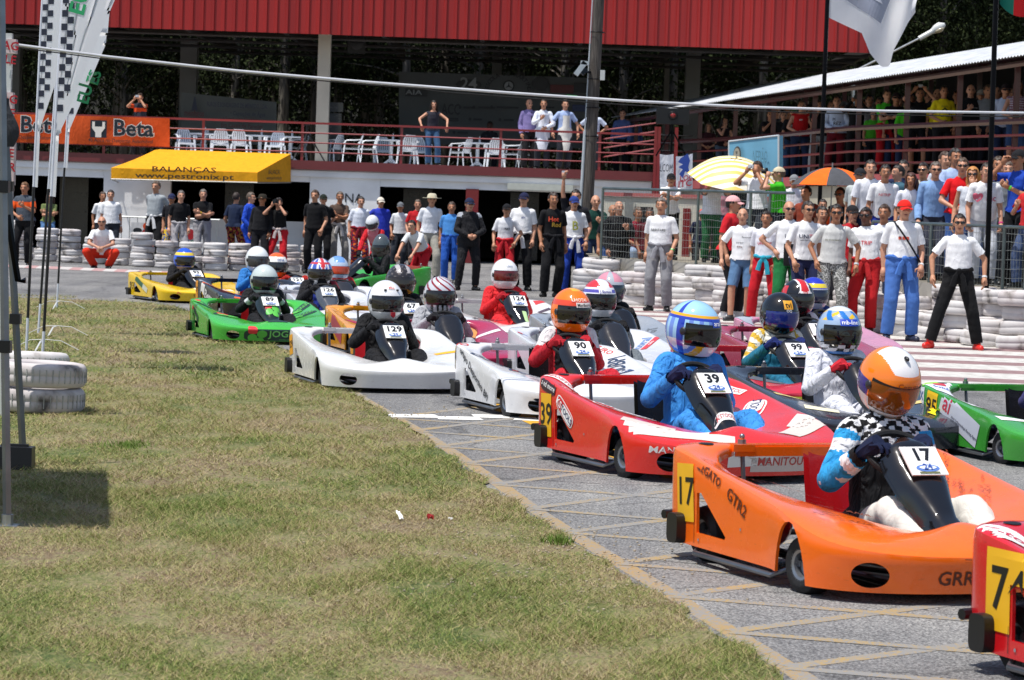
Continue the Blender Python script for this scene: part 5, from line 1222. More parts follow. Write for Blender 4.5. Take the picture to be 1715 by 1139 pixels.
for (x, yl, yr, yb, lb, nm) in (((1105, 1128), 258, 258, 322, 'white cloth with hand drawn dark letters hung on the red stair post', 0), ((1132, 1160), 262, 257, 320, 'white cloth with a blue beast and red letters hung beside the stairs', 1)):
    A, B_, C_, D_ = P(x[0], yb, 54), P(x[1], yb - 3, 54), P(x[1], yr, 54), P(x[0], yl, 54); mb = MB(); mb.grid(lambda u, v: A.lerp(B_, u).lerp(D_.lerp(C_, u), v) + V((0, -.02 * math.sin(u * 9 + v * 3), .02 * math.sin(u * PI) * -v)), 10, 14)
    o = mb.build('cloth_banner', mat('#dfe2ea', 'cloth'), label=lb, cat='banner'); mb = MB()
    if nm == 0: flat_text(mb, 'LCOM', P(1116, 282, 53.9), V((1, 0, 0)), v_, .22, 0, fitw=.25); cols = [mat('#2a2d3c', 'decal')]
    else:
        q = P(1146, 282, 53.9); zig = [(-.08, .20), (.06, .30), (.11, .16), (.08, .02), (.12, -.10), (.02, -.06), (-.02, -.2), (-.10, -.12), (-.03, -.02), (-.12, .02), (-.03, .08), (-.13, .12)]
        mb.add([q + V((x_, 0, y_)) for x_, y_ in zig], [tuple(range(12))], 0); flat_text(mb, 'LOC', P(1150, 298, 53.88), V((1, 0, .2)), v_, .14, 1, bold=.02); flat_text(mb, 'ITC', P(1147, 308, 53.88), V((1, 0, .2)), v_, .18, 1, bold=.02); cols = [mat('#2c4aa0', 'decal'), mat('#b02a3c', 'decal')]
    mb.build('banner_drawing', cols, o, 0)
t = thing('signal_light', P(1124, 262, 70.5), 'black signal lamp box with a red light on a stand beside the stairs', 'signal light'); h_ = P(1124, 195, 70.5).z - t.location.z
mb = MB(); mb.box((0, 0, h_), (.85, .3, .42)); mb.lathe([(.001, -.2), (.1, -.2), (.12, -.16)], 16, axis='y', c=(0, 0, h_ + .02)); mb.build('lamp_box', mat('#101012', 'plastic'), t); mb = MB(); mb.ell((0, -.2, h_ + .02), (.07, .03, .06)); mb.build('red_lens', mat('#8e1f18', 'gloss'), t); mb = MB(); mb.tube([(0, 0, 0), (0, 0, h_)], .03, 6); mb.tube([(-.4, 0, 0), (0, 0, .7)], .02, 6); mb.tube([(.4, 0, 0), (0, 0, .7)], .02, 6); mb.build('stand', mat('#141416', 'metal'), t)

# ---------------------------------------------------------------- poles, cable, lamps
def wood(n, L, b):
    tc = n.new('ShaderNodeTexCoord'); mp = n.new('ShaderNodeMapping'); mp.inputs['Scale'].default_value = (14, 14, .6); a = n.new('ShaderNodeTexNoise'); a.inputs['Detail'].default_value = 6; L.new(tc.outputs['Object'], mp.inputs[0]); L.new(mp.outputs[0], a.inputs[0])
    r = n.new('ShaderNodeValToRGB'); r.color_ramp.elements[0].position = .35; r.color_ramp.elements[1].position = .65; r.color_ramp.elements[0].color = (.035, .028, .024, 1); r.color_ramp.elements[1].color = (.12, .105, .092, 1); L.new(a.outputs[0], r.inputs[0]); L.new(r.outputs[0], b.inputs['Base Color']); b.inputs['Roughness'].default_value = .9
DU = 52; b0 = P(984, 340, DU); up_t = P(1003, 0, DU); axis = (up_t - b0) / (up_t.z - b0.z); base = V((b0.x - axis.x * b0.z, DU, 0)); t = thing('utility_pole', base, 'tall weathered wooden utility pole in front of the pavilion with a floodlight', 'utility pole')
mb = MB(); mb.tube([(0, 0, 0), (axis.x * 9, 0, 9)], [.118, .098], 14); mb.build('pole', nodes_mat('old_wood', wood), t)
mb = MB(); mb.tube([(-.13, -.05, 0), (axis.x * 3.1 - .13, -.05, 3.1)], .03, 8); mb.tube([(axis.x * 3.1 - .13, -.05, 3.1), (axis.x * 8 - .12, -.05, 8)], .012, 6); mb.build('conduit', mat('#b9c0c4', 'plastic'), t)
mb = MB(); q = P(1009, 126, DU - .1) - base; mb.box(q, (.09, .09, .19)); mb.build('junction_box', mat('#c6cac8', 'plastic'), t)
for z in (3.0, 3.55, 4.1, 5.0): mb = MB(); mb.lathe([(.14, -.01), (.145, 0), (.14, .01)], 16, c=(axis.x * z, 0, z)); mb.build('pole_band', mat('#202022', 'metal'), t)
mb = MB(); q = P(972, 115, DU - .2) - base; mb.box(q, (.30, .20, .10), rot=(0, -.95, 0)); mb.box(q + V((.08, 0, .11)), (.16, .2, .07), rot=(0, .1, 0)); mb.build('floodlight', mat('#cfd3d6', 'metal'), t); mb = MB(); mb.tube([q, q + V((.13, .05, -.06)), q + V((.22, .2, -.05))], .025, 6); mb.box(q + V((.06, 0, -.04)), (.14, .16, .12), rot=(0, -.9, 0)); mb.build('floodlight_bracket', mat('#2b3038', 'metal'), t)
# street lamp behind the walkway
base = V((P(1430, 120, 82).x, 82, 0)); t = thing('street_lamp', base, 'pale street lamp with a long sloping arm rising behind the walkway roof', 'street lamp')
e0, e1, e2 = P(1430, 120, 82) - base, P(1544, 62, 82) - base, P(1580, 42, 82) - base
mb = MB(); mb.tube([(0, 0, 0), e0], .06, 8); mb.tube([e0, e1], [.035, .03], 8); mb.build('lamp_arm', mat('#c6c9c9', 'metal'), t)
mb = MB(); d_ = (e2 - e1).normalized(); mb.tube([e1 - d_ * .1, e1 + d_ * .35], .075, 10); mb.tube([e1 + d_ * .35, e1 + d_ * .5, e2 - d_ * .1, e2 + d_ * .05], [.08, .14, .15, .05], 12, flat=.7); mb.build('lamp_head', mat('#d8dad8', 'plastic'), t); mb = MB(); mb.ell((e1 + d_ * .5).lerp(e2, .4) - V((0, .02, .08)), (.17, .10, .07), rot=(0, -.5, 0)); mb.build('lamp_bowl', mat('#b9ae92', 'gloss'), t)
# tape-wrapped post and cable across the track
base = V((P(16, 200, 19.5).x, 19.5, 0)); t = thing('taped_post', base, 'white post wrapped in red lettered barrier tape at the left edge', 'post')
mb = MB(); zt = P(12, 56, 19.5).z; mb.box((-.02, 0, zt / 2), (.055, .055, zt)); mb.build('post', mat('#cfd2d0', 'paint'), t)
for (y0, y1, w_) in ((222, 310, .085), (155, 200, .045), (66, 90, .07)):
    z0_, z1_ = P(15, y1, 19.5).z, P(15, y0, 19.5).z; mb = MB(); mb.box((.005, -.005, (z0_ + z1_) / 2), (w_, .08, z1_ - z0_), 0)
    for k in range(int((z1_ - z0_) / .10) + 1):
        flat_text(mb, ('AG', 'LE', 'CR', 'E', 'UZ')[k % 5], (.005, -.049, z1_ - .05 - k * .10), (1, 0, -.1), (.1, 0, 1), .085, 1, bold=.02)
    mb.build('barrier_tape', [mat('#cdb9b8', 'cloth'), mat('#b01826', 'decal')], t, 0)
pts = [P(x, y, 19.5 + x / 1715 * 2.5) for x, y in ((12, 73), (180, 95), (400, 119), (620, 138), (860, 156), (1050, 169), (1250, 179), (1480, 186), (1760, 190))]
mb = MB(); fp = []
for a, b in zip(pts, pts[1:]): fp += [a.lerp(b, k / 6) for k in range(6)]
fp.append(pts[-1]); mb.tube(fp, .0105, 8); mb.build('rope', mat('#cfd0d4', 'plastic'), label='white rope stretched across the whole track above the karts', cat='rope')
mb = MB(); mb.tube([p + V((0, .05, -.017 - .012 * (i > 20) )) for i, p in enumerate(fp)], .005, 6); mb.build('black_cable', mat('#141416', 'rubber'), label='thin black cable running just below the white rope', cat='cable')
mb = MB(); mb.tube([P(949, 161.5, 20.9), P(966, 162.7, 20.92)], .013, 8); mb.build('tape_mark', mat('#1e6b2c', 'plastic'), label='short green tape wrap on the white rope', cat='tape')
# tent at the left edge
base = V((-3.9, 14.4, 0)); t = thing('gazebo', base, 'dark grey pop up gazebo of which only two legs reach the left edge', 'tent')
def leg(pb, D0, pt_, mats_, w_):
    a = G(*pb); b = P(pt_[0], pt_[1], D0); d = (b - a); k = (2.72 - a.z) / d.z; top = a + d * k; mb = MB(); mb.tube([a - base, top - base], w_, 4); o = mb.build('tent_leg', mat(mats_, 'metal'), t)
    for f in (.33, .62): mb = MB(); c = a.lerp(top, f) - base; mb.box(c, (w_ * 2.9, w_ * 2.9, .06)); mb.build('leg_clamp', mat('#141416', 'plastic'), o)
    mb = MB(); mb.box(V((a.x, a.y, .012)) - base, (.11, .11, .012)); mb.tube([V((a.x, a.y, .01)) - base, V((a.x, a.y, .07)) - base], .03, 8); mb.build('foot', mat('#a8abad', 'metal'), o)
leg((12, 885), 13.3, (3, 100), '#8c9095', .021); leg((40, 785), 16.0, (12, 280), '#6d7176', .022)
for (x, y) in ((-5.6, 13.2), (-5.6, 15.7)): mb = MB(); mb.tube([V((x, y, 0)) - base, V((x, y, 2.7)) - base], .022, 4); mb.build('tent_leg', mat('#6d7176', 'metal'), t)
mb = MB(); cn = [V((-5.7, 12.6, 2.78)), V((-2.72, 12.65, 2.78)), V((-3.13, 15.25, 2.78)), V((-6.1, 15.2, 2.78))]; tp = V((-4.2, 14.3, 3.5)); mb.add([c - base for c in cn] + [tp - base], [(0, 1, 4), (1, 2, 4), (2, 3, 4), (3, 0, 4)]); mb.build('canopy', mat('#3b3e44', 'cloth'), t, 0)
mb = MB(); mb.tube([P(12, 360, 15.9) - base, P(30, 470, 15.9) - base, P(43, 560 - 90, 15.9) - base], .02, 5); mb.build('cross_brace', mat('#121214', 'metal'), t)
mb = MB(); c = P(2, 205, 14.5) - base; mb.grid(lambda u, v: c + V(((u - .5) * .14 + .03 * math.sin(v * 5), -.04 * math.cos((u - .5) * 3), (v - .5) * .26)), 8, 10); mb.ell(c + V((-.02, .02, -.02)), (.06, .05, .13)); mb.build('hanging_bag', mat('#3a3c40', 'cloth'), None, label='dark grey bag hanging on the tent leg at the left edge', cat='bag').location = base
mb = MB(); p = G(30, 790); mb.box((p.x - .02, p.y, .075), (.22, .12, .15)); mb.box((p.x - .02, p.y, .155), (.16, .03, .02)); mb.build('ballast_weight', mat('#1c1c1f', 'plastic'), label='black ballast box at the foot of the rear tent leg', cat='ballast box')
# ---------------------------------------------------------------- feather flags
def feather(pb, D_, topx, zb, zt_, wmax, label, checks=True, txt=None, txty=0, tilt=0.02, phase=0.0, fold=.035, bw=.26, ctop=9):
    base = G(*pb) if D_ is None else V((P(pb[0], pb[1], D_).x, D_, 0)); D_ = base.y; t = thing('feather_flag', base, label, 'flag', 'white feather flags at the left')
    pole = lambda z: V((tilt * z + .012 * max(0, z - 3) ** 2, 0, z))
    mb = MB(); 
    for a, b, c in ((0, .33, 1), (.33, .95, 0), (.95, 1.35, 1)): pass
    mb.tube([pole(0), pole(.35)], .014, 8, 1); mb.tube([pole(.35), pole(.7)], .0145, 8, 0); mb.tube([pole(.7), pole(zb)], .015, 8, 2); mb.tube([pole(z) for z in np.linspace(zb, zt_, 10)], .013, 8, 1)
    mb.build('flag_pole', [mat('#141417', 'plastic'), mat('#d4d8e4', 'plastic'), mat('#17171a', 'plastic')], t)
    mb = MB(); nz = 48; nx = 14
    def wdt(z): q = (z - zb) / (zt_ - zb); return .045 if q < .20 else .045 + (wmax - .045) * min(1, ((q - .20) / .46)) ** 1.0 * (1 if q < .86 else max(.1, 1 - (q - .86) / .14 * .8))
    def cp(u, z): w_ = wdt(z); x = u * w_; return pole(z) + V((x, fold * (math.sin(u * 2.6 + z * .8 + phase) + .25 * math.sin(u * 6 + z * 1.1 + phase)) * w_ - .65 * u * w_, -.10 * u * w_))
    for i in range(nz):
        for j in range(nx):
            za, zc = zb + (zt_ - zb) * i / nz, zb + (zt_ - zb) * (i + 1) / nz; w_ = wdt((za + zc) / 2); xm = (j + .5) / nx * w_; col = 0
            mb.add([cp(j / nx, za), cp((j + 1) / nx, za), cp((j + 1) / nx, zc), cp(j / nx, zc)], [(0, 1, 2, 3)], 0)
    me = mb.mesh('flag_cloth', mat('#fbfcff', 'flag')); bmm = bmesh.new(); bmm.from_mesh(me); bmesh.ops.remove_doubles(bmm, verts=bmm.verts, dist=.0005); bmm.to_mesh(me); bmm.free(); shade(me, 180); fo = ob('flag_cloth', me, t)
    bv = BVHTree.FromPolygons([v.co for v in me.vertices], [tuple(p.vertices) for p in me.polygons])
    def pr_(x, z, off=.006):
        h = bv.ray_cast(V((x, -2, z)), V((0, 1, 0)))[0]; return V((x, (h.y if h else 0) - off, z))
    if checks:
        mb = MB(); s = bw / 4.2; z = zb + (zt_ - zb) * .22; i = 0
        while z < min(ctop, zt_ - .2):
            for j in (0, 1):
                if (i + j) % 2 == 0:
                    x_a = pole(z).x + .012 + j * s
                    if x_a + s - pole(z).x < wdt(z) - .01: mb.add([pr_(x_a, z), pr_(x_a + s, z), pr_(x_a + s, z + s), pr_(x_a, z + s)], [(0, 1, 2, 3)])
            i += 1; z += s
        if mb.v: mb.build('check_band', mat('#1a1e30', 'decal'), fo, 0)
    if txt:
        for (s, x, z, size, ang) in txt:
            vs, fs = text_geo(s, size, .03); ca, sa = math.cos(ang), math.sin(ang); mb = MB(); mb.add([pr_(x + a * ca - b * sa, z + a * sa + b * ca, .008) for a, b in vs], fs); mb.build('flag_lettering', mat('#1f8f58', 'decal'), fo, 0)
feather((44, 590), None, 0, 1.68, 4.7, .50, 'feather flag with black and white checks nearest the left edge, its cloth leaning right', txt=[('EUROPE', .40, 4.05, .20, 1.36)], phase=.4)
feather((70, 618), None, 0, 1.60, 4.6, .58, 'tallest checkered feather flag standing behind the stacked white tyres', txt=[('EURO', .33, 3.55, .22, 1.32), ('EU', .34, 2.55, .15, 1.32)], phase=1.9, tilt=.03)
feather((64, 560), None, 0, 1.66, 4.4, .60, 'feather flag partly hidden behind the tallest checkered flag', ctop=2.5, phase=3.1, tilt=.045)
feather((95, 517), None, 0, 1.95, 4.6, .52, 'farthest feather flag on a thin black pole at the track edge', ctop=3.3, txt=[('ES', .45, 3.2, .2, 1.3)], phase=4.4, tilt=.03, bw=.34)
for (px, py, lb) in ((75, 590, 'behind the white tyres'), (95, 565, 'at the middle feather flag'), (100, 520, 'at the farthest feather flag')):
    p = G(px, py); t = thing('flag_base', (p.x, p.y, .03), 'white curved metal cross base on the grass ' + lb, 'flag base', 'white flag bases')
    for k, a in enumerate((.2, 1.5, 2.9, 4.6)): mb = MB(); mb.tube([(0, 0, .10), (.16 * math.cos(a), .16 * math.sin(a), .09), (.34 * math.cos(a), .34 * math.sin(a), .0)], .010, 6, flat=.5); mb.build('base_arm', mat('#cfcfca', 'paint'), t)
# big white flag and red-green flag on black poles at the right
DP = 47; base = V((P(1375, 290, DP).x, DP, BZ)); topx = P(1386, 0, DP); t = thing('flag_pole', base, 'black flagpole with a large white flag bearing a grey emblem', 'flag'); zt_ = 5.6; sl_ = (topx.x - base.x) / (topx.z - P(1375, 290, DP).z)
mb = MB(); mb.tube([(0, 0, 0), (sl_ * 5.5, 0, 5.5)], .038, 10); mb.build('pole', mat('#15151a', 'metal'), t)
ox = P(1384, 0, DP) - base; k = DP / F_PX
def fl(u, v):  # u along the fly, v up; drooping and folded
    us = [0, .30, .45, .56, .64, .72, .88, 1]; bot = V((float(np.interp(u, us, [0, .64, .80, 1.0, 1.13, 1.18, 1.44, 1.58])), 0, float(np.interp(u, us, [-.28, -.55, -.90, -1.13, -1.12, -.84, -.34, -.15])))); top_ = V((u * 1.60, 0, .55 - .35 * u))
    p = bot.lerp(top_, v); p.y = .16 * math.sin(u * 7 + v * 2.5) * u + .08 * math.sin(u * 15 - v * 4) * u; return p
mb = MB(); mb.grid(lambda u, v: ox + fl(u, v), 40, 24); fo = mb.build('flag_cloth', mat('#f0f2f6', 'flag'), t, 180)
bv = BVHTree.FromPolygons([V(p) for p in mb.v], mb.f); em = MB()
for poly_, ci in (([(.30, .05), (.95, -.38), (1.12, .05), (1.05, .40), (.32, .42)], 0), ([(.50, .42), (.62, .12), (.85, -.08), (.98, -.05), (.80, .12), (.70, .42)], 1)):
    n_ = 14; 
    def bl_(u, v, q=poly_):
        a = V((*q[0], 0)).lerp(V((*q[1], 0)), u); b = V((*q[-1], 0)).lerp(V((*q[2 if len(q) == 5 else 3], 0)), u); p = a.lerp(b, v); h = bv.ray_cast(ox + V((p.x, -2, p.y)), V((0, 1, 0)))[0]; return V((ox.x + p.x, (h.y if h else 0) - .008 - .006 * ci, ox.z + p.y))
    em.grid(bl_, n_, n_, ci)
em.build('flag_emblem', [mat('#8d93a5', 'decal'), mat('#c9cdd8', 'decal')], fo, 0)
DP = 36.4; pb_ = P(1652, 480, DP); pt_ = P(1668, 0, DP); base = V((pb_.x, DP, BZ * .0)); t = thing('flag_pole', base, 'thick black flagpole at the right with a green and red flag', 'flag'); sl_ = (pt_.x - pb_.x) / (pt_.z - pb_.z)
mb = MB(); mb.tube([(-sl_ * pb_.z, 0, 0), (sl_ * (4.9 - pb_.z), 0, 4.9)], .036, 10); mb.build('pole', mat('#131317', 'metal'), t)
ox = P(1672, 0, DP) - base; mb = MB(); mb.grid(lambda u, v: ox + V((.02 + u * .62, .05 * math.sin(u * 9), -.05 - .16 * u + v * .55 - .10 * math.sin(u * 4) * (1 - v))), 16, 8); 
for i, f in enumerate(mb.f): mb.m[i] = 0 if (i % 16) < 5 else 1
mb.build('flag_cloth', [mat('#0f6b5a', 'flag'), mat('#c0151b', 'flag')], t, 180)

# ---------------------------------------------------------------- tyres
def white_tyre(n, L, b):
    tc = n.new('ShaderNodeTexCoord'); oi = n.new('ShaderNodeObjectInfo'); a = n.new('ShaderNodeTexNoise'); a.inputs['Scale'].default_value = 4.5; a.inputs['Detail'].default_value = 7; ad = n.new('ShaderNodeVectorMath'); ad.operation = 'ADD'
    sc_ = n.new('ShaderNodeVectorMath'); sc_.operation = 'SCALE'; sc_.inputs['Scale'].default_value = 20; cb = n.new('ShaderNodeCombineXYZ'); L.new(oi.outputs['Random'], cb.inputs[0]); L.new(oi.outputs['Random'], cb.inputs[2]); L.new(cb.outputs[0], sc_.inputs[0]); L.new(tc.outputs['Object'], ad.inputs[0]); L.new(sc_.outputs[0], ad.inputs[1]); L.new(ad.outputs[0], a.inputs[0])
    r = n.new('ShaderNodeValToRGB'); e = r.color_ramp.elements; e[0].position = .30; e[1].position = .60; e[0].color = (.09, .082, .078, 1); e[1].color = (.62, .60, .59, 1); x = e.new(.38); x.color = (.40, .37, .35, 1); x = e.new(.45); x.color = (.55, .52, .51, 1); L.new(a.outputs[0], r.inputs[0])
    pk = n.new('ShaderNodeMapRange'); pk.inputs[1].default_value = .55; pk.inputs[2].default_value = 1.0; pk.inputs[3].default_value = 0; pk.inputs[4].default_value = .55; L.new(oi.outputs['Random'], pk.inputs[0])
    m_ = n.new('ShaderNodeMix'); m_.data_type = 'RGBA'; m_.blend_type = 'MULTIPLY'; m_.inputs[7].default_value = (.86, .74, .75, 1); L.new(pk.outputs[0], m_.inputs[0]); L.new(r.outputs[0], m_.inputs[6]); L.new(m_.outputs[2], b.inputs['Base Color']); b.inputs['Roughness'].default_value = .8
WT = nodes_mat('old_white_tyre_paint', white_tyre)
def wtyre(r, w_, grooves=48):
    mb = MB(); h = w_ / 2; mb.lathe([(r * .62, -h * .75), (r * .68, -h * .97), (r * .82, -h), (r * .93, -h * .93), (r * .985, -h * .72), (r, -h * .45), (r * 1.004, -.012), (r * .993, -.006), (r * .993, .006), (r * 1.004, .012), (r, h * .45), (r * .985, h * .72), (r * .93, h * .93), (r * .82, h), (r * .68, h * .97), (r * .62, h * .75)], 40, closed=True)
    return mb.mesh('tyre', WT, 50)
T1, T2, T3 = wtyre(.245, .138), wtyre(.335, .19), wtyre(.34, .18)
def tread(mb, r, w_, n_=44):
    for k in range(n_):
        a = 2 * PI * k / n_; mb.box((math.cos(a) * (r - .002), math.sin(a) * (r - .002), 0), (.014, .006, w_ * .55), rot=(0, 0, a))
trd = MB(); tread(trd, .34, .18); TRD = trd.mesh('tread_groove', mat('#a9a9a4', 'rubber'), 0)
q = random.Random(21)
lx = 36; i = 0; LV = ['bottom', 'second', 'third', 'fourth', 'fifth', 'topmost']; ORD = ['first', 'second', 'third', 'fourth', 'fifth', 'sixth', 'seventh', 'eighth', 'ninth', 'tenth', 'eleventh', 'twelfth']; cnt = {}
while lx < 545:
    D_ = np.interp(lx, [30, 340, 545], [60.5, 57.2, 58.5]); n_ = 4 + (lx < 130) + (i % 5 == 0); X = P(lx, 450, D_).x; wob = q.uniform(-.02, .02)
    sect = 'behind the feather flags' if lx < 110 else 'beside the crouching man' if lx < 230 else 'behind the yellow kart' if lx < 390 else 'behind the standing spectators'
    cnt[sect] = cnt.get(sect, -1) + 1
    for k in range(n_): ob('painted_tyre', T1, None, (X + q.uniform(-.03, .03), D_ + q.uniform(-.05, .05), .085 + k * .148), (q.uniform(-.03, .03), q.uniform(-.03, .03), q.uniform(0, 6)), label=LV[k] + ' whitewashed tyre of the ' + ORD[cnt[sect]] + ' stack, tyre wall ' + sect, cat='tyre', group='tyre wall ' + sect)
    lx += 40.5; i += 1
cur = [(1.3, 46.8), (2.2, 45.6), (3.6, 43.4), (4.9, 40.9), (5.6, 37.6), (6.3, 35.4), (7.4, 34.0)]
seg = []; 
for a, b in zip(cur, cur[1:]):
    L_ = math.hypot(b[0] - a[0], b[1] - a[1]); n_ = max(1, int(round(L_ / .66)))
    for k in range(n_): seg.append((a[0] + (b[0] - a[0]) * k / n_, a[1] + (b[1] - a[1]) * k / n_))
for i, (x, y) in enumerate(seg):
    sect = 'below the man with folded arms on the fence' if x < 2.4 else 'behind the bald man in denim shorts' if x < 3.8 else 'behind the sunglasses group' if x < 5.3 else 'behind the man in black trousers'
    cnt[sect] = cnt.get(sect, -1) + 1
    for row in (0, 1):
        n_ = 3 + (q.random() < .4) if row == 0 else 4; off = .56 * row
        for k in range(n_ - (1 if q.random() < .3 else 0)):
            w_ = .188; ob('painted_tyre', T2, None, (x + off * .45 + q.uniform(-.07, .07), y + off * .9 + q.uniform(-.07, .07), .095 + k * (w_ - .004)), (q.uniform(-.07, .07), q.uniform(-.07, .07), q.uniform(0, 6)), label=LV[k] + ' tyre, ' + ORD[cnt[sect]] + ' loose white ' + ('front' if row == 0 else 'back') + ' stack ' + sect, cat='tyre', group='tyres piled ' + sect)
    if False: ob('painted_tyre', T2, None, (x - .2, y - .48, .33), (1.15, q.uniform(-.3, .3), q.uniform(-.8, .8)), label='whitewashed tyre leaning on edge against the pile ' + sect, cat='tyre', group='leaning tyres ' + sect)
for i, (px, py, zz, lb) in enumerate(((52, 697, 0, 'lower of the two big white tyres stacked on the grass'), (54, 697, 1, 'upper of the two big white tyres stacked on the grass'), (28, 660, 2, 'big white tyre half hidden behind the two stacked white tyres'))):
    p = G(px, py); o = ob('painted_tyre', T3, None, (p.x, p.y + .30 + (.15 if zz == 2 else 0), .11 + (.184 if zz == 1 else .12 if zz == 2 else 0)), (.02 * zz, .02, zz * 1.3), label=lb, cat='tyre'); ob('tread_groove', TRD, o)
# ---------------------------------------------------------------- mesh fences
def fence(pts, z0_, h, label, post_every=1):
    base = V((*pts[0], 0)); t = thing('mesh_fence', base, label, 'fence'); top = MB(); top.tube([V((x, y, z0_ + h)) - base for x, y in pts], .024, 8); top.build('top_rail', mat('#7f8a86', 'metal'), t)
    wire = MB()
    for a, b in zip(pts, pts[1:]):
        A_, B2 = V((*a, 0)), V((*b, 0)); L_ = (B2 - A_).length; n_ = int(L_ / .062)
        for k in range(n_ + 1):
            p = A_.lerp(B2, k / n_) - base; wire.tube([p + V((0, 0, z0_ + .02)), p + V((0, 0, z0_ + h))], .0022, 3, cap=False)
        for k in range(int(h / .12)):
            z = z0_ + .05 + k * .12; wire.tube([A_.lerp(B2, q_ / 6) - base + V((0, 0, z + .012 * math.sin(q_ * 2 + k))) for q_ in range(7)], .0035, 3, cap=False)
        for k in range(int(L_ / 1.6) + 1):
            p = A_.lerp(B2, min(1, k * 1.6 / L_)) - base; pm = MB(); pm.tube([p + V((0, 0, z0_ - .1)), p + V((0, 0, z0_ + h))], .024, 8); pm.build('fence_post', mat('#7d8784', 'metal'), t)
    wire.build('wire_mesh', mat('#b9bdb6', 'metal'), t, 180)
fence([(P(1010, 322, 47.2).x, 47.2), (P(1170, 322, 45.5).x, 45.5), (P(1290, 317, 43.6).x, 43.6), (P(1330, 317, 43.1).x, 43.1)], .72, 1.26, 'grey wire mesh fence above the piled tyres at the centre right')
fence([(P(1462, 373, 39.3).x, 39.3), (P(1560, 376, 38).x, 38), (P(1720, 385, 36.2).x, 36.2), (P(1800, 385, 35.5).x, 35.5)], .72, .86, 'grey wire mesh fence that the spectators at the right lean on')
# crowd barrier with printed cover
p0 = P(205, 372, 60.2); base = V((p0.x, 60.9, 0)); t = thing('crowd_barrier', base, 'white steel crowd barrier with a blotchy printed cover behind the tyre wall', 'barrier'); W_ = 2.1
mb = MB(); mb.tube([(-.3, 0, 1.05), (W_, 0, 1.05)], .02, 6); mb.tube([(-.3, 0, .2), (W_, 0, .2)], .02, 6)
for k in range(14): mb.tube([(-.3 + k * .18, 0, .2), (-.3 + k * .18, 0, 1.05)], .009, 5)
mb.build('barrier_frame', mat('#c4c8c6', 'metal'), t); mb = MB(); vs, fs = patch_pts(1.7, .62); mb.add([V((x + .95, -.03, y + .62)) for x, y in vs], fs, 0)
for (x, z, a, b, ci) in ((.25, .75, .10, .06, 1), (.45, .85, .08, .08, 2), (.50, .62, .07, .11, 2), (.30, .55, .08, .07, 2), (.55, .45, .12, .06, 2), (.28, .42, .10, .06, 2), (.40, .68, .05, .09, 3), (1.45, .7, .10, .12, 3), (1.3, .62, .08, .10, 1), (1.5, .5, .08, .06, 4)):
    vs, fs = patch_pts(a * 2, b * 2, 2); mb.add([V((x + u, -.036 - .003 * ci, z + v)) for u, v in vs], fs, ci)
flat_text(mb, "'DE", (1.25, -.06, .45), (1, 0, 0), (0, 0, 1), .25, 1, bold=.02); flat_text(mb, '24H', (.95, -.06, .5), (1, 0, 0), (0, 0, 1), .2, 3, bold=.02)
mb.build('printed_cover', [mat('#dcdcdc', 'cloth'), mat('#1a1d22', 'decal'), mat('#e2521c', 'decal'), mat('#b3242a', 'decal'), mat('#2b7a3a', 'decal')], t, 0)

# ---------------------------------------------------------------- umbrellas
def umbrella(c, r, h, n_, colfn, mats_, label, nm, tilt=(0, 0, 0), stripes=0, pole=1.6):
    t = thing(nm, c, label, 'umbrella', None, tilt); mb = MB(); rings = 8; vs = []; 
    def up_pt(k, j): q_ = k / rings; a = 2 * PI * j / (n_ * 4); seg_ = (j % 4) / 4; sag = 1 - .07 * math.sin(PI * seg_) * q_; return V((r * q_ * sag * math.cos(a), r * q_ * sag * math.sin(a), h * (1 - q_ ** 2.1) ))
    for k in range(rings):
        for j in range(n_ * 4): mb.add([up_pt(k, j), up_pt(k, j + 1), up_pt(k + 1, j + 1), up_pt(k + 1, j)], [(0, 1, 2, 3)], colfn(k, j // 4))
    me = mb.mesh('canopy', mats_, 0); bmm = bmesh.new(); bmm.from_mesh(me); bmesh.ops.remove_doubles(bmm, verts=bmm.verts, dist=.001); bmm.to_mesh(me); bmm.free(); shade(me, 180); ob('canopy', me, t)
    m2 = MB(); m2.tube([(0, 0, -pole), (0, 0, h + .08)], .011, 8); m2.build('shaft', mat('#a9adb0', 'metal'), t)
    for j in range(n_): m2 = MB(); a = 2 * PI * j / n_; m2.tube([V((0, 0, h - .03)), V((r * .5 * math.cos(a), r * .5 * math.sin(a), h * .72)), V((r * .98 * math.cos(a), r * .98 * math.sin(a), -.01))], .006, 4); m2.build('rib', mat('#8e9296', 'metal'), t)
umbrella(P(1393, 311, 44.6), .68, .30, 8, lambda k, j: j % 2, [mat('#f06a1c', 'cloth'), mat('#4f5054', 'cloth')], 'orange and grey golf umbrella open above the seated spectators', 'golf_umbrella', (0, 0, PI / 8 + .15), pole=1.2)
umbrella(P(1228, 298, 46.5), .80, .35, 8, lambda k, j: 0, [nodes_mat('yellow_striped_cloth', lambda n, L, b: (lambda tc, wv, r: (L.new(tc.outputs['Object'], wv.inputs[0]), setattr(wv, 'bands_direction', 'Y'), setattr(wv.inputs['Scale'], 'default_value', 2.1), L.new(wv.outputs[0], r.inputs[0]), setattr(r.color_ramp.elements[0], 'position', .45), setattr(r.color_ramp.elements[1], 'position', .55), setattr(r.color_ramp.elements[0], 'color', (.80, .55, .12, 1)), setattr(r.color_ramp.elements[1], 'color', (.80, .77, .66, 1)), L.new(r.outputs[0], b.inputs['Base Color'])))(n.new('ShaderNodeTexCoord'), n.new('ShaderNodeTexWave'), n.new('ShaderNodeValToRGB')))], 'yellow and cream striped parasol open behind the people with cameras', 'parasol', (.32, .08, 0), pole=1.4)

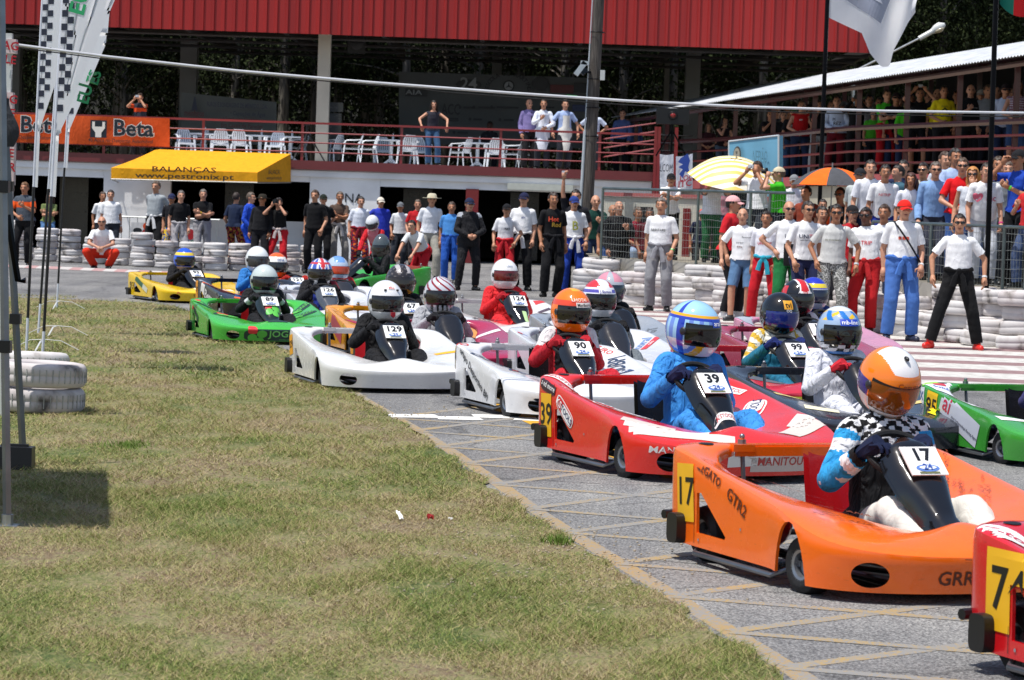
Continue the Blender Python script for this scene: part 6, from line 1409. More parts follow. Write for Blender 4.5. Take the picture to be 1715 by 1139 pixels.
# ---------------------------------------------------------------- trees
def bark(n, L, b):
    tc = n.new('ShaderNodeTexCoord'); mp = n.new('ShaderNodeMapping'); mp.inputs['Scale'].default_value = (4, 4, .5); a = n.new('ShaderNodeTexNoise'); a.inputs['Detail'].default_value = 6; a.inputs['Scale'].default_value = 2; L.new(tc.outputs['Object'], mp.inputs[0]); L.new(mp.outputs[0], a.inputs[0])
    r = n.new('ShaderNodeValToRGB'); r.color_ramp.elements[0].position = .38; r.color_ramp.elements[1].position = .68; r.color_ramp.elements[0].color = (.030, .025, .020, 1); r.color_ramp.elements[1].color = (.20, .18, .15, 1); L.new(a.outputs[0], r.inputs[0]); L.new(r.outputs[0], b.inputs['Base Color']); b.inputs['Roughness'].default_value = .9
def leafm(c0, c1):
    def f(n, L, b):
        g = n.new('ShaderNodeNewGeometry'); r = n.new('ShaderNodeValToRGB'); r.color_ramp.elements[0].color = (*c0, 1); r.color_ramp.elements[1].color = (*c1, 1); L.new(g.outputs['Random Per Island'], r.inputs[0]); L.new(r.outputs[0], b.inputs['Base Color']); b.inputs['Roughness'].default_value = .85; b.inputs['Specular IOR Level'].default_value = .12
    return f
BARK = nodes_mat('eucalyptus_bark', bark); LEAF = nodes_mat('eucalyptus_leaf', leafm((.008, .013, .005), (.034, .046, .015))); LEAF2 = nodes_mat('undergrowth_leaf', leafm((.008, .013, .006), (.028, .038, .014)))
def leaves(centres, n_, spread, size, seed, flat=1.0):
    g = np.random.default_rng(seed); c = np.array(centres)[g.integers(0, len(centres), n_)] + g.normal(0, 1, (n_, 3)) * np.array(spread) * np.array([1, 1, flat])
    a = g.normal(0, 1, (n_, 3)); a[:, 2] -= .8; a /= np.linalg.norm(a, axis=1)[:, None]; b = np.cross(a, g.normal(0, 1, (n_, 3))); b /= np.linalg.norm(b, axis=1)[:, None]; s = size * g.uniform(.6, 1.4, n_)[:, None]
    v = np.stack([c - b * s * .20, c + a * s * .45 - b * s * .0 + b * s * .22, c + a * s, c + a * s * .45 - b * s * .25], 1).reshape(-1, 3); return v
def leaf_mesh(name, v, mt):
    me = bpy.data.meshes.new(name); nv = len(v); nf = nv // 4; me.vertices.add(nv); me.vertices.foreach_set('co', v.ravel()); me.loops.add(nv); me.loops.foreach_set('vertex_index', np.arange(nv)); me.polygons.add(nf); me.polygons.foreach_set('loop_start', np.arange(0, nv, 4)); me.polygons.foreach_set('loop_total', np.full(nf, 4)); me.update(); me.materials.append(mt); return me
TREES = []
for k in range(4):
    q = random.Random(50 + k); H_ = 15 + q.uniform(-1, 2); tr = MB(); bx, by = q.uniform(-.4, .4), q.uniform(-.3, .3); tr.tube([(0, 0, 0), (bx * .3, by * .3, H_ * .35), (bx, by, H_ * .7), (bx * 1.2, by, H_)], [.20, .15, .10, .03], 10); cen = []
    for j in range(26):
        z = q.uniform(3.0, H_ - .6); a = q.uniform(0, 2 * PI); L_ = q.uniform(.9, 2.4) * (1.1 - .4 * z / H_) * (.55 if z < 5.5 else 1); p0_ = V((bx * z / H_, by * z / H_, z)); p2 = p0_ + V((math.cos(a) * L_, math.sin(a) * L_, q.uniform(.3, 1.4))); tr.tube([p0_, p0_.lerp(p2, .5) + V((0, 0, .1)), p2], [.05, .03, .012], 5); cen.append(p2); cen.append(p0_.lerp(p2, .6))
    lv = leaves([c for c in cen if c.z > 6.2], 15000, (.62, .62, .45), .135, k); l2 = leaves([c for c in cen if c.z <= 6.2] or cen[:2], 700, (.4, .4, .5), .16, k + 9)
    TREES.append((tr.mesh('trunk', BARK), leaf_mesh('crown', np.concatenate([lv, l2]), LEAF)))
q = random.Random(5); places = []
for row, (D_, n_, jit) in enumerate(((91, 20, .9), (97, 20, 1.1), (104, 22, 1.2))):
    for i in range(n_): X = -D_ * .21 + (D_ * .42) * (i + .5) / n_ + q.uniform(-jit, jit); places.append((X, D_ + q.uniform(-2, 2)))
for i, (X, Y) in enumerate(places):
    tm, cm_ = TREES[i % 4]; rw = 0 if i < 20 else 1 if i < 40 else 2; o = thing('eucalyptus_tree', (X, Y, 0), 'tall slender eucalyptus, number %d from the left in the %s row behind the pavilion' % (i - 20 * rw + 1, ('front', 'middle', 'back')[rw]), 'tree', 'eucalyptus trees behind the pavilion', (0, 0, q.uniform(0, 6.28)), q.uniform(.9, 1.15)); ob('trunk', tm, o); ob('crown', cm_, o)
# undergrowth and the wood beyond
cen = [(q.uniform(-24, 24), q.uniform(95, 111), q.uniform(.3, 4.5) ** 1.0) for _ in range(420)]
ob('undergrowth', leaf_mesh('undergrowth', leaves(cen, 30000, (.6, .6, .7), .19, 77), LEAF2), kind='stuff')
cen = [(q.uniform(-28, 28), q.uniform(111, 117), q.uniform(.5, 13)) for _ in range(700)]
ob('distant_wood', leaf_mesh('distant_wood', leaves(cen, 60000, (.9, .9, .9), .30, 78), LEAF2), kind='stuff')
gm = MB(); gm.add([(-60, 112, 0), (60, 112, 0), (60, 122, 16), (-60, 122, 16)], [(0, 1, 2, 3)]); gm.build('dark_backing_slope', mat('#101209', 'matte'), kind='structure', smooth=0)  # plain dark sheet added behind the trees to keep the wood's back dark
# ---------------------------------------------------------------- the karts and their drivers
def H_(fn, cols, **k): return lambda root, H: helmet(root, H, fn, cols, **k)
plain = lambda az, el, p: 0
def num_side(n, y=.56, z=.33, fs=.17, w=.20, h=.26, rot=0, col='#f0b51c'): return ('side', (y, z), rot, [('rect', w, h, col), ('text', n, fs, '#15130c')])
RR = random.Random(11)
def scrib(n, sx, sy, col):
    out = []
    for k in range(n):
        x, y = RR.uniform(-sx, sx), RR.uniform(-sy, sy); pts = [(x, y)]
        for j in range(RR.randint(4, 9)): x += RR.uniform(.004, .016); pts.append((x, y + RR.uniform(-.014, .014)))
        out.append(('line', pts, .0028, col))
    return out
INK = '#8a3a12'
# 17: orange
def h17(az, el, p):
    x, y, z = p
    if el > .56 and y < .045 and abs(x) < .064 + .02 * math.sin((el - .56) * 3): return 1
    if el < -.35 and abs(az) < 2.2: return 1
    if abs(az) > 1.35 and -.5 < el < .1: return 2 if x < 0 else 1
    return 0
sash17 = (['#e4e4e6', '#111114', '#2b98d4'], lambda cen, ct: np.where(((ct[2] > .34) & np.isin(np.array(ct[3])[ct[0]], ['to', 'nk'])) | ((np.array(ct[3])[ct[0]] == 'ua') & (ct[1] < .12)), 1 + ((np.floor(cen[:, 0] / .036) + np.floor((cen[:, 1] + cen[:, 2]) / .036)) % 2), np.where(np.isin(np.array(ct[3])[ct[0]], ['ua', 'fa']), np.where((np.array(ct[3])[ct[0]] == 'fa') & (ct[1] > .82), 2, np.where(np.sin(ct[1] * 9 + cen[:, 0] * 14 + cen[:, 1] * 9) > .72, 1, 3)), np.where((np.array(ct[3])[ct[0]] == 'to') & (abs(cen[:, 0]) < .02), 3, 0))))
def hel17(root, H):
    o = helmet(root, H, h17, ['#f5841c', '#eeeeee', '#3a2d8c'], visor='#8a4a10', vtop=.18, vbot=-.62, pitch=.42, yaw=.05, hi=True, text=[('Corazza', (0, .045), .032, '#7c3a10', None)])
    mb = MB(); mb.ell((0, -.075, .150), (.010, .018, .010)); mb.build('vent', mat('#15151a', 'plastic'), o)
    return o
# pitch: head bowed so that the crown shows
go_kart('bright orange go-kart with pen signatures over its bodywork and yellow number 17', '#ff6d12', 1500, 592, 12.75, 23, '17', 'driver in pale blue and checkered suit with an orange helmet, head bowed over the wheel', suit='#15161a', hel=hel17, gloves='#17213f', stripe=sash17, pants='#dcd8cf', seat='#a3141a', dx=.115, hs=1.05, wide=1.07,
  decs=[num_side('17', .555, .325, .18, .165, .27, 4), ('side', (.33, .435), -17, [('text', 'ZEGATO', .060, '#5a230c')]), ('side', (.06, .335), -24, [('text', 'GTR2', .080, '#5a230c')]), ('top', (-.54, .42), -60, scrib(16, .12, .07, INK)), ('top', (-.48, .05), -62, scrib(26, .18, .09, '#7a4048') + [('text', 'SIMRO', .05, '#7c3a20', .06, -.06)]), ('top', (-.40, -.48), -35, scrib(26, .20, .09, '#7a3420') + [('text', 'ANA', .05, '#7c3a20')]), ('top', (.50, .35), 60, scrib(30, .22, .07, INK)), ('top', (.47, .0), 60, scrib(20, .16, .07, INK)), ('nose', (-.10, .120), 0, [('text', 'GRRRRR', .085, '#5a230c')]), ('nose', (.10, .205), 2, [('line', [(-.25, .01), (-.1, -.005), (.1, .004), (.3, -.01)], .004, '#8a3a12')])])
# 39: red
def h39(az, el, p):
    x, y, z = p
    if el > .62: return 0 if not (abs(abs(az) - 1.7) < .12) else 1
    if el > .50: return 3
    if el > .38: return 1
    if abs(az) > 1.32 and abs(az) < 1.6: return 1
    if el < -.30: return 3 if abs(abs(x) - .075) < .014 else (4 if abs(abs(x) - .095) < .01 else 2)
    return 0 if (int((az + 4) * 5) % 2) else 4
def lines39(root, H):
    o = helmet(root, H, h39, ['#9fcdee', '#2c45b8', '#e6e6e8', '#f1b321', '#6f8fdc'], visor='#0a0a0f', pitch=.10, yaw=.42, hi=True, open_=False, text=[('arai', (0, .052), .035, '#ffffff', '#2d4fb4')])
KS = lambda w, h, s: [('rect', w, h, '#f2f0ee', .5), ('rect', w * .94, h * .84, '#cf1f2a', .5), ('rect', w * .62, h * .72, '#f2f0ee', .5, w * .14, 0), ('text', 'TOOLS', s, '#1d2d5c', w * .14, 0), ('text', 'KS', s * 1.2, '#ffffff', -w * .32, 0)]
go_kart('red go-kart with tape over its nose, tool maker stickers and yellow number 39', '#e3281d', 1168, 512, 17.55, 24, '39', 'driver in sky blue suit with a blue, yellow and white helmet', suit='#3c8fdc', hel=lines39, gloves='#1c2348', seat='#181818', fair='#0d0d0f', fat=1.06, hs=1.21, dx=.11, wide=1.06,
  fdecs=[('top', (0, -.50), 0, [('rect', .15, .045, '#e8e6e4', .5), ('text', 'KSTOOLS', .03, '#b3202c')])],
  decs=[num_side('39', .575, .29, .19, .16, .27, 2), ('side', (.30, .335), -33, KS(.27, .095, .055)), ('side', (.56, .475), -12, [('rect', .24, .085, '#3b1f2a', .5), ('text', 'ls nd more', .05, '#e8e4e2')]), ('top', (-.56, .62), -58, [('rect', .24, .07, '#ece8e6'), ('text', 'MANITOU', .05, '#d04a42')]), ('top', (-.46, -.08), -62, KS(.46, .14, .085)), ('top', (.56, .50), -75, [('rect', .26, .065, '#ece8e6'), ('text', 'MANITOU', .05, '#d04a42')]), ('top', (.47, .02), 52, KS(.36, .14, .085)),
        ('top', (-.40, -.70), -27, [('rect', .62, .11, '#d9cfc6')]), ('top', (-.44, -.58), -33, [('rect', .50, .10, '#e4dcd4')]), ('top', (-.50, -.46), -40, [('rect', .32, .09, '#d2c6bc')]), ('nose', (-.22, .20), -6, [('rect', .40, .045, '#d9cfc6')]), ('nose', (-.05, .15), 3, [('rect', .30, .07, '#e4dcd4')]), ('top', (.50, -.55), 38, [('rect', .46, .14, '#d3c8bf')]), ('top', (.56, -.42), 48, [('rect', .30, .12, '#dfd6ce')]), ('nose', (-.50, .20), 0, [('text', 'MANITOU', .055, '#e8e2de')]), ('nose', (.15, .14), 0, [('rect', .40, .12, '#c9b8ae'), ('text', 'MANITOU', .07, '#b03a34')])])
# 129: white
h129 = lambda az, el, p: 1 if abs(az) > 1.6 and -.25 < el < .55 and p[0] < 0 else 0
def hel129(root, H):
    o = helmet(root, H, h129, ['#e9eaec', '#3a5fb0'], visor='#18181d', open_=True, yaw=.06, text=[('BELL', (0, .105), .022, '#c8322e', '#f0e9e6')], hi=True)
    for s in (-1, 1): mb = MB(); mb.ell((s * .048, -.128, .088), (.012, .01, .008), 10, 6); mb.build('vent', mat('#15151a', 'plastic'), o)
    mb = MB(); mb.prism([(-.016, .018), (.016, .018), (.014, -.008), (0, -.022), (-.014, -.008)], -.196, -.17); mb.v = [(x, y, z - .095) for x, y, z in mb.v]; mb.build('shield_badge', mat('#b0182a', 'decal'), o, 0)
go_kart('plain white go-kart with number 129 at the grass edge', '#e9e8e6', 649, 475, 24.2, 18, '129', 'driver in black suit with red neck brace and plain white helmet', suit='#151518', hel=hel129, seat='#b0222a', dx=.05, decs=[num_side('129', .60, .36, .10, .14, .20, 12, '#f0a81c'), ('top', (.50, -.22), 0, [('rect', .20, .09, '#f2b316')]), ('nose', (0, .20), 0, [('line', [(-.4, 0), (.4, 0)], .003, '#c9c9c9')])])
# 90: white GDBPI
h90 = lambda az, el, p: 1 if .30 < el < .55 else (2 if el > 1.1 and abs(p[0]) < .03 else 0)
bpi = [('rect', .22, .07, '#33466f'), ('rect', .05, .04, '#d5402e', .5, -.06, 0), ('text', 'BPI', .055, '#e9ecf2', .03, 0)]
go_kart('white go-kart with dark blue club lettering and number 90', '#e6e6e8', 961, 489, 21.9, 20, '90', 'driver in red and white suit with a bright orange helmet', suit='#c22230', hel=H_(h90, ['#ff7a10', '#e04a2a', '#ffb030'], visor='#15100d', open_=True, hi=True, pitch=.04, yaw=.1, text=[('Marlboro', (.02, .052), .028, '#1c1c20', '#e6ddd8'), ('LHOTAI', (-.01, .085), .030, '#f5e0d8', None)]), gloves='#b3202c', seat='#16161a', dx=.10,
  stripe=(['#e2dcdc', '#1a1a1e'], lambda cen, ct: np.where((np.array(ct[3])[ct[0]] == 'ua') & (ct[1] < .55), 1, np.where((np.array(ct[3])[ct[0]] == 'to') & (abs(cen[:, 0]) > .06) & (abs(cen[:, 0]) < .13), 2, 0))),
  fdecs=[('top', (0, -.36), 0, [('rect', .10, .03, '#16161a'), ('rect', .03, .02, '#d5402e', .5, -.03, 0), ('text', 'BPI', .026, '#e9ecf2', .02, 0)])],
  decs=[('side', (.735, .42), 0, [('rect', .07, .22, '#e0c025'), ('text', '90', .09, '#15130c')]), ('side', (.22, .31), -29, [('text', 'Grupo Desportivo BPI', .085, '#30343c')]), ('top', (-.56, .52), -58, [('text', 'EURO', .10, '#d5402e', -.24, .02)]), ('top', (-.50, .14), -62, [('text', 'GDBPI', .22, '#34425c')]), ('top', (-.42, -.18), -20, bpi), ('top', (-.46, -.44), -50, scrib(10, .12, .06, '#8b90a0') + [('text', 'By BPI', .06, '#4a4f5c')]), ('nose', (-.30, .15), 0, [('text', 'SG', .07, '#3a3f4c')]), ('top', (.50, .14), 68, [('text', 'GDBPI', .20, '#34425c')]), ('top', (.56, .60), -70, [('text', 'EURO', .08, '#d5402e')]), ('top', (.42, -.12), 10, bpi), ('top', (.44, -.40), 20, [('text', '90', .12, '#3a3f4c')])])
# 74: red at the right corner (no driver in view)
go_kart('dark red go-kart with a big yellow number 74, cut off by the right edge', '#d3161e', 2068, 684, 9.77, 24, '74', 'driver in dark suit of the red kart cut off by the right edge', suit='#17171a', hel=H_(plain, ['#c8c8cc']), driver=False,
  decs=[num_side('74', .47, .32, .22, .28, .30, 0), ('top', (-.60, .60), -50, [('rect', .34, .15, '#eceae8', .5), ('text', 'Z-ton', .09, '#c62c46')])])
# black kart with lightning, blue and chrome helmet
def hmb(az, el, p):
    x, y, z = p
    if el < -.35: return 3 if z < -.118 else ((int((x + 1) / .036) + int((z + 1) / .036)) % 2) + 1
    if el > .95: return 4
    if el > .45: return 3 if math.sin(az * 7 + el * 5) > .3 else (5 if math.sin(az * 5 - el * 9) > .6 else 0)
    return 0
bolt = [(-.10, -.05), (.0, -.005), (-.02, .02), (.06, .03), (.04, .055), (.14, .07), (.06, -.0), (.08, -.015), (.01, -.03), (.03, -.045)]
boltp = [[(-.14, -.06), (-.10, .01), (-.04, .0)], [(-.10, -.03), (-.03, .035), (.01, .01)], [(-.03, -.01), (.16, .07), (.06, -.03)]]
def BOLT(c): return [('poly', [(x * 1.25, y * 1.6) for x, y in q_], c) for q_ in boltp]
go_kart('dark grey go-kart with yellow lightning bolt stickers behind the orange kart', '#2b2e36', 1411, 520, 19.8, 20, '85', 'driver in white suit with a blue, chrome and checkered helmet and red gloves', suit='#dfe1ea', hel=H_(hmb, ['#9db4d0', '#101014', '#e6e8ec', '#2277c8', '#dfe6ee', '#e8c02a'], visor='#0c0a0a', open_=True, hi=True, text=[('mb-line', (0, .062), .036, '#ffffff', '#2a4cc0')]), gloves='#c42532', seat='#1a1a1c', plate_=False,
  decs=[('top', (.46, -.50), 28, BOLT('#f0e020')), ('top', (.50, .05), 0, BOLT('#f0e020')), ('top', (.48, -.24), 0, [('rect', .30, .08, '#d8be78')]), ('top', (-.46, -.10), -10, [('rect', .30, .08, '#d8be78')]), ('top', (-.45, -.50), -20, [('rect', .24, .10, '#e6e0c0')]), ('top', (.57, .5), 0, [('rect', .2, .3, '#3a3e48')])])
# 95: green and white at the right edge
go_kart('green and white go-kart with yellow number 95 at the right edge', '#3f9e36', 1796, 556, 19.3, 18, '95', 'driver in purple suit cut off by the right edge', suit='#3a3568', dx=.18, hel=H_(plain, ['#303a80']), beam='#3f9e36', seat='#1a1a1c', plate_=False,
  decs=[('side', (.70, .43), 0, [('rect', .12, .15, '#d8dde6'), ('text', 'IX', .10, '#2e5fa8')]), ('side', (.52, .36), -8, [('rect', .16, .24, '#f2c21c'), ('text', '95', .17, '#15130c')]), ('side', (.10, .30), -22, [('rect', .60, .20, '#c9cdd8'), ('text', 'ai', .19, '#c02848', -.20, .02), ('text', 'your Independent Racing Agent', .032, '#3a3f55', .10, -.03)]), ('top', (-.55, .62), 0, [('rect', .22, .24, '#e6e9f2'), ('text', 'Suzuki', .06, '#2d4bb0'), ('rect', .10, .05, '#c84050', .5, 0, .06)]), ('top', (-.46, .16), 0, [('rect', .28, .16, '#e6e6ea'), ('line', [(-.10, -.04), (.02, .04)], .006, '#c84050'), ('line', [(-.06, -.04), (.06, .04)], .006, '#c84050')]), ('nose', (-.5, .16), 0, [('rect', .36, .18, '#e9e9ee'), ('text', 'ai', .12, '#c02848')]), ('top', (-.48, -.35), 0, [('rect', .30, .10, '#e9e9ee')]), ('top', (-.60, .74), 0, [('rect', .16, .10, '#9ce03a')])])
# 99: UNITRIP
h99 = lambda az, el, p: 0
go_kart('crimson and grey go-kart with yellow edging, travel sponsor lettering and number 99', '#c82a3c', 1310, 496, 22.9, 20, '99', 'driver in white, yellow and teal suit with a glossy black helmet', suit='#1f6d8c', hel=H_(h99, ['#0f1012'], visor='#1c2c7c', hi=True, pitch=.12, text=[('tvi', (0, .088), .05, '#15130c', '#eaa62c'), ('OQ', (0, .048), .026, '#e6e6e6', None)]), gloves='#1d2a66', seat='#1a1a1c', dx=.06,
  stripe=(['#e6e2d2', '#d9b03c'], lambda cen, ct: np.where((np.array(ct[3])[ct[0]] == 'to') & (ct[2] > .30), 1, np.where((np.array(ct[3])[ct[0]] == 'ua'), np.where(np.sin(cen[:, 0] * 70 + cen[:, 2] * 40) > 0, 1, 2), 0))),
  decs=[('top', (-.52, .42), -52, [('rect', .56, .15, '#ece8e4'), ('text', 'UNI', .10, '#1e2c4c', -.16, 0), ('text', 'TRIP', .10, '#d23a44', .10, 0)]), ('top', (-.45, -.06), -62, [('rect', .50, .16, '#e8ea3c')]), ('top', (-.42, -.40), -30, [('rect', .5, .22, '#5d626c')]), ('top', (.45, -.38), 20, [('rect', .4, .22, '#5d626c')]), ('nose', (0, .15), 0, [('rect', .8, .1, '#dfe040')]), ('top', (.55, .5), 80, [('rect', .30, .10, '#ece8e4'), ('text', 'TRIP', .08, '#d23a44')])])
# crimson kart, red and black striped helmet
def hst(az, el, p): return 1 if abs(p[0]) < .03 and el > .2 else (2 if abs(abs(p[0]) - .036) < .007 and el > .2 else (1 if abs(az) > 1.3 and el < .7 else 0))
go_kart('raspberry pink go-kart behind the number 99 kart', '#a8324c', 1340, 473, 26.6, 20, '10', 'driver in black and red suit with a black helmet striped red', suit='#7c1626', hel=H_(hst, ['#17181b', '#d02a2e', '#eeeeee'], visor='#1a1518', text=[('Astro Bois', (0, .052), .028, '#e8e8e8', None)]), fair='#1b1b1e',
  stripe=(['#1b1b20', '#e0dcdc'], lambda cen, ct: np.where((np.array(ct[3])[ct[0]] == 'to'), 1, np.where(ct[1] < .3, 2, 0))), decs=[('top', (-.52, .30), -30, [('rect', .30, .10, '#e2dcdc')]), ('nose', (0, .15), 0, [('text', 'Norm', .1, '#e2dcdc')]), ('top', (.52, .3), 50, [('text', 'norm', .12, '#e2c8d0')])])
go_kart('pale pink go-kart with a grey tail behind the raspberry kart', '#d48fa8', 1366, 469, 29.6, 20, '22', 'driver in dark blue suit with a shiny blue and yellow helmet', plate_=False, suit='#223a7c', hel=H_(lambda az, el, p: 1 if abs(el - .55) < .12 else (2 if el < .35 and abs(az) < 1 else 0), ['#2434b8', '#e8d03a', '#aeb6c8'], visor='#1c2440'), decs=[('top', (-.56, .58), 0, [('rect', .2, .3, '#a8aeb8')]), ('top', (-.48, .2), -60, [('rect', .16, .06, '#e8a82c')]), ('top', (.50, .2), 60, [('rect', .5, .16, '#e6b0a0')])])
# pair behind the 90 kart
h13 = lambda az, el, p: (0 if el > .62 and abs(p[0]) > .04 else 1) if el > .50 else (2 if el > .34 else (3 if el < -.5 else 1))
go_kart('white go-kart with a newspaper sponsor stripe behind the number 90 kart', '#dcdde2', 1007, 473, 25.0, 19, '13', 'driver in grey suit with a red, white and violet helmet', plate_=False, suit='#6e767c', hel=H_(h13, ['#d0343a', '#e8e8ee', '#5a54b0', '#e0e0e4'], visor='#120e0e', open_=True, text=[('J.Santos', (0, .062), .030, '#3a3a90', '#e8e8ee')]), fair='#26262a',
  decs=[('top', (.52, .30), 45, [('text', 'lucoral', .14, '#6f90c8', -.02, .05), ('rect', .34, .06, '#d8404a', 0, 0, -.05), ('text', 'rádio', .05, '#f0e0e0', 0, -.05)]), ('top', (-.55, .50), 0, [('line', [(-.1, 0), (0, .01), (.1, -.02)], .012, '#5060c0'), ('rect', .05, .04, '#d8404a', .5, -.08, 0)]), ('top', (-.48, .0), -60, scrib(6, .12, .05, '#6070a0'))])
go_kart('silver grey go-kart in the row behind the white newspaper kart', '#9aa0a8', 1024, 460, 28.4, 19, '31', 'driver in black suit with a pink and black helmet', plate_=False, suit='#121215', hel=H_(lambda az, el, p: 1 if el > .45 and math.sin(az * 4) > -.3 else (2 if el > .3 else 0), ['#17181c', '#d890a0', '#b0b6be'], visor='#23303c'), decs=[('top', (.5, .2), 60, [('text', 'GT', .16, '#6a7078')])])
# 124
chk = lambda nx, ny, s: [('poly', [(i * s, j * s), (i * s + s, j * s), (i * s + s, j * s + s), (i * s, j * s + s)], '#2a2c30') for i in range(-nx, nx) for j in range(-ny, ny) if (i + j) % 2 == 0]
go_kart('white go-kart with small black checks and number 124', '#e2e1df', 848, 438, 31.6, 20, '124', 'driver in plain red suit with a white helmet and red visor trim', suit='#d8262c', hel=H_(lambda az, el, p: 0, ['#eceaea'], visor='#6a1418', vbot=-.30, open_=True, text=[('Uvex', (0, .09), .03, '#8a9ab0', None)]), gloves='#b0202a', fdecs=[('top', (.03, -.50), 0, [('rect', .05, .14, '#b8d89a')])],
  decs=[('top', (-.48, .12), -62, chk(9, 2, .026)), ('top', (-.40, -.45), -35, chk(7, 2, .026)), ('top', (-.60, .55), 0, [('rect', .06, .05, '#d04048', .5)]), ('top', (.60, .62), 0, [('rect', .12, .10, '#c83a3c')]), ('top', (.55, .3), 0, [('rect', .14, .10, '#50404c')]), ('top', (.48, -.2), 0, [('rect', .28, .2, '#cfe0c4')])])
# silver helmet, crimson kart
go_kart('crimson go-kart hidden behind the white number 129 kart', '#ad2c50', 739, 468, 26.6, 16, '61', 'driver in light grey suit with a chrome patterned full-face helmet', plate_=False, suit='#a9abb0', hel=H_(lambda az, el, p: 2 if el < -.35 and math.sin(p[0] * 160 + el * 6) > .2 else (1 if math.sin(az * 9 + el * 14) > .45 and el > .25 else 0), ['#c9cdd4', '#8c1c26', '#17181b'], visor='#1c1512', open_=True, hi=True), fair='#1a1a1d', gloves='#222226',
  decs=[('top', (.52, .30), 0, [('rect', .26, .10, '#e6dfe2')]), ('top', (-.50, .30), 0, [('rect', .24, .10, '#e6dfe2')]), ('top', (.4, -.4), 0, [('rect', .3, .10, '#e6dfe2')])])
# 67
go_kart('amber go-kart with black number and a crimson nose, number 67', '#e99a1c', 673, 447, 28.9, 17, '67', 'driver in black suit with a matt black graphic helmet', suit='#121215', hel=H_(lambda az, el, p: 1 if el > .5 and (abs(abs(p[0]) - .045) < .018 and p[1] < .02) else (2 if el > .2 and math.sin(az * 11) * math.sin(el * 17) > .5 else 0), ['#2e2a2c', '#b8b4b4', '#5f5a58'], visor='#2a211c', vbot=-.5), seat='#222226',
  decs=[('side', (.56, .38), 10, [('text', '67', .24, '#17130c')]), ('top', (-.55, .55), -50, [('text', 'TANK', .09, '#f4b44a')]), ('top', (-.45, -.15), -60, [('rect', .42, .2, '#a8304c')]), ('side', (.10, .30), -20, [('rect', .50, .18, '#a8304c')]), ('nose', (0, .15), 0, [('rect', 1.1, .14, '#a8304c')])])
# 89 green
clov = lambda s: [('rect', .05 * s, .05 * s, '#d8343a', .5, -.02 * s, .035 * s), ('rect', .055 * s, .05 * s, '#58b848', 2, .03 * s, .01 * s), ('rect', .05 * s, .05 * s, '#58b848', 2, -.02 * s, -.015 * s), ('rect', .045 * s, .045 * s, '#58b848', 2, .02 * s, -.035 * s)]
jg = lambda w, h, s, t='JOGOS': [('rect', w, h, '#1e3a36', .5)] + [(*l[:5], (l[5] if len(l) > 5 else 0) - w * .32, l[6] if len(l) > 6 else 0) for l in clov(h * 9)] + [('text', t, s, '#6ac858', w * .12, 0)]
go_kart('bright green go-kart with dark betting sponsor panels and number 89', '#43b53c', 445, 447, 31.0, 19, '89', 'driver in black and white suit with a pale grey helmet and dark visor', suit='#17171b', hel=H_(plain, ['#c6d0cf'], visor='#16181c', vbot=-.45, hi=True, text=[('SH', (0, -.11), .03, '#5a6264', None)]), gloves='#26262a', fair='#15201c', dx=.05,
  fdecs=[('top', (0, -.42), 0, [(*l[:5], *l[5:]) for l in clov(1.6)])],
  stripe=(['#c9ccd0'], lambda cen, ct: np.where((np.array(ct[3])[ct[0]] == 'fa') & (ct[1] > .7), 1, 0)),
  decs=[('side', (.70, .36), 6, [('rect', .10, .26, '#e6c02a'), ('text', '89', .09, '#17130c')]), ('side', (.36, .32), -25, jg(.36, .13, .07)), ('top', (-.54, .45), -48, jg(.42, .14, .07, 'placard')), ('top', (-.45, -.22), -10, [('rect', .32, .26, '#1e3a36', 2)] + clov(2.6) + [('text', 'JOGOS', .05, '#7ad068', 0, -.085)]), ('top', (.53, .38), 48, jg(.42, .14, .08)), ('top', (.46, -.02), 40, jg(.42, .14, .08)), ('nose', (-.06, .13), 0, [('rect', .70, .17, '#1e3a36', .5), *[(*l[:5], (l[5] if len(l) > 5 else 0) - .22, l[6] if len(l) > 6 else 0) for l in clov(2.0)], ('text', 'JOGOS', .12, '#7ad068', .10, .02), ('text', 'santa casa', .035, '#4a9a4a', .10, -.05)]), ('top', (0, -.68), 0, [('rect', .22, .10, '#1e3a36')])])
# 126
def huj(az, el, p):
    x = p[0]
    if el > .25:
        if abs(x) < .018 or abs(el - .72) < .10: return 1
        if abs(x) < .03 or abs(abs(math.sin(az * 2)) - .8) < .12: return 2
        return 3
    if el < -.4: return 2 if abs(abs(x) - .07) < .014 else 0
    return 0
go_kart('white go-kart with dark fairing carrying number 126', '#dfdfe2', 538, 436, 34.4, 17, '126', 'driver in black suit with blue chest and a union flag patterned helmet', suit='#17171c', hel=H_(huj, ['#2a2c32', '#c8343c', '#e6e6ea', '#3c5cb4'], visor='#1c1412', open_=True), fair='#4a4f58',
  stripe=(['#2c3f9c', '#8c2434'], lambda cen, ct: np.where((np.array(ct[3])[ct[0]] == 'to') & (abs(cen[:, 0]) < .09), 1, np.where((np.array(ct[3])[ct[0]] == 'ua') & (cen[:, 0] > 0), 2, 0))), decs=[('nose', (0, .15), 0, [('text', 'Mancopes Fernandes', .08, '#c83a44')]), ('top', (0, -.6), 0, [('rect', .3, .12, '#e9dcdc')])])
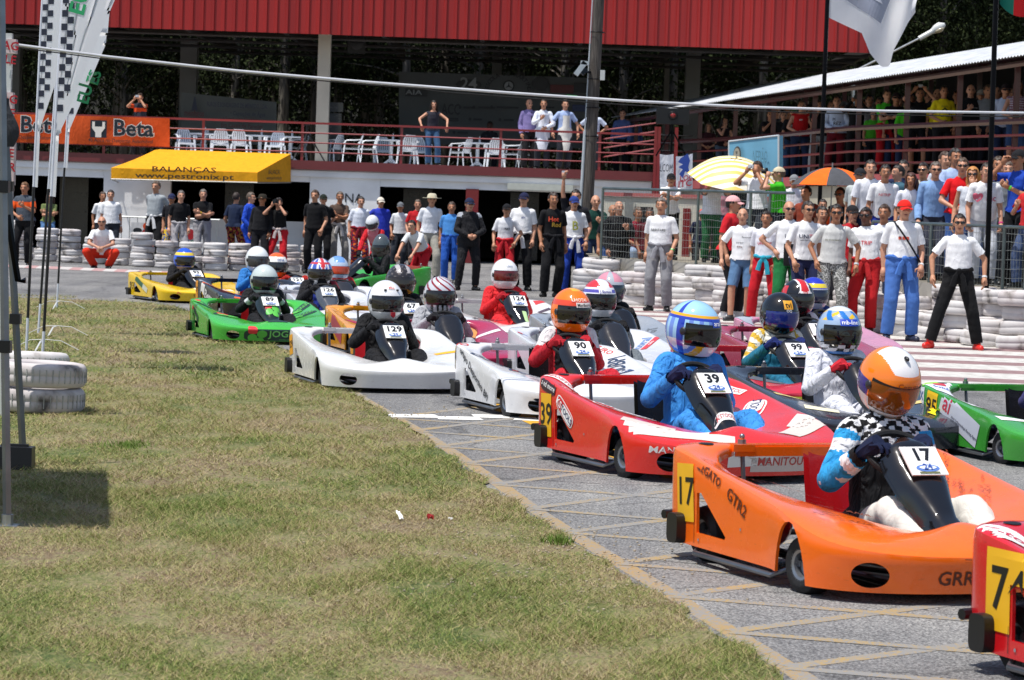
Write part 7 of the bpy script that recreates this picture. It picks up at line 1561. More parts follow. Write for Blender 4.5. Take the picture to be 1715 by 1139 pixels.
go_kart('white go-kart beside the number 126 kart', '#dcdfe4', 567, 432, 36.5, 17, '77', 'driver in white and red suit with a pale blue helmet and an orange mirror visor', plate_=False, suit='#c8cad0', hel=H_(lambda az, el, p: 1 if el > .55 and abs(p[0]) < .06 else (2 if abs(el + .62) < .09 else 0), ['#b4c4d8', '#6f9cd8', '#c83a3c'], visor='#c4401c', vbot=-.22), stripe=(['#c4242c'], lambda cen, ct: np.where((np.array(ct[3])[ct[0]] == 'ua'), 1, 0)), fair='#2a2a2e', decs=[('top', (.5, .2), 0, [('text', 'Atuamotor', .09, '#c8aab4')])])
go_kart('white go-kart with a checkered tail beside the green kart', '#e2e2e0', 465, 426, 38.8, 17, '121', 'driver in black and red suit with an orange and white helmet', suit='#17171b', hel=H_(lambda az, el, p: 1 if (.30 < el < .75 and abs(az) < 1.7) else 0, ['#ee6420', '#f0eee8'], visor='#1c1c20', text=[('DDA', (.02, .07), .04, '#3a5a9c', None)]), gloves='#a8241c', fair='#33353a', dx=-.20,
  stripe=(['#c83c1c'], lambda cen, ct: np.where((np.array(ct[3])[ct[0]] == 'fa'), 1, 0)), decs=[('top', (.52, .42), 20, chk(6, 3, .05)), ('nose', (0, .15), 0, [('text', 'A', .1, '#3a3c40')])])
go_kart('black and orange go-kart with a white toolmaker logo and number 127', '#17181c', 433, 416, 37.0, 24, '127', 'driver in blue suit with a plain white helmet behind the green kart', suit='#2f7ac4', hel=H_(plain, ['#e4e8e8'], visor='#3a3c40', open_=True), fair='#1a1a1d',
  decs=[('side', (.66, .36), 0, [('rect', .16, .26, '#e89a28'), ('text', '127', .10, '#17130c')]), ('side', (.12, .28), -14, [('rect', .16, .16, '#e8e6e2', 0, -.26, .04), ('text', 'Beta', .20, '#e8e6e2', .02, 0)]), ('top', (-.52, .30), -50, [('rect', .62, .05, '#e8642c', 0, 0, -.05), ('rect', .6, .05, '#a8b0b8', 0, 0, .03)]), ('top', (-.44, -.2), -60, [('rect', .4, .05, '#e8642c')]), ('top', (-.4, -.6), -20, [('rect', .3, .08, '#e8642c')])])
# 93 yellow
def h93(az, el, p): return 0 if el > .72 else (1 if el > .42 else (2 if el < -.45 else 0))
go_kart('yellow go-kart with green stickers and number 93 at the far left of the grid', '#f4c812', 311, 418, 41.2, 29, '93', 'driver in black suit with a blue and yellow helmet in the yellow kart', suit='#17171b', hel=H_(h93, ['#2258d8', '#ecd048', '#e0b8a0'], visor='#1a1412', vbot=-.35), gloves='#222226',
  decs=[('side', (.52, .27), -5, [('text', '93', .18, '#3a2a10')]), ('side', (.16, .33), -25, [('rect', .46, .10, '#3c6a4c'), ('rect', .2, .10, '#d8d8c0', 0, .2, 0)]), ('side', (.76, .46), 0, [('rect', .12, .12, '#e8e0d0', .5), ('text', 'K', .1, '#c8342c')]), ('top', (-.50, .15), -15, [('rect', .32, .10, '#8a9a3c'), ('text', 'redbull', .07, '#3c4a7c')]), ('top', (.5, .1), 0, [('rect', .26, .08, '#4c9a6c')]), ('nose', (-.48, .22), 0, [('text', 'K', .1, '#c8342c')]), ('nose', (0, .17), 0, [('text', 'tuningclub.com', .09, '#8a6a18')]), ('top', (.1, -.74), 0, [('rect', .6, .14, '#f0e4c0'), ('text', 'Vanguard', .12, '#c8342c')])])
# stalled green kart being pushed
go_kart('green go-kart with a red beam standing crosswise while two men push it', '#3aa83c', 634, 424, 45.5, -62, '94', 'driver in black suit with a dark grey helmet sitting in the stalled green kart', plate_=False, suit='#1a1a1e', hel=lambda r_, H: helmet(r_, H, lambda az, el, p: 0, ['#4e565a'], visor='#14100e', open_=True, yaw=.9), beam='#c02a24', seat='#3a3c40', group=None, sxz=1.0, hz=1.01,
  decs=[('side', (.50, .33), 0, [('rect', .2, .22, '#e0b428'), ('text', '94', .15, '#17130c')])])
# ---------------------------------------------------------------- spectators and marshals
Wt, Bk = '#efeff0', '#141417'
GC = 'onlookers lined up behind the karts'
p = person
# left group
p('man in grey and orange work shirt and black trousers seen between the flag poles', 42, 305, None, 447, arms=('front', 'phone'), face=-15, shirt='#4a525c', band='#e0561c', legs=Bk, hair='#6a4a2c', group=GC)
p('man in dark orange-banded shirt cut by the left edge behind the tent leg', 3, 330, 59, shirt='#3a3e46', band='#e0561c', legs=Bk, group=GC)
p('woman with long brown hair, sunglasses and olive top, arms crossed behind the tyres', 84, 323, 63.5, arms=('cross', 'cross'), shirt='#6d7a4a', legs='#5c83b0', style='long', hair='#3c2416', glasses=True, fat=.88, group=GC)
p('dark haired man in long white T-shirt standing behind the crouching man', 186, 318, 60.3, face=8, shirt=Wt, legs='#30343c', short=True, watch='#e6e6e6', fat=1.05, group=GC)
p('man half hidden behind the long white T-shirt of his neighbour', 173, 321, 61.2, face=10, shirt=Wt, legs='#22242c', group=GC)
p('crouching man in white T-shirt, sunglasses and orange-red overalls', 173, 372, None, 452, base='squat', arms=(((-.05, -.42, .46), (-1, .2, -.3), (.2, -.6, -.8)), ((.05, -.42, .46), (1, .2, -.3), (-.2, -.6, -.8))), face=5, shirt=Wt, legs='#d8351c', shoe='#121214', hair='#8c8078', style='bald', glasses=True, scale=1.02, group=GC)
p('tall man in light grey T-shirt, hands behind his back, beside the barrier', 262, 303, 60.4, arms=('behind', 'behind'), face=-10, shirt='#9aa0a4', legs=Bk, tied='#d8d8d8', group=GC)
p('grey haired man in black T-shirt with pale grey overalls tied at the waist', 304, 319, None, 450, face=8, shirt=Bk, legs='#a29fa2', tied='#a6a3a6', hair='#5a5450', group=GC)
p('man in blue and yellow flame patterned trousers behind the grey haired man', 288, 324, None, 447, shirt='#1a1a20', legs='#2860a8', pattern=['#d8b428', '#1c3c80'], hair='#1c1410', cap='#20284a', group=GC)
p('man in black T-shirt with folded arms, yellow watch and pale grey overalls', 341, 317, None, 449, arms=('cross', 'cross'), shirt=Bk, legs='#9a979a', tied='#a3a0a3', watch='#d8b428', hair='#6a625a', group=GC)
p('man seen from behind in navy shirt and dark flowered shorts', 396, 322, None, 450, face=160, shirt='#1f2b44', legs='#17171b', short=True, pattern=['#8a2430', '#a88a30'], apart=.13, group=GC)
p('man in bright blue racing suit looking to the right', 421, 322, None, 452, face=55, shirt='#2350c8', suit=True, arms=('rest', 'rest'), watch=None, group=GC)
p('person in black with a wide hat behind the blue racing suit', 440, 325, 57, shirt='#17171b', sleeve='l', legs='#15151a', hat='#2e2a22', group=GC)
p('man in black T-shirt and red overalls taking a photo with a camera', 467, 331, None, 458, arms=('camera', 'camera'), item=('camera', 0), shirt='#121214', legs='#c4202a', tied='#c8b8b4', shoe='#a8202a', apart=.17, group=GC)
p('man in black standing behind the black cap man at the white wall', 528, 318, 57.5, face=-20, shirt=Bk, legs=Bk, group=GC)
p('man with black cap in black shirt and trousers beside the wall lettering', 542, 325, None, 452, arms=('rest', 'behind'), face=5, shirt=Bk, legs=Bk, cap='#1c241c', group=GC, pr=[('PR', .33, .05, '#c8c8c8', .06)])
p('man in brown T-shirt with folded arms and grey trousers', 570, 321, None, 452, arms=('cross', 'cross'), shirt='#5c4a40', legs='#83807c', tied='#c8c4c0', group=GC)
p('young man in long white T-shirt with a red and navy suit tied at the waist', 605, 329, None, 456, face=15, shirt='#dfe3ee', legs='#1c2440', pattern=['#a8202c', '#1c2440', '#e06a20'], tied='#8c2030', group=GC)
p('man with cream cap and royal blue long sleeved shirt', 638, 330, None, 452, sleeve='l', shirt='#2c3cb0', legs='#2a3a98', cap='#d8d0c0', arms=('hips', 'rest'), group=GC)
p('driver in pink and red suit with white helmet bending to push the stalled kart', 624, 367, 48.0, base='bend', lean=.72, face=-20, arms=(((-.16, -.50, .72), (-1, 0, -.6), (0, -.3, -1)), ((.16, -.50, .72), (1, 0, -.6), (0, -.3, -1))), shirt='#c81c28', suit=True, dress='driver', stripe=(['#e08a96'], lambda cen, ct: np.where((np.array(ct[3])[ct[0]] == 'to') & (ct[2] > .25), 1, 0)), group='men pushing the green kart')
last = [o for o in SC.objects if o.name.startswith('person') and o.parent is None][-1]; helmet(last, skeleton(dict(arms=('rest', 'rest'), base='bend', apart=.11, step=0, lean=.72))['H'], lambda az, el, q_: 0, ['#e0e2e6'], visor='#2a2c34', pitch=.5)
p('man with grey cap and white T-shirt between the helmeted pusher and the man in red', 671, 338, None, 455, shirt='#d6d8da', legs='#30343c', cap='#6a6e72', face=10, group=GC)
p('man in red polo shirt holding a small camera in front of his chest', 700, 334, None, 457, arms=('rest', 'phone'), item=('compact', 1), shirt='#b81c24', legs='#2a2a30', group=GC)
p('tall man with cream sun hat, white T-shirt and beige trousers', 724, 324, None, 470, shirt='#e2e4ea', legs='#a8a498', hat='#c8c0a8', apart=.10, face=12, group=GC)
p('man in white T-shirt and red trousers leaning over the stalled green kart', 690, 376, 47.4, base='bend', lean=.80, face=-28, arms=(((-.18, -.55, .66), (-1, 0, -.6), (0, -.3, -1)), ((.16, -.52, .70), (1, 0, -.6), (0, -.3, -1))), shirt='#d8dadc', legs='#b81c26', tied='#b81c26', group='men pushing the green kart')
p('man in light blue T-shirt with a blue suit tied at the waist', 757, 338, None, 475, arms=('rest', 'pocket'), shirt='#4c8cd0', legs='#2858b0', tied='#2a5cb4', shoe='#8a8a84', group=GC)
p('man in black racing jacket and sunglasses with a dark cap, hands together', 787, 331, None, 487, arms=('front', 'front'), shirt='#1c1c20', suit=True, glasses=True, cap='#1c2440', fat=1.15, apart=.17, stripe=(['#a8acb4'], lambda cen, ct: np.where((np.array(ct[3])[ct[0]] == 'ua') & (ct[1] < .16), 1, 0)), group=GC)
p('young man with black cap, white shirt and red overalls at the garage door', 849, 341, 51, arms=('rest', 'pocket'), shirt='#e0e0e4', legs='#b8202a', tied='#c0242e', cap='#17171b', pr=[('ND', .30, .07, '#22242c', .05)], fat=.95, group=GC)
p('man with navy cap and white T-shirt with a small dark logo, black overalls', 878, 322, None, 487, arms=('rest', 'rest'), shirt=Wt, legs=Bk, tied='#e0e0e0', cap='#1c2040', pr=[('BPI', .36, .05, '#2a3c7c', .04)], fat=1.05, group=GC)
p('man in black T-shirt with a red and yellow print', 927, 322, None, 498, face=8, shirt=Bk, legs=Bk, tied='#17171b', hair='#2e2018', pr=[('Hot', .36, .11, '#e8502c', -.02), ('Rod', .27, .10, '#e8b83c', .03)], group=GC)
p('man behind the others raising a camera high over his head', 965, 311, 50.5, arms=('raise', 'rest'), item=('compact', -1), shirt='#1c1c22', legs='#22242c', hair='#1a120c', group=GC)
p('man with blue cap, white T-shirt with a yellow letter and royal blue overalls', 962, 328, None, 494, shirt=Wt, legs='#22409c', tied='#e6e6ec', cap='#22387c', watch='#30303a', pr=[('B', .28, .22, '#a8a84a', 0)], apart=.13, fat=1.03, group=GC)
p('thinning haired man in dark green polo shirt with hand on his chest', 998, 326, None, 490, arms=('rest', 'phone'), face=10, shirt='#143c34', legs='#22304c', style='bald', hair='#4a4038', group=GC)
p('man in jeans standing hidden behind the bald man in black', 1027, 342, 49.5, shirt='#1a1a20', legs='#2c4a7c', style='bald', group=GC)
p('bald man in black racing jacket, turned to the right', 1037, 336, None, 503, arms=('rest', 'phone'), face=25, shirt='#17171b', suit=True, style='bald', hair='#3c342e', fat=1.05, group=GC)
p('grey haired man in white T-shirt and pale grey overalls with a red belt knot', 1108, 331, None, 522, shirt=Wt, legs='#8c8c90', tied='#94949a', hair='#6a625c', watch='#4aa04a', apart=.13, fat=1.03, pr=[('ARESTARS', .31, .05, '#22242c', -.02)], shoe='#1a1a1c', group=GC)
p('person in dark shorts standing behind the grey haired man in white', 1088, 348, None, 505, shirt='#5a2028', legs='#2e3030', short=True, skin='#8a5a40', group=GC)
# behind the centre fence
BG = 'spectators on the bank behind the fences'
p('man in maroon shirt sitting behind the wire fence', 1068, 378, 49, z0=.35, base='stool', arms=('front', 'front'), shirt='#7c1c2c', legs='#8a9cb4', face=20, scale=1.0, group=BG)
p('child with orange cap and navy shirt behind the wire fence', 1176, 368, 48.5, z0=.30, shirt='#1c2440', legs='#22242c', cap='#d0503a', skin='#9a6448', scale=.80, group=BG)
p('man with black cap and white T-shirt resting folded arms on the centre fence', 1124, 290, 47.8, z0=BZ, base='rail', lean=.25, arms=(((.10, -.30, 1.24), (-1, 0, -.8), (1, -.2, .1)), ((-.10, -.33, 1.28), (1, 0, -.8), (-1, -.2, .1))), shirt=Wt, legs=Bk, cap='#1a1a1e', fat=1.03, group=BG)
p('man in white T-shirt and green trousers holding a camera before his face', 1194, 297, 46.5, z0=BZ, arms=('camera', 'camera'), item=('camera', 0), shirt='#e6e8ee', legs='#1c5c34', group=BG)
p('dark haired man in white T-shirt photographing with a small camera', 1268, 270, 45.0, z0=BZ, arms=('camera', 'camera'), item=('compact', 0), shirt=Wt, legs='#30343c', face=-25, fat=1.03, group=BG)
p('man with beige cap and bright green T-shirt holding a camera', 1304, 279, 44.4, z0=BZ, arms=('camera', 'camera'), item=('camera', 0), shirt='#3cb01c', legs='#22242c', cap='#c8bca0', cap2='#b8a888', face=-75, fat=1.05, group=BG)
# centre right group on the track
TG = 'team members standing at the run-off apron'
p('man with pink and white cap, red polo and black trousers seen from the side', 1229, 327, 41.8, face=60, shirt='#c8202a', legs='#17171b', cap='#e0a8a8', shoe='#e0e0e0', group=TG)
p('bald man in white T-shirt and faded denim shorts', 1244, 348, 40.6, face=-5, arms=('away', 'rest'), shirt=Wt, legs='#56779c', short=True, style='bald', hair='#6a5a50', shoe='#303438', pr=[('Novinate', .36, .04, '#5a5e66', .07), ('parque', .28, .04, '#5a5e66', -.04), ('auto', .22, .05, '#5a2a2a', -.04)], fat=1.04, group=TG)
p('dark haired man in white shirt and bright red overalls stepping left behind the bald man', 1284, 353, 40.3, face=-30, shirt='#e2e2ea', legs='#c01c28', tied='#30a0b8', hair='#1c140e', apart=.2, pr=[('UNITRIP', .30, .06, '#d23a44', 0)], group=TG)
p('man in sunglasses with travel agency T-shirt and green overalls, hand on hip', 1322, 336, 39.4, face=5, arms=('hips', 'front'), item=('clipboard', 1), shirt=Wt, legs='#1c6a38', glasses=True, hair='#5a4a3c', style='bald', pr=[('UN', .32, .075, '#1e2c4c', -.02)], group=TG, fat=1.05)
p('smiling man in sunglasses with travel agency T-shirt and navy shorts', 1354, 337, 38.6, shirt=Wt, legs='#242a4c', glasses=True, hair='#2c2420', pr=[('UNI', .33, .075, '#1e2c4c', -.065), ('TRIP', .33, .075, '#d23a44', .075), ('vamos fazer muito por si', .28, .022, '#3a3e4a', 0)], group=TG)
p('bearded man in light grey T-shirt and camouflage trousers, nearest of the sunglasses group', 1401, 342, 37.6, arms=('pocket', 'away'), face=4, shirt='#c9c9c6', legs='#8c8c88', pattern=['#5c5c5a', '#b4b4b0', '#72726e'], glasses=True, hair='#1c1612', skin='#a87050', watch='#c8ccd0', pr=[('one of wanderers', .33, .03, '#6a6c50', -.02)], group=TG)
p('dark skinned man with travel agency T-shirt and bright red overalls', 1450, 347, 37.9, face=-6, shirt=Wt, legs='#b81f24', tied='#c02a2e', glasses=True, hair='#14100e', skin='#6a4230', watch='#c8ccd0', pr=[('NI', .32, .075, '#1e2c4c', -.09), ('TRIP', .32, .075, '#d23a44', .03)], group=TG)
p('man with red cap, white T-shirt, black shoulder strap and blue overalls', 1515, 334, None, 572, shirt=Wt, legs='#4a72b8', tied='#4a76c0', cap='#e0241c', bag='#17171b', hair='#3c342c', watch='#e0e0e0', apart=.15, fat=1.05, pr=[('■■■', .33, .05, '#c8503a', -.02)], group=TG, shoe='#24283c')
p('dark haired man in sunglasses, white T-shirt, black trousers and red trainers', 1607, 358, None, 586, arms=('away', 'away'), apart=.30, step=.012, shirt=Wt, legs='#141416', tied='#141416', shoe='#d8281f', glasses=True, hair='#17110d', fat=1.02, watch='#e0e0e0', group=TG)
# behind the right fence
p('dark haired man under the orange umbrella leaning forward', 1350, 311, 45.2, z0=BZ, base='stool', arms=('front', 'front'), face=-40, shirt='#8a3c2a', legs='#30343c', hair='#17100c', group=BG)
p('tanned man in black vest and sunglasses under the orange umbrella', 1407, 314, 44.8, z0=BZ, base='stool', arms=('front', 'front'), face=-30, shirt='#17171a', sleeve='n', legs='#30343c', glasses=True, skin='#9a5f42', group=BG)
p('person in orange shirt bent under the umbrella behind the sunglasses group', 1378, 335, 45.6, z0=BZ, base='stool', arms=('front', 'front'), shirt='#d8501c', legs='#30343c', group=BG)
p('man with dark cap and pale grey T-shirt beside the umbrella', 1440, 281, 40.6, z0=BZ, face=-15, shirt='#b4bab8', legs='#30343c', cap='#22242a', group=BG)
p('young dark haired man in white T-shirt leaning on the fence beside the umbrella', 1458, 268, 40.0, z0=BZ, base='rail', lean=.22, shirt='#e8eaf0', legs='#22304c', hair='#1c130e', group=BG)
p('man in travel agency T-shirt leaning on the right fence', 1482, 276, 39.7, z0=BZ, base='rail', lean=.28, shirt=Wt, legs='#2a3c9c', hair='#17110d', watch='#c8ccd0', pr=[('NITRIP', .34, .06, '#d25a64', 0)], group=BG)
p('dark haired man in teal polo with his back half turned', 1504, 276, 40.4, z0=BZ, face=-60, shirt='#3c6070', legs='#30343c', hair='#14100d', group=BG)
p('woman with red headband and white T-shirt at the right fence', 1525, 289, 39.4, z0=BZ, base='rail', lean=.25, shirt='#e2e4ee', legs='#3c3f4c', hair='#4a2a20', style='long', fat=.92, face=-10, skin='#b8805e', pr=[('NI', .34, .06, '#d25a64', -.05)], group=BG)
p('man in light blue long sleeved shirt and dark sunglasses', 1567, 271, 39.3, z0=BZ, base='rail', lean=.20, sleeve='l', shirt='#8cb0e0', legs='#3c3f4c', glasses=True, hair='#5a5048', group=BG)
p('tall dark haired man in blue striped shirt holding a phone', 1600, 248, 39.6, z0=BZ, arms=('phone', 'rest'), item=('phone', -1), sleeve='l', shirt='#a8bce0', legs='#3c5c94', hair='#1c1612', group=BG)
p('man in bright red T-shirt and sunglasses reading a slip of paper', 1612, 264, 38.6, z0=BZ, arms=('front', 'front'), shirt='#d8141c', legs='#3c5c94', glasses=True, hair='#4a3828', group=BG)
p('blonde woman in sunglasses smoking with her hand at her mouth', 1629, 279, 38.0, z0=BZ, arms=('rest', 'face'), shirt='#ccd0d8', sleeve='n', legs='#3a5a90', hair='#b87c3c', style='long', glasses=True, fat=.9, watch='#c8c8cc', group=BG)
p('man in white T-shirt with a red print leaning forward on the right fence', 1651, 273, 37.5, z0=BZ, base='rail', lean=.35, shirt=Wt, legs='#c4c8d0', hair='#2e241c', watch='#c83a7c', pr=[('♥ mc', .30, .12, '#d25a74', -.02)], group=BG)
p('bearded man with black cap and blue T-shirt at the right edge', 1706, 250, 37.0, z0=BZ, arms=('camera', 'phone'), face=-45, shirt='#2248b0', legs='#17171b', cap='#17171b', watch='#5ac03c', group=BG)
p('pointing woman in red top cut off by the right edge', 1727, 292, 36.6, z0=BZ, arms=('phone', 'rest'), face=-60, shirt='#c8282c', legs='#4a5a7c', group=BG)
# upper walkway
WG = 'spectators on the covered walkway'
def wp(label, px, top, t, back=.45, **k):
    # find the spot along the walkway that projects to this column
    best = None
    for i in range(601):
        q_ = WP(i / 600, back, 0); d = q_ - CAM; a = d.x / d.y * F_PX; 
        py_ = top; xx = (px - CX) * COSR + (py_ - CY) * SINR
        e = abs(a - xx)
        if best is None or e < best[0]: best = (e, i / 600, d.y)
    t_ = best[1]; k.setdefault('base', 'rail'); return person(label, px, top, best[2], z0=float(wf(t_)), group=WG, **k)
wp('dark figure of a woman with long hair at the shaded start of the walkway', 1187, 206, 0, shirt='#3c1c22', legs='#22242c', style='long', base='stand', arms=('front', 'front'), fat=.9)
wp('woman in dark vest with her hand at her mouth behind the blue sign', 1214, 196, 0, shirt='#22181c', sleeve='n', legs='#4a5a6c', style='long', base='stand', arms=('face', 'front'), fat=.9)
wp('man in black T-shirt resting his chin on his hand beside the blue sign', 1290, 184, 0, shirt='#141417', legs='#17181c', arms=(((0, -.28, 1.38), (-1, 0, -1), (0, 0, 1)), 'rest'))
wp('man in black shirt leaning on the walkway rail, second from the blue sign', 1312, 186, 0, shirt='#17171a', legs='#22242c')
wp('man in black and white printed T-shirt with a green cap leaning low', 1328, 180, 0, shirt='#1c1c20', legs='#30486c', cap='#1a5c2c', pr=[('mmm', .36, .10, '#c8c8c8', 0)], lean=.5)
wp('man in red sleeveless shirt on the walkway', 1343, 167, 0, shirt='#b8181c', sleeve='n', legs='#22304c', base='stand', arms=('front', 'front'), pr=[('on', .38, .07, '#e6e0e0', 0)])
wp('person with dark cap behind the red sleeveless shirt', 1358, 163, 0, back=1.1, shirt='#17171a', legs='#17171a', cap='#17171b', base='stand')
wp('man with white trousers and dark shirt, his hand raised to his cheek', 1372, 168, 0, shirt='#17191f', legs='#a8b0b4', arms=('face', 'rest'), base='stand')
wp('man in pale grey T-shirt behind the large black flagpole', 1392, 165, 0, back=.8, shirt='#a8aeb4', legs='#22242c', watch='#a8a8a8')
wp('young man in white long sleeved shirt with dark lettering and dark red trousers', 1402, 156, 0, shirt='#c8d2e6', sleeve='l', legs='#6a1420', pr=[('PI', .30, .09, '#22242c', -.05), ('REZ', .22, .10, '#22242c', .02)], base='stand', arms=('front', 'front'))
wp('man in black jacket holding a camera up with both hands', 1437, 150, 0, shirt='#141416', sleeve='l', legs='#141416', base='stand', arms=('camera', 'camera'), item=('camera', 0))
wp('young man in long white vest behind the walkway post', 1457, 149, 0, back=.9, shirt='#c4c2cc', sleeve='s', legs='#17181c', base='stand')
wp('boy with dark hair and light green T-shirt at the rail', 1463, 174, 0, shirt='#4cae2c', legs='#22242c', base='rail', lean=.3, scale=.9)
wp('man in green and white T-shirt with crossed arms and red trousers', 1486, 148, 0, shirt='#44b024', legs='#a8141c', base='stand', arms=('cross', 'cross'), tied='#a81820')
wp('man with sunglasses and a straw hat in his hand at the rail', 1500, 155, 0, back=.6, shirt='#17171a', legs='#22304c', glasses=True, cap='#2a2022')
wp('man in bright green T-shirt bending his back on the walkway', 1518, 170, 0, shirt='#48b820', legs='#22304c', base='rail', lean=.6)
wp('man in black T-shirt and white-striped shorts photographing over the rail', 1541, 146, 0, shirt='#141416', legs='#17171a', short=True, base='stand', arms=('camup', 'camup'), item=('compact', 0), pr=[('Cuba', .34, .08, '#b8b8b8', 0)])
wp('man in yellow T-shirt half hidden behind the other yellow T-shirt', 1571, 132, 0, back=.8, shirt='#d8c01c', legs='#17171a', base='stand', style='bald')
wp('bearded man in yellow T-shirt with a dark figure printed on it', 1582, 126, 0, shirt='#e6cc18', legs='#17171a', base='stand', arms=('front', 'rest'), pr=[('♠', .26, .22, '#22221c', 0), ('PLAYERS', .40, .035, '#6a5c1c', 0)], hair='#22180f')
wp('big man in black polo shirt with a lanyard and orange wristband', 1627, 116, 0, shirt='#121215', legs='#17181c', base='stand', arms=('phone', 'away'), hair='#5a5450', style='bald', fat=1.15, pr=[('sponsor', .36, .03, '#a8a8a8', .09)], watch='#d8641c')
wp('man in pale grey T-shirt behind the thick black pole', 1655, 132, 0, back=.8, shirt='#84888c', legs='#22242c', base='stand')
wp('person in grey shirt with green wristband partly hidden at the walkway end', 1668, 134, 0, back=1.0, shirt='#5a6068', legs='#22242c', base='stand', watch='#3c9a3c')
wp('man with dark cap and white T-shirt near the right end of the walkway', 1683, 137, 0, shirt='#b8c4dc', legs='#22304c', cap='#22181c', glasses=True)
wp('woman in striped vest and denim shorts at the right end of the walkway', 1706, 122, 0, shirt='#7c4a58', sleeve='n', legs='#30486c', short=True, style='long', base='stand', arms=('front', 'front'), stripe=(['#b0a8b0'], lambda cen, ct: (np.sin(cen[:, 2] * 150) > 0).astype(int)), fat=.92)
# terrace
p('man in dark shirt with orange band taking a photo behind the orange banner', 235, 156, 73.2, z0=FZ, arms=('camera', 'camera'), item=('compact', 0), shirt='#30323c', band='#d84c1c', legs='#17171b', group='people on the terrace')
p('woman with dark curly hair in grey tank top leaning on the terrace railing', 727, 168, 72.4, z0=FZ, arms=(((-.34, -.30, 1.04), (-1, .3, .2), (0, -.3, -1)), ((.34, -.30, 1.04), (1, .3, .2), (0, -.3, -1))), shirt='#30303a', sleeve='n', legs='#3c5c80', style='long', hair='#1a100c', fat=.95, group='people on the terrace')
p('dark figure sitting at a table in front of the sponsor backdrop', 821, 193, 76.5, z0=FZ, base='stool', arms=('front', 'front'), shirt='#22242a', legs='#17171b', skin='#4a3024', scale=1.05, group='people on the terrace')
p('bald man in lilac shirt with a black tie on the terrace', 887, 163, 73.4, z0=FZ, face=10, arms=('rest', 'behind'), sleeve='l', shirt='#8c80b4', legs='#17171b', style='bald', pr=[('I', .36, .3, '#101014', .02)], group='people on the terrace')
p('cook in buttoned white coat holding his hands together', 911, 166, 72.7, z0=FZ, arms=('phone', 'front'), sleeve='l', shirt='#dfe3ee', legs='#22242c', apron='#dfe3ee', group='people on the terrace')
p('cook in pale blue shirt and long white apron', 947, 167, 72.7, z0=FZ, arms=('away', 'away'), shirt='#a8bce4', legs='#22242c', apron='#e4e2dc', group='people on the terrace')
p('man in white shirt standing behind the wooden utility pole', 995, 178, 73, z0=FZ, arms=('hips', 'hips'), shirt='#ccd6ea', legs='#22242c', group='people on the terrace')
p('waiter in blue shirt in the shade right of the utility pole', 1043, 183, 76, z0=FZ, sleeve='l', shirt='#4c5c8c', legs='#17171b', group='people on the terrace')
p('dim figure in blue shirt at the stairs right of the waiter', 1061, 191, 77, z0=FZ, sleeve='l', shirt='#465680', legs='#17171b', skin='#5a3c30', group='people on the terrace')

# second rows, seen between the others
def w2(label, px, top, **k): wp(label, px, top, 0, **k)
w2('man with sunglasses peering between the black shirts beside the blue sign', 1302, 176, back=1.4, shirt='#3c3f48', legs='#22242c', glasses=True, base='stand')
w2('fair man in olive shirt in the second row above the blue sign', 1320, 170, back=1.5, shirt='#4a4c36', legs='#22242c', hair='#6a4c2c', base='stand')
w2('man in white polo in the second row behind the red sleeveless shirt', 1349, 156, back=1.6, shirt='#9aa0aa', legs='#22242c', base='stand')
w2('tall man in dark blue shirt in the second row left of the flagpole', 1366, 152, back=1.5, shirt='#22304c', legs='#17171b', base='stand')
w2('man in grey cap and brown shirt behind the white long sleeved shirt', 1414, 150, back=1.4, shirt='#54402e', legs='#17171b', cap='#5a5e62', base='stand')
w2('woman with long hair and violet top in the second walkway row', 1425, 152, back=1.7, shirt='#4c3a5c', legs='#22242c', style='long', fat=.9, base='stand')
w2('man in black T-shirt behind the long white vest', 1449, 142, back=1.6, shirt='#17171a', legs='#17171b', base='stand')
w2('man in dark green shirt in the second row behind the crossed arms', 1474, 141, back=1.5, shirt='#1c3c28', legs='#17171b', base='stand')
w2('grey haired man in light shirt behind the straw hat', 1507, 142, back=1.6, shirt='#8a8c90', legs='#22242c', hair='#7a7470', base='stand')
w2('man in navy sweater behind the bright green bent back', 1527, 138, back=1.5, shirt='#1c2440', legs='#17171b', base='stand')
w2('man in wine red shirt behind the photographing man in black', 1556, 132, back=1.5, shirt='#5c1c24', legs='#17171b', base='stand')
w2('tall man in dark shirt between the yellow T-shirts and the lanyard man', 1604, 120, back=1.5, shirt='#1c1e24', legs='#17171b', base='stand')
w2('man with white cap in the second row right of the lanyard man', 1645, 122, back=1.6, shirt='#3c4048', legs='#17171b', cap='#b8b8b8', base='stand')
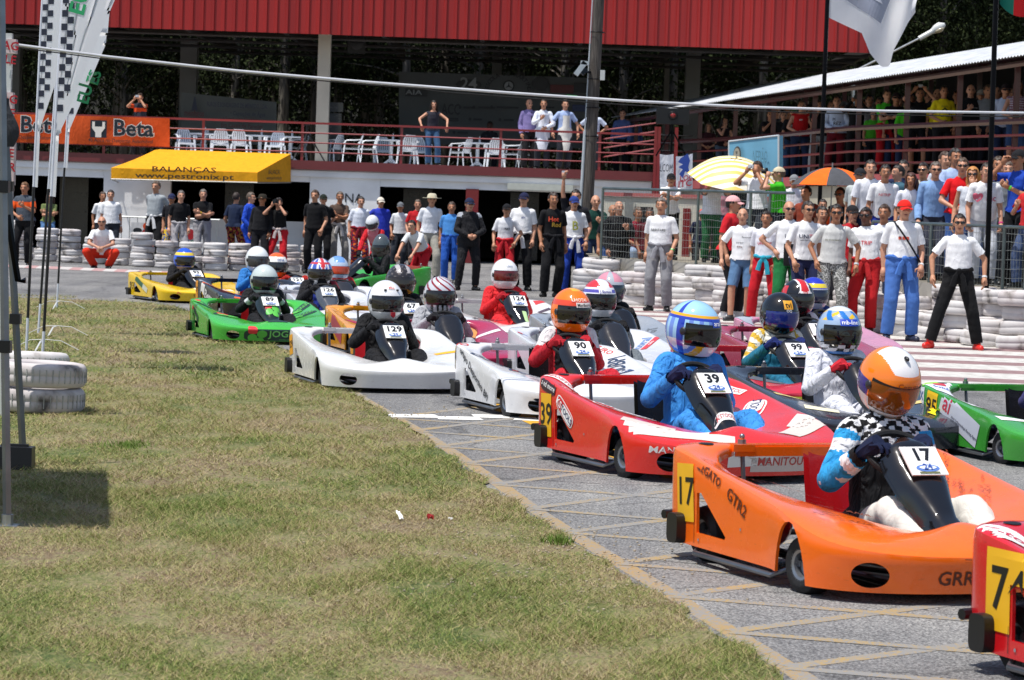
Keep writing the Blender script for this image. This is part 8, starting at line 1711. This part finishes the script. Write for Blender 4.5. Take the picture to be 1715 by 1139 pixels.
w2('woman with blonde hair in the second row right of the thick black pole', 1672, 124, back=1.7, shirt='#6a4a50', legs='#22242c', hair='#9c7038', style='long', fat=.9, base='stand')
w2('man in blue sports shirt in the second row at the walkway end', 1697, 116, back=1.5, shirt='#2c4a8c', legs='#17171b', base='stand')
p('man in white T-shirt with a grey cap behind the beige cap photographer', 1330, 292, 45.8, z0=BZ, shirt='#dcdee4', legs='#30343c', cap='#7c8084', face=-20, group=BG)
p('man in dark polo shirt between the parasol and the small camera', 1243, 288, 47.0, z0=BZ, shirt='#2c303c', legs='#30343c', hair='#2a1e16', face=20, group=BG)
p('woman with dark long hair in pink top behind the centre fence', 1216, 312, 48.2, z0=BZ, shirt='#c88a98', legs='#3c4c6c', style='long', fat=.9, group=BG)
p('man in navy shirt behind the teal polo at the right fence', 1513, 268, 41.8, z0=BZ, shirt='#1c2848', legs='#30343c', group=BG)
p('man with sunglasses and cream shirt between the headband woman and the blue shirt', 1546, 272, 41.0, z0=BZ, shirt='#cfc8b4', legs='#30343c', glasses=True, face=-10, group=BG)
p('tall man in white shirt behind the dark sunglasses and light blue shirt', 1583, 254, 41.4, z0=BZ, shirt='#d4d8e0', legs='#30343c', face=8, group=BG)
p('man in black T-shirt behind the leaning man with the red print', 1672, 262, 39.4, z0=BZ, shirt='#1a1a1e', legs='#30343c', hair='#3a2a1c', group=BG)
p('young man in grey hooded top between the thick pole and the blue shirt', 1688, 270, 38.8, z0=BZ, shirt='#7c8288', sleeve='l', legs='#30343c', face=-20, group=BG)
p('young man in white T-shirt behind the travel agency shirts, left of the camouflage trousers', 1377, 345, 40.4, shirt='#e4e6ea', legs='#22242c', hair='#1c140e', face=12, group=TG)
p('man in red T-shirt and dark cap behind the dark skinned man', 1428, 343, 40.0, shirt='#b02028', legs='#22242c', cap='#1c1c20', group=TG)
p('man in white T-shirt seen between the red overalls and the red cap', 1481, 342, 38.6, shirt='#e2e4e8', legs='#22304c', hair='#3a2a20', face=-12, group=TG)
bpy.data.scenes.remove(TMP)
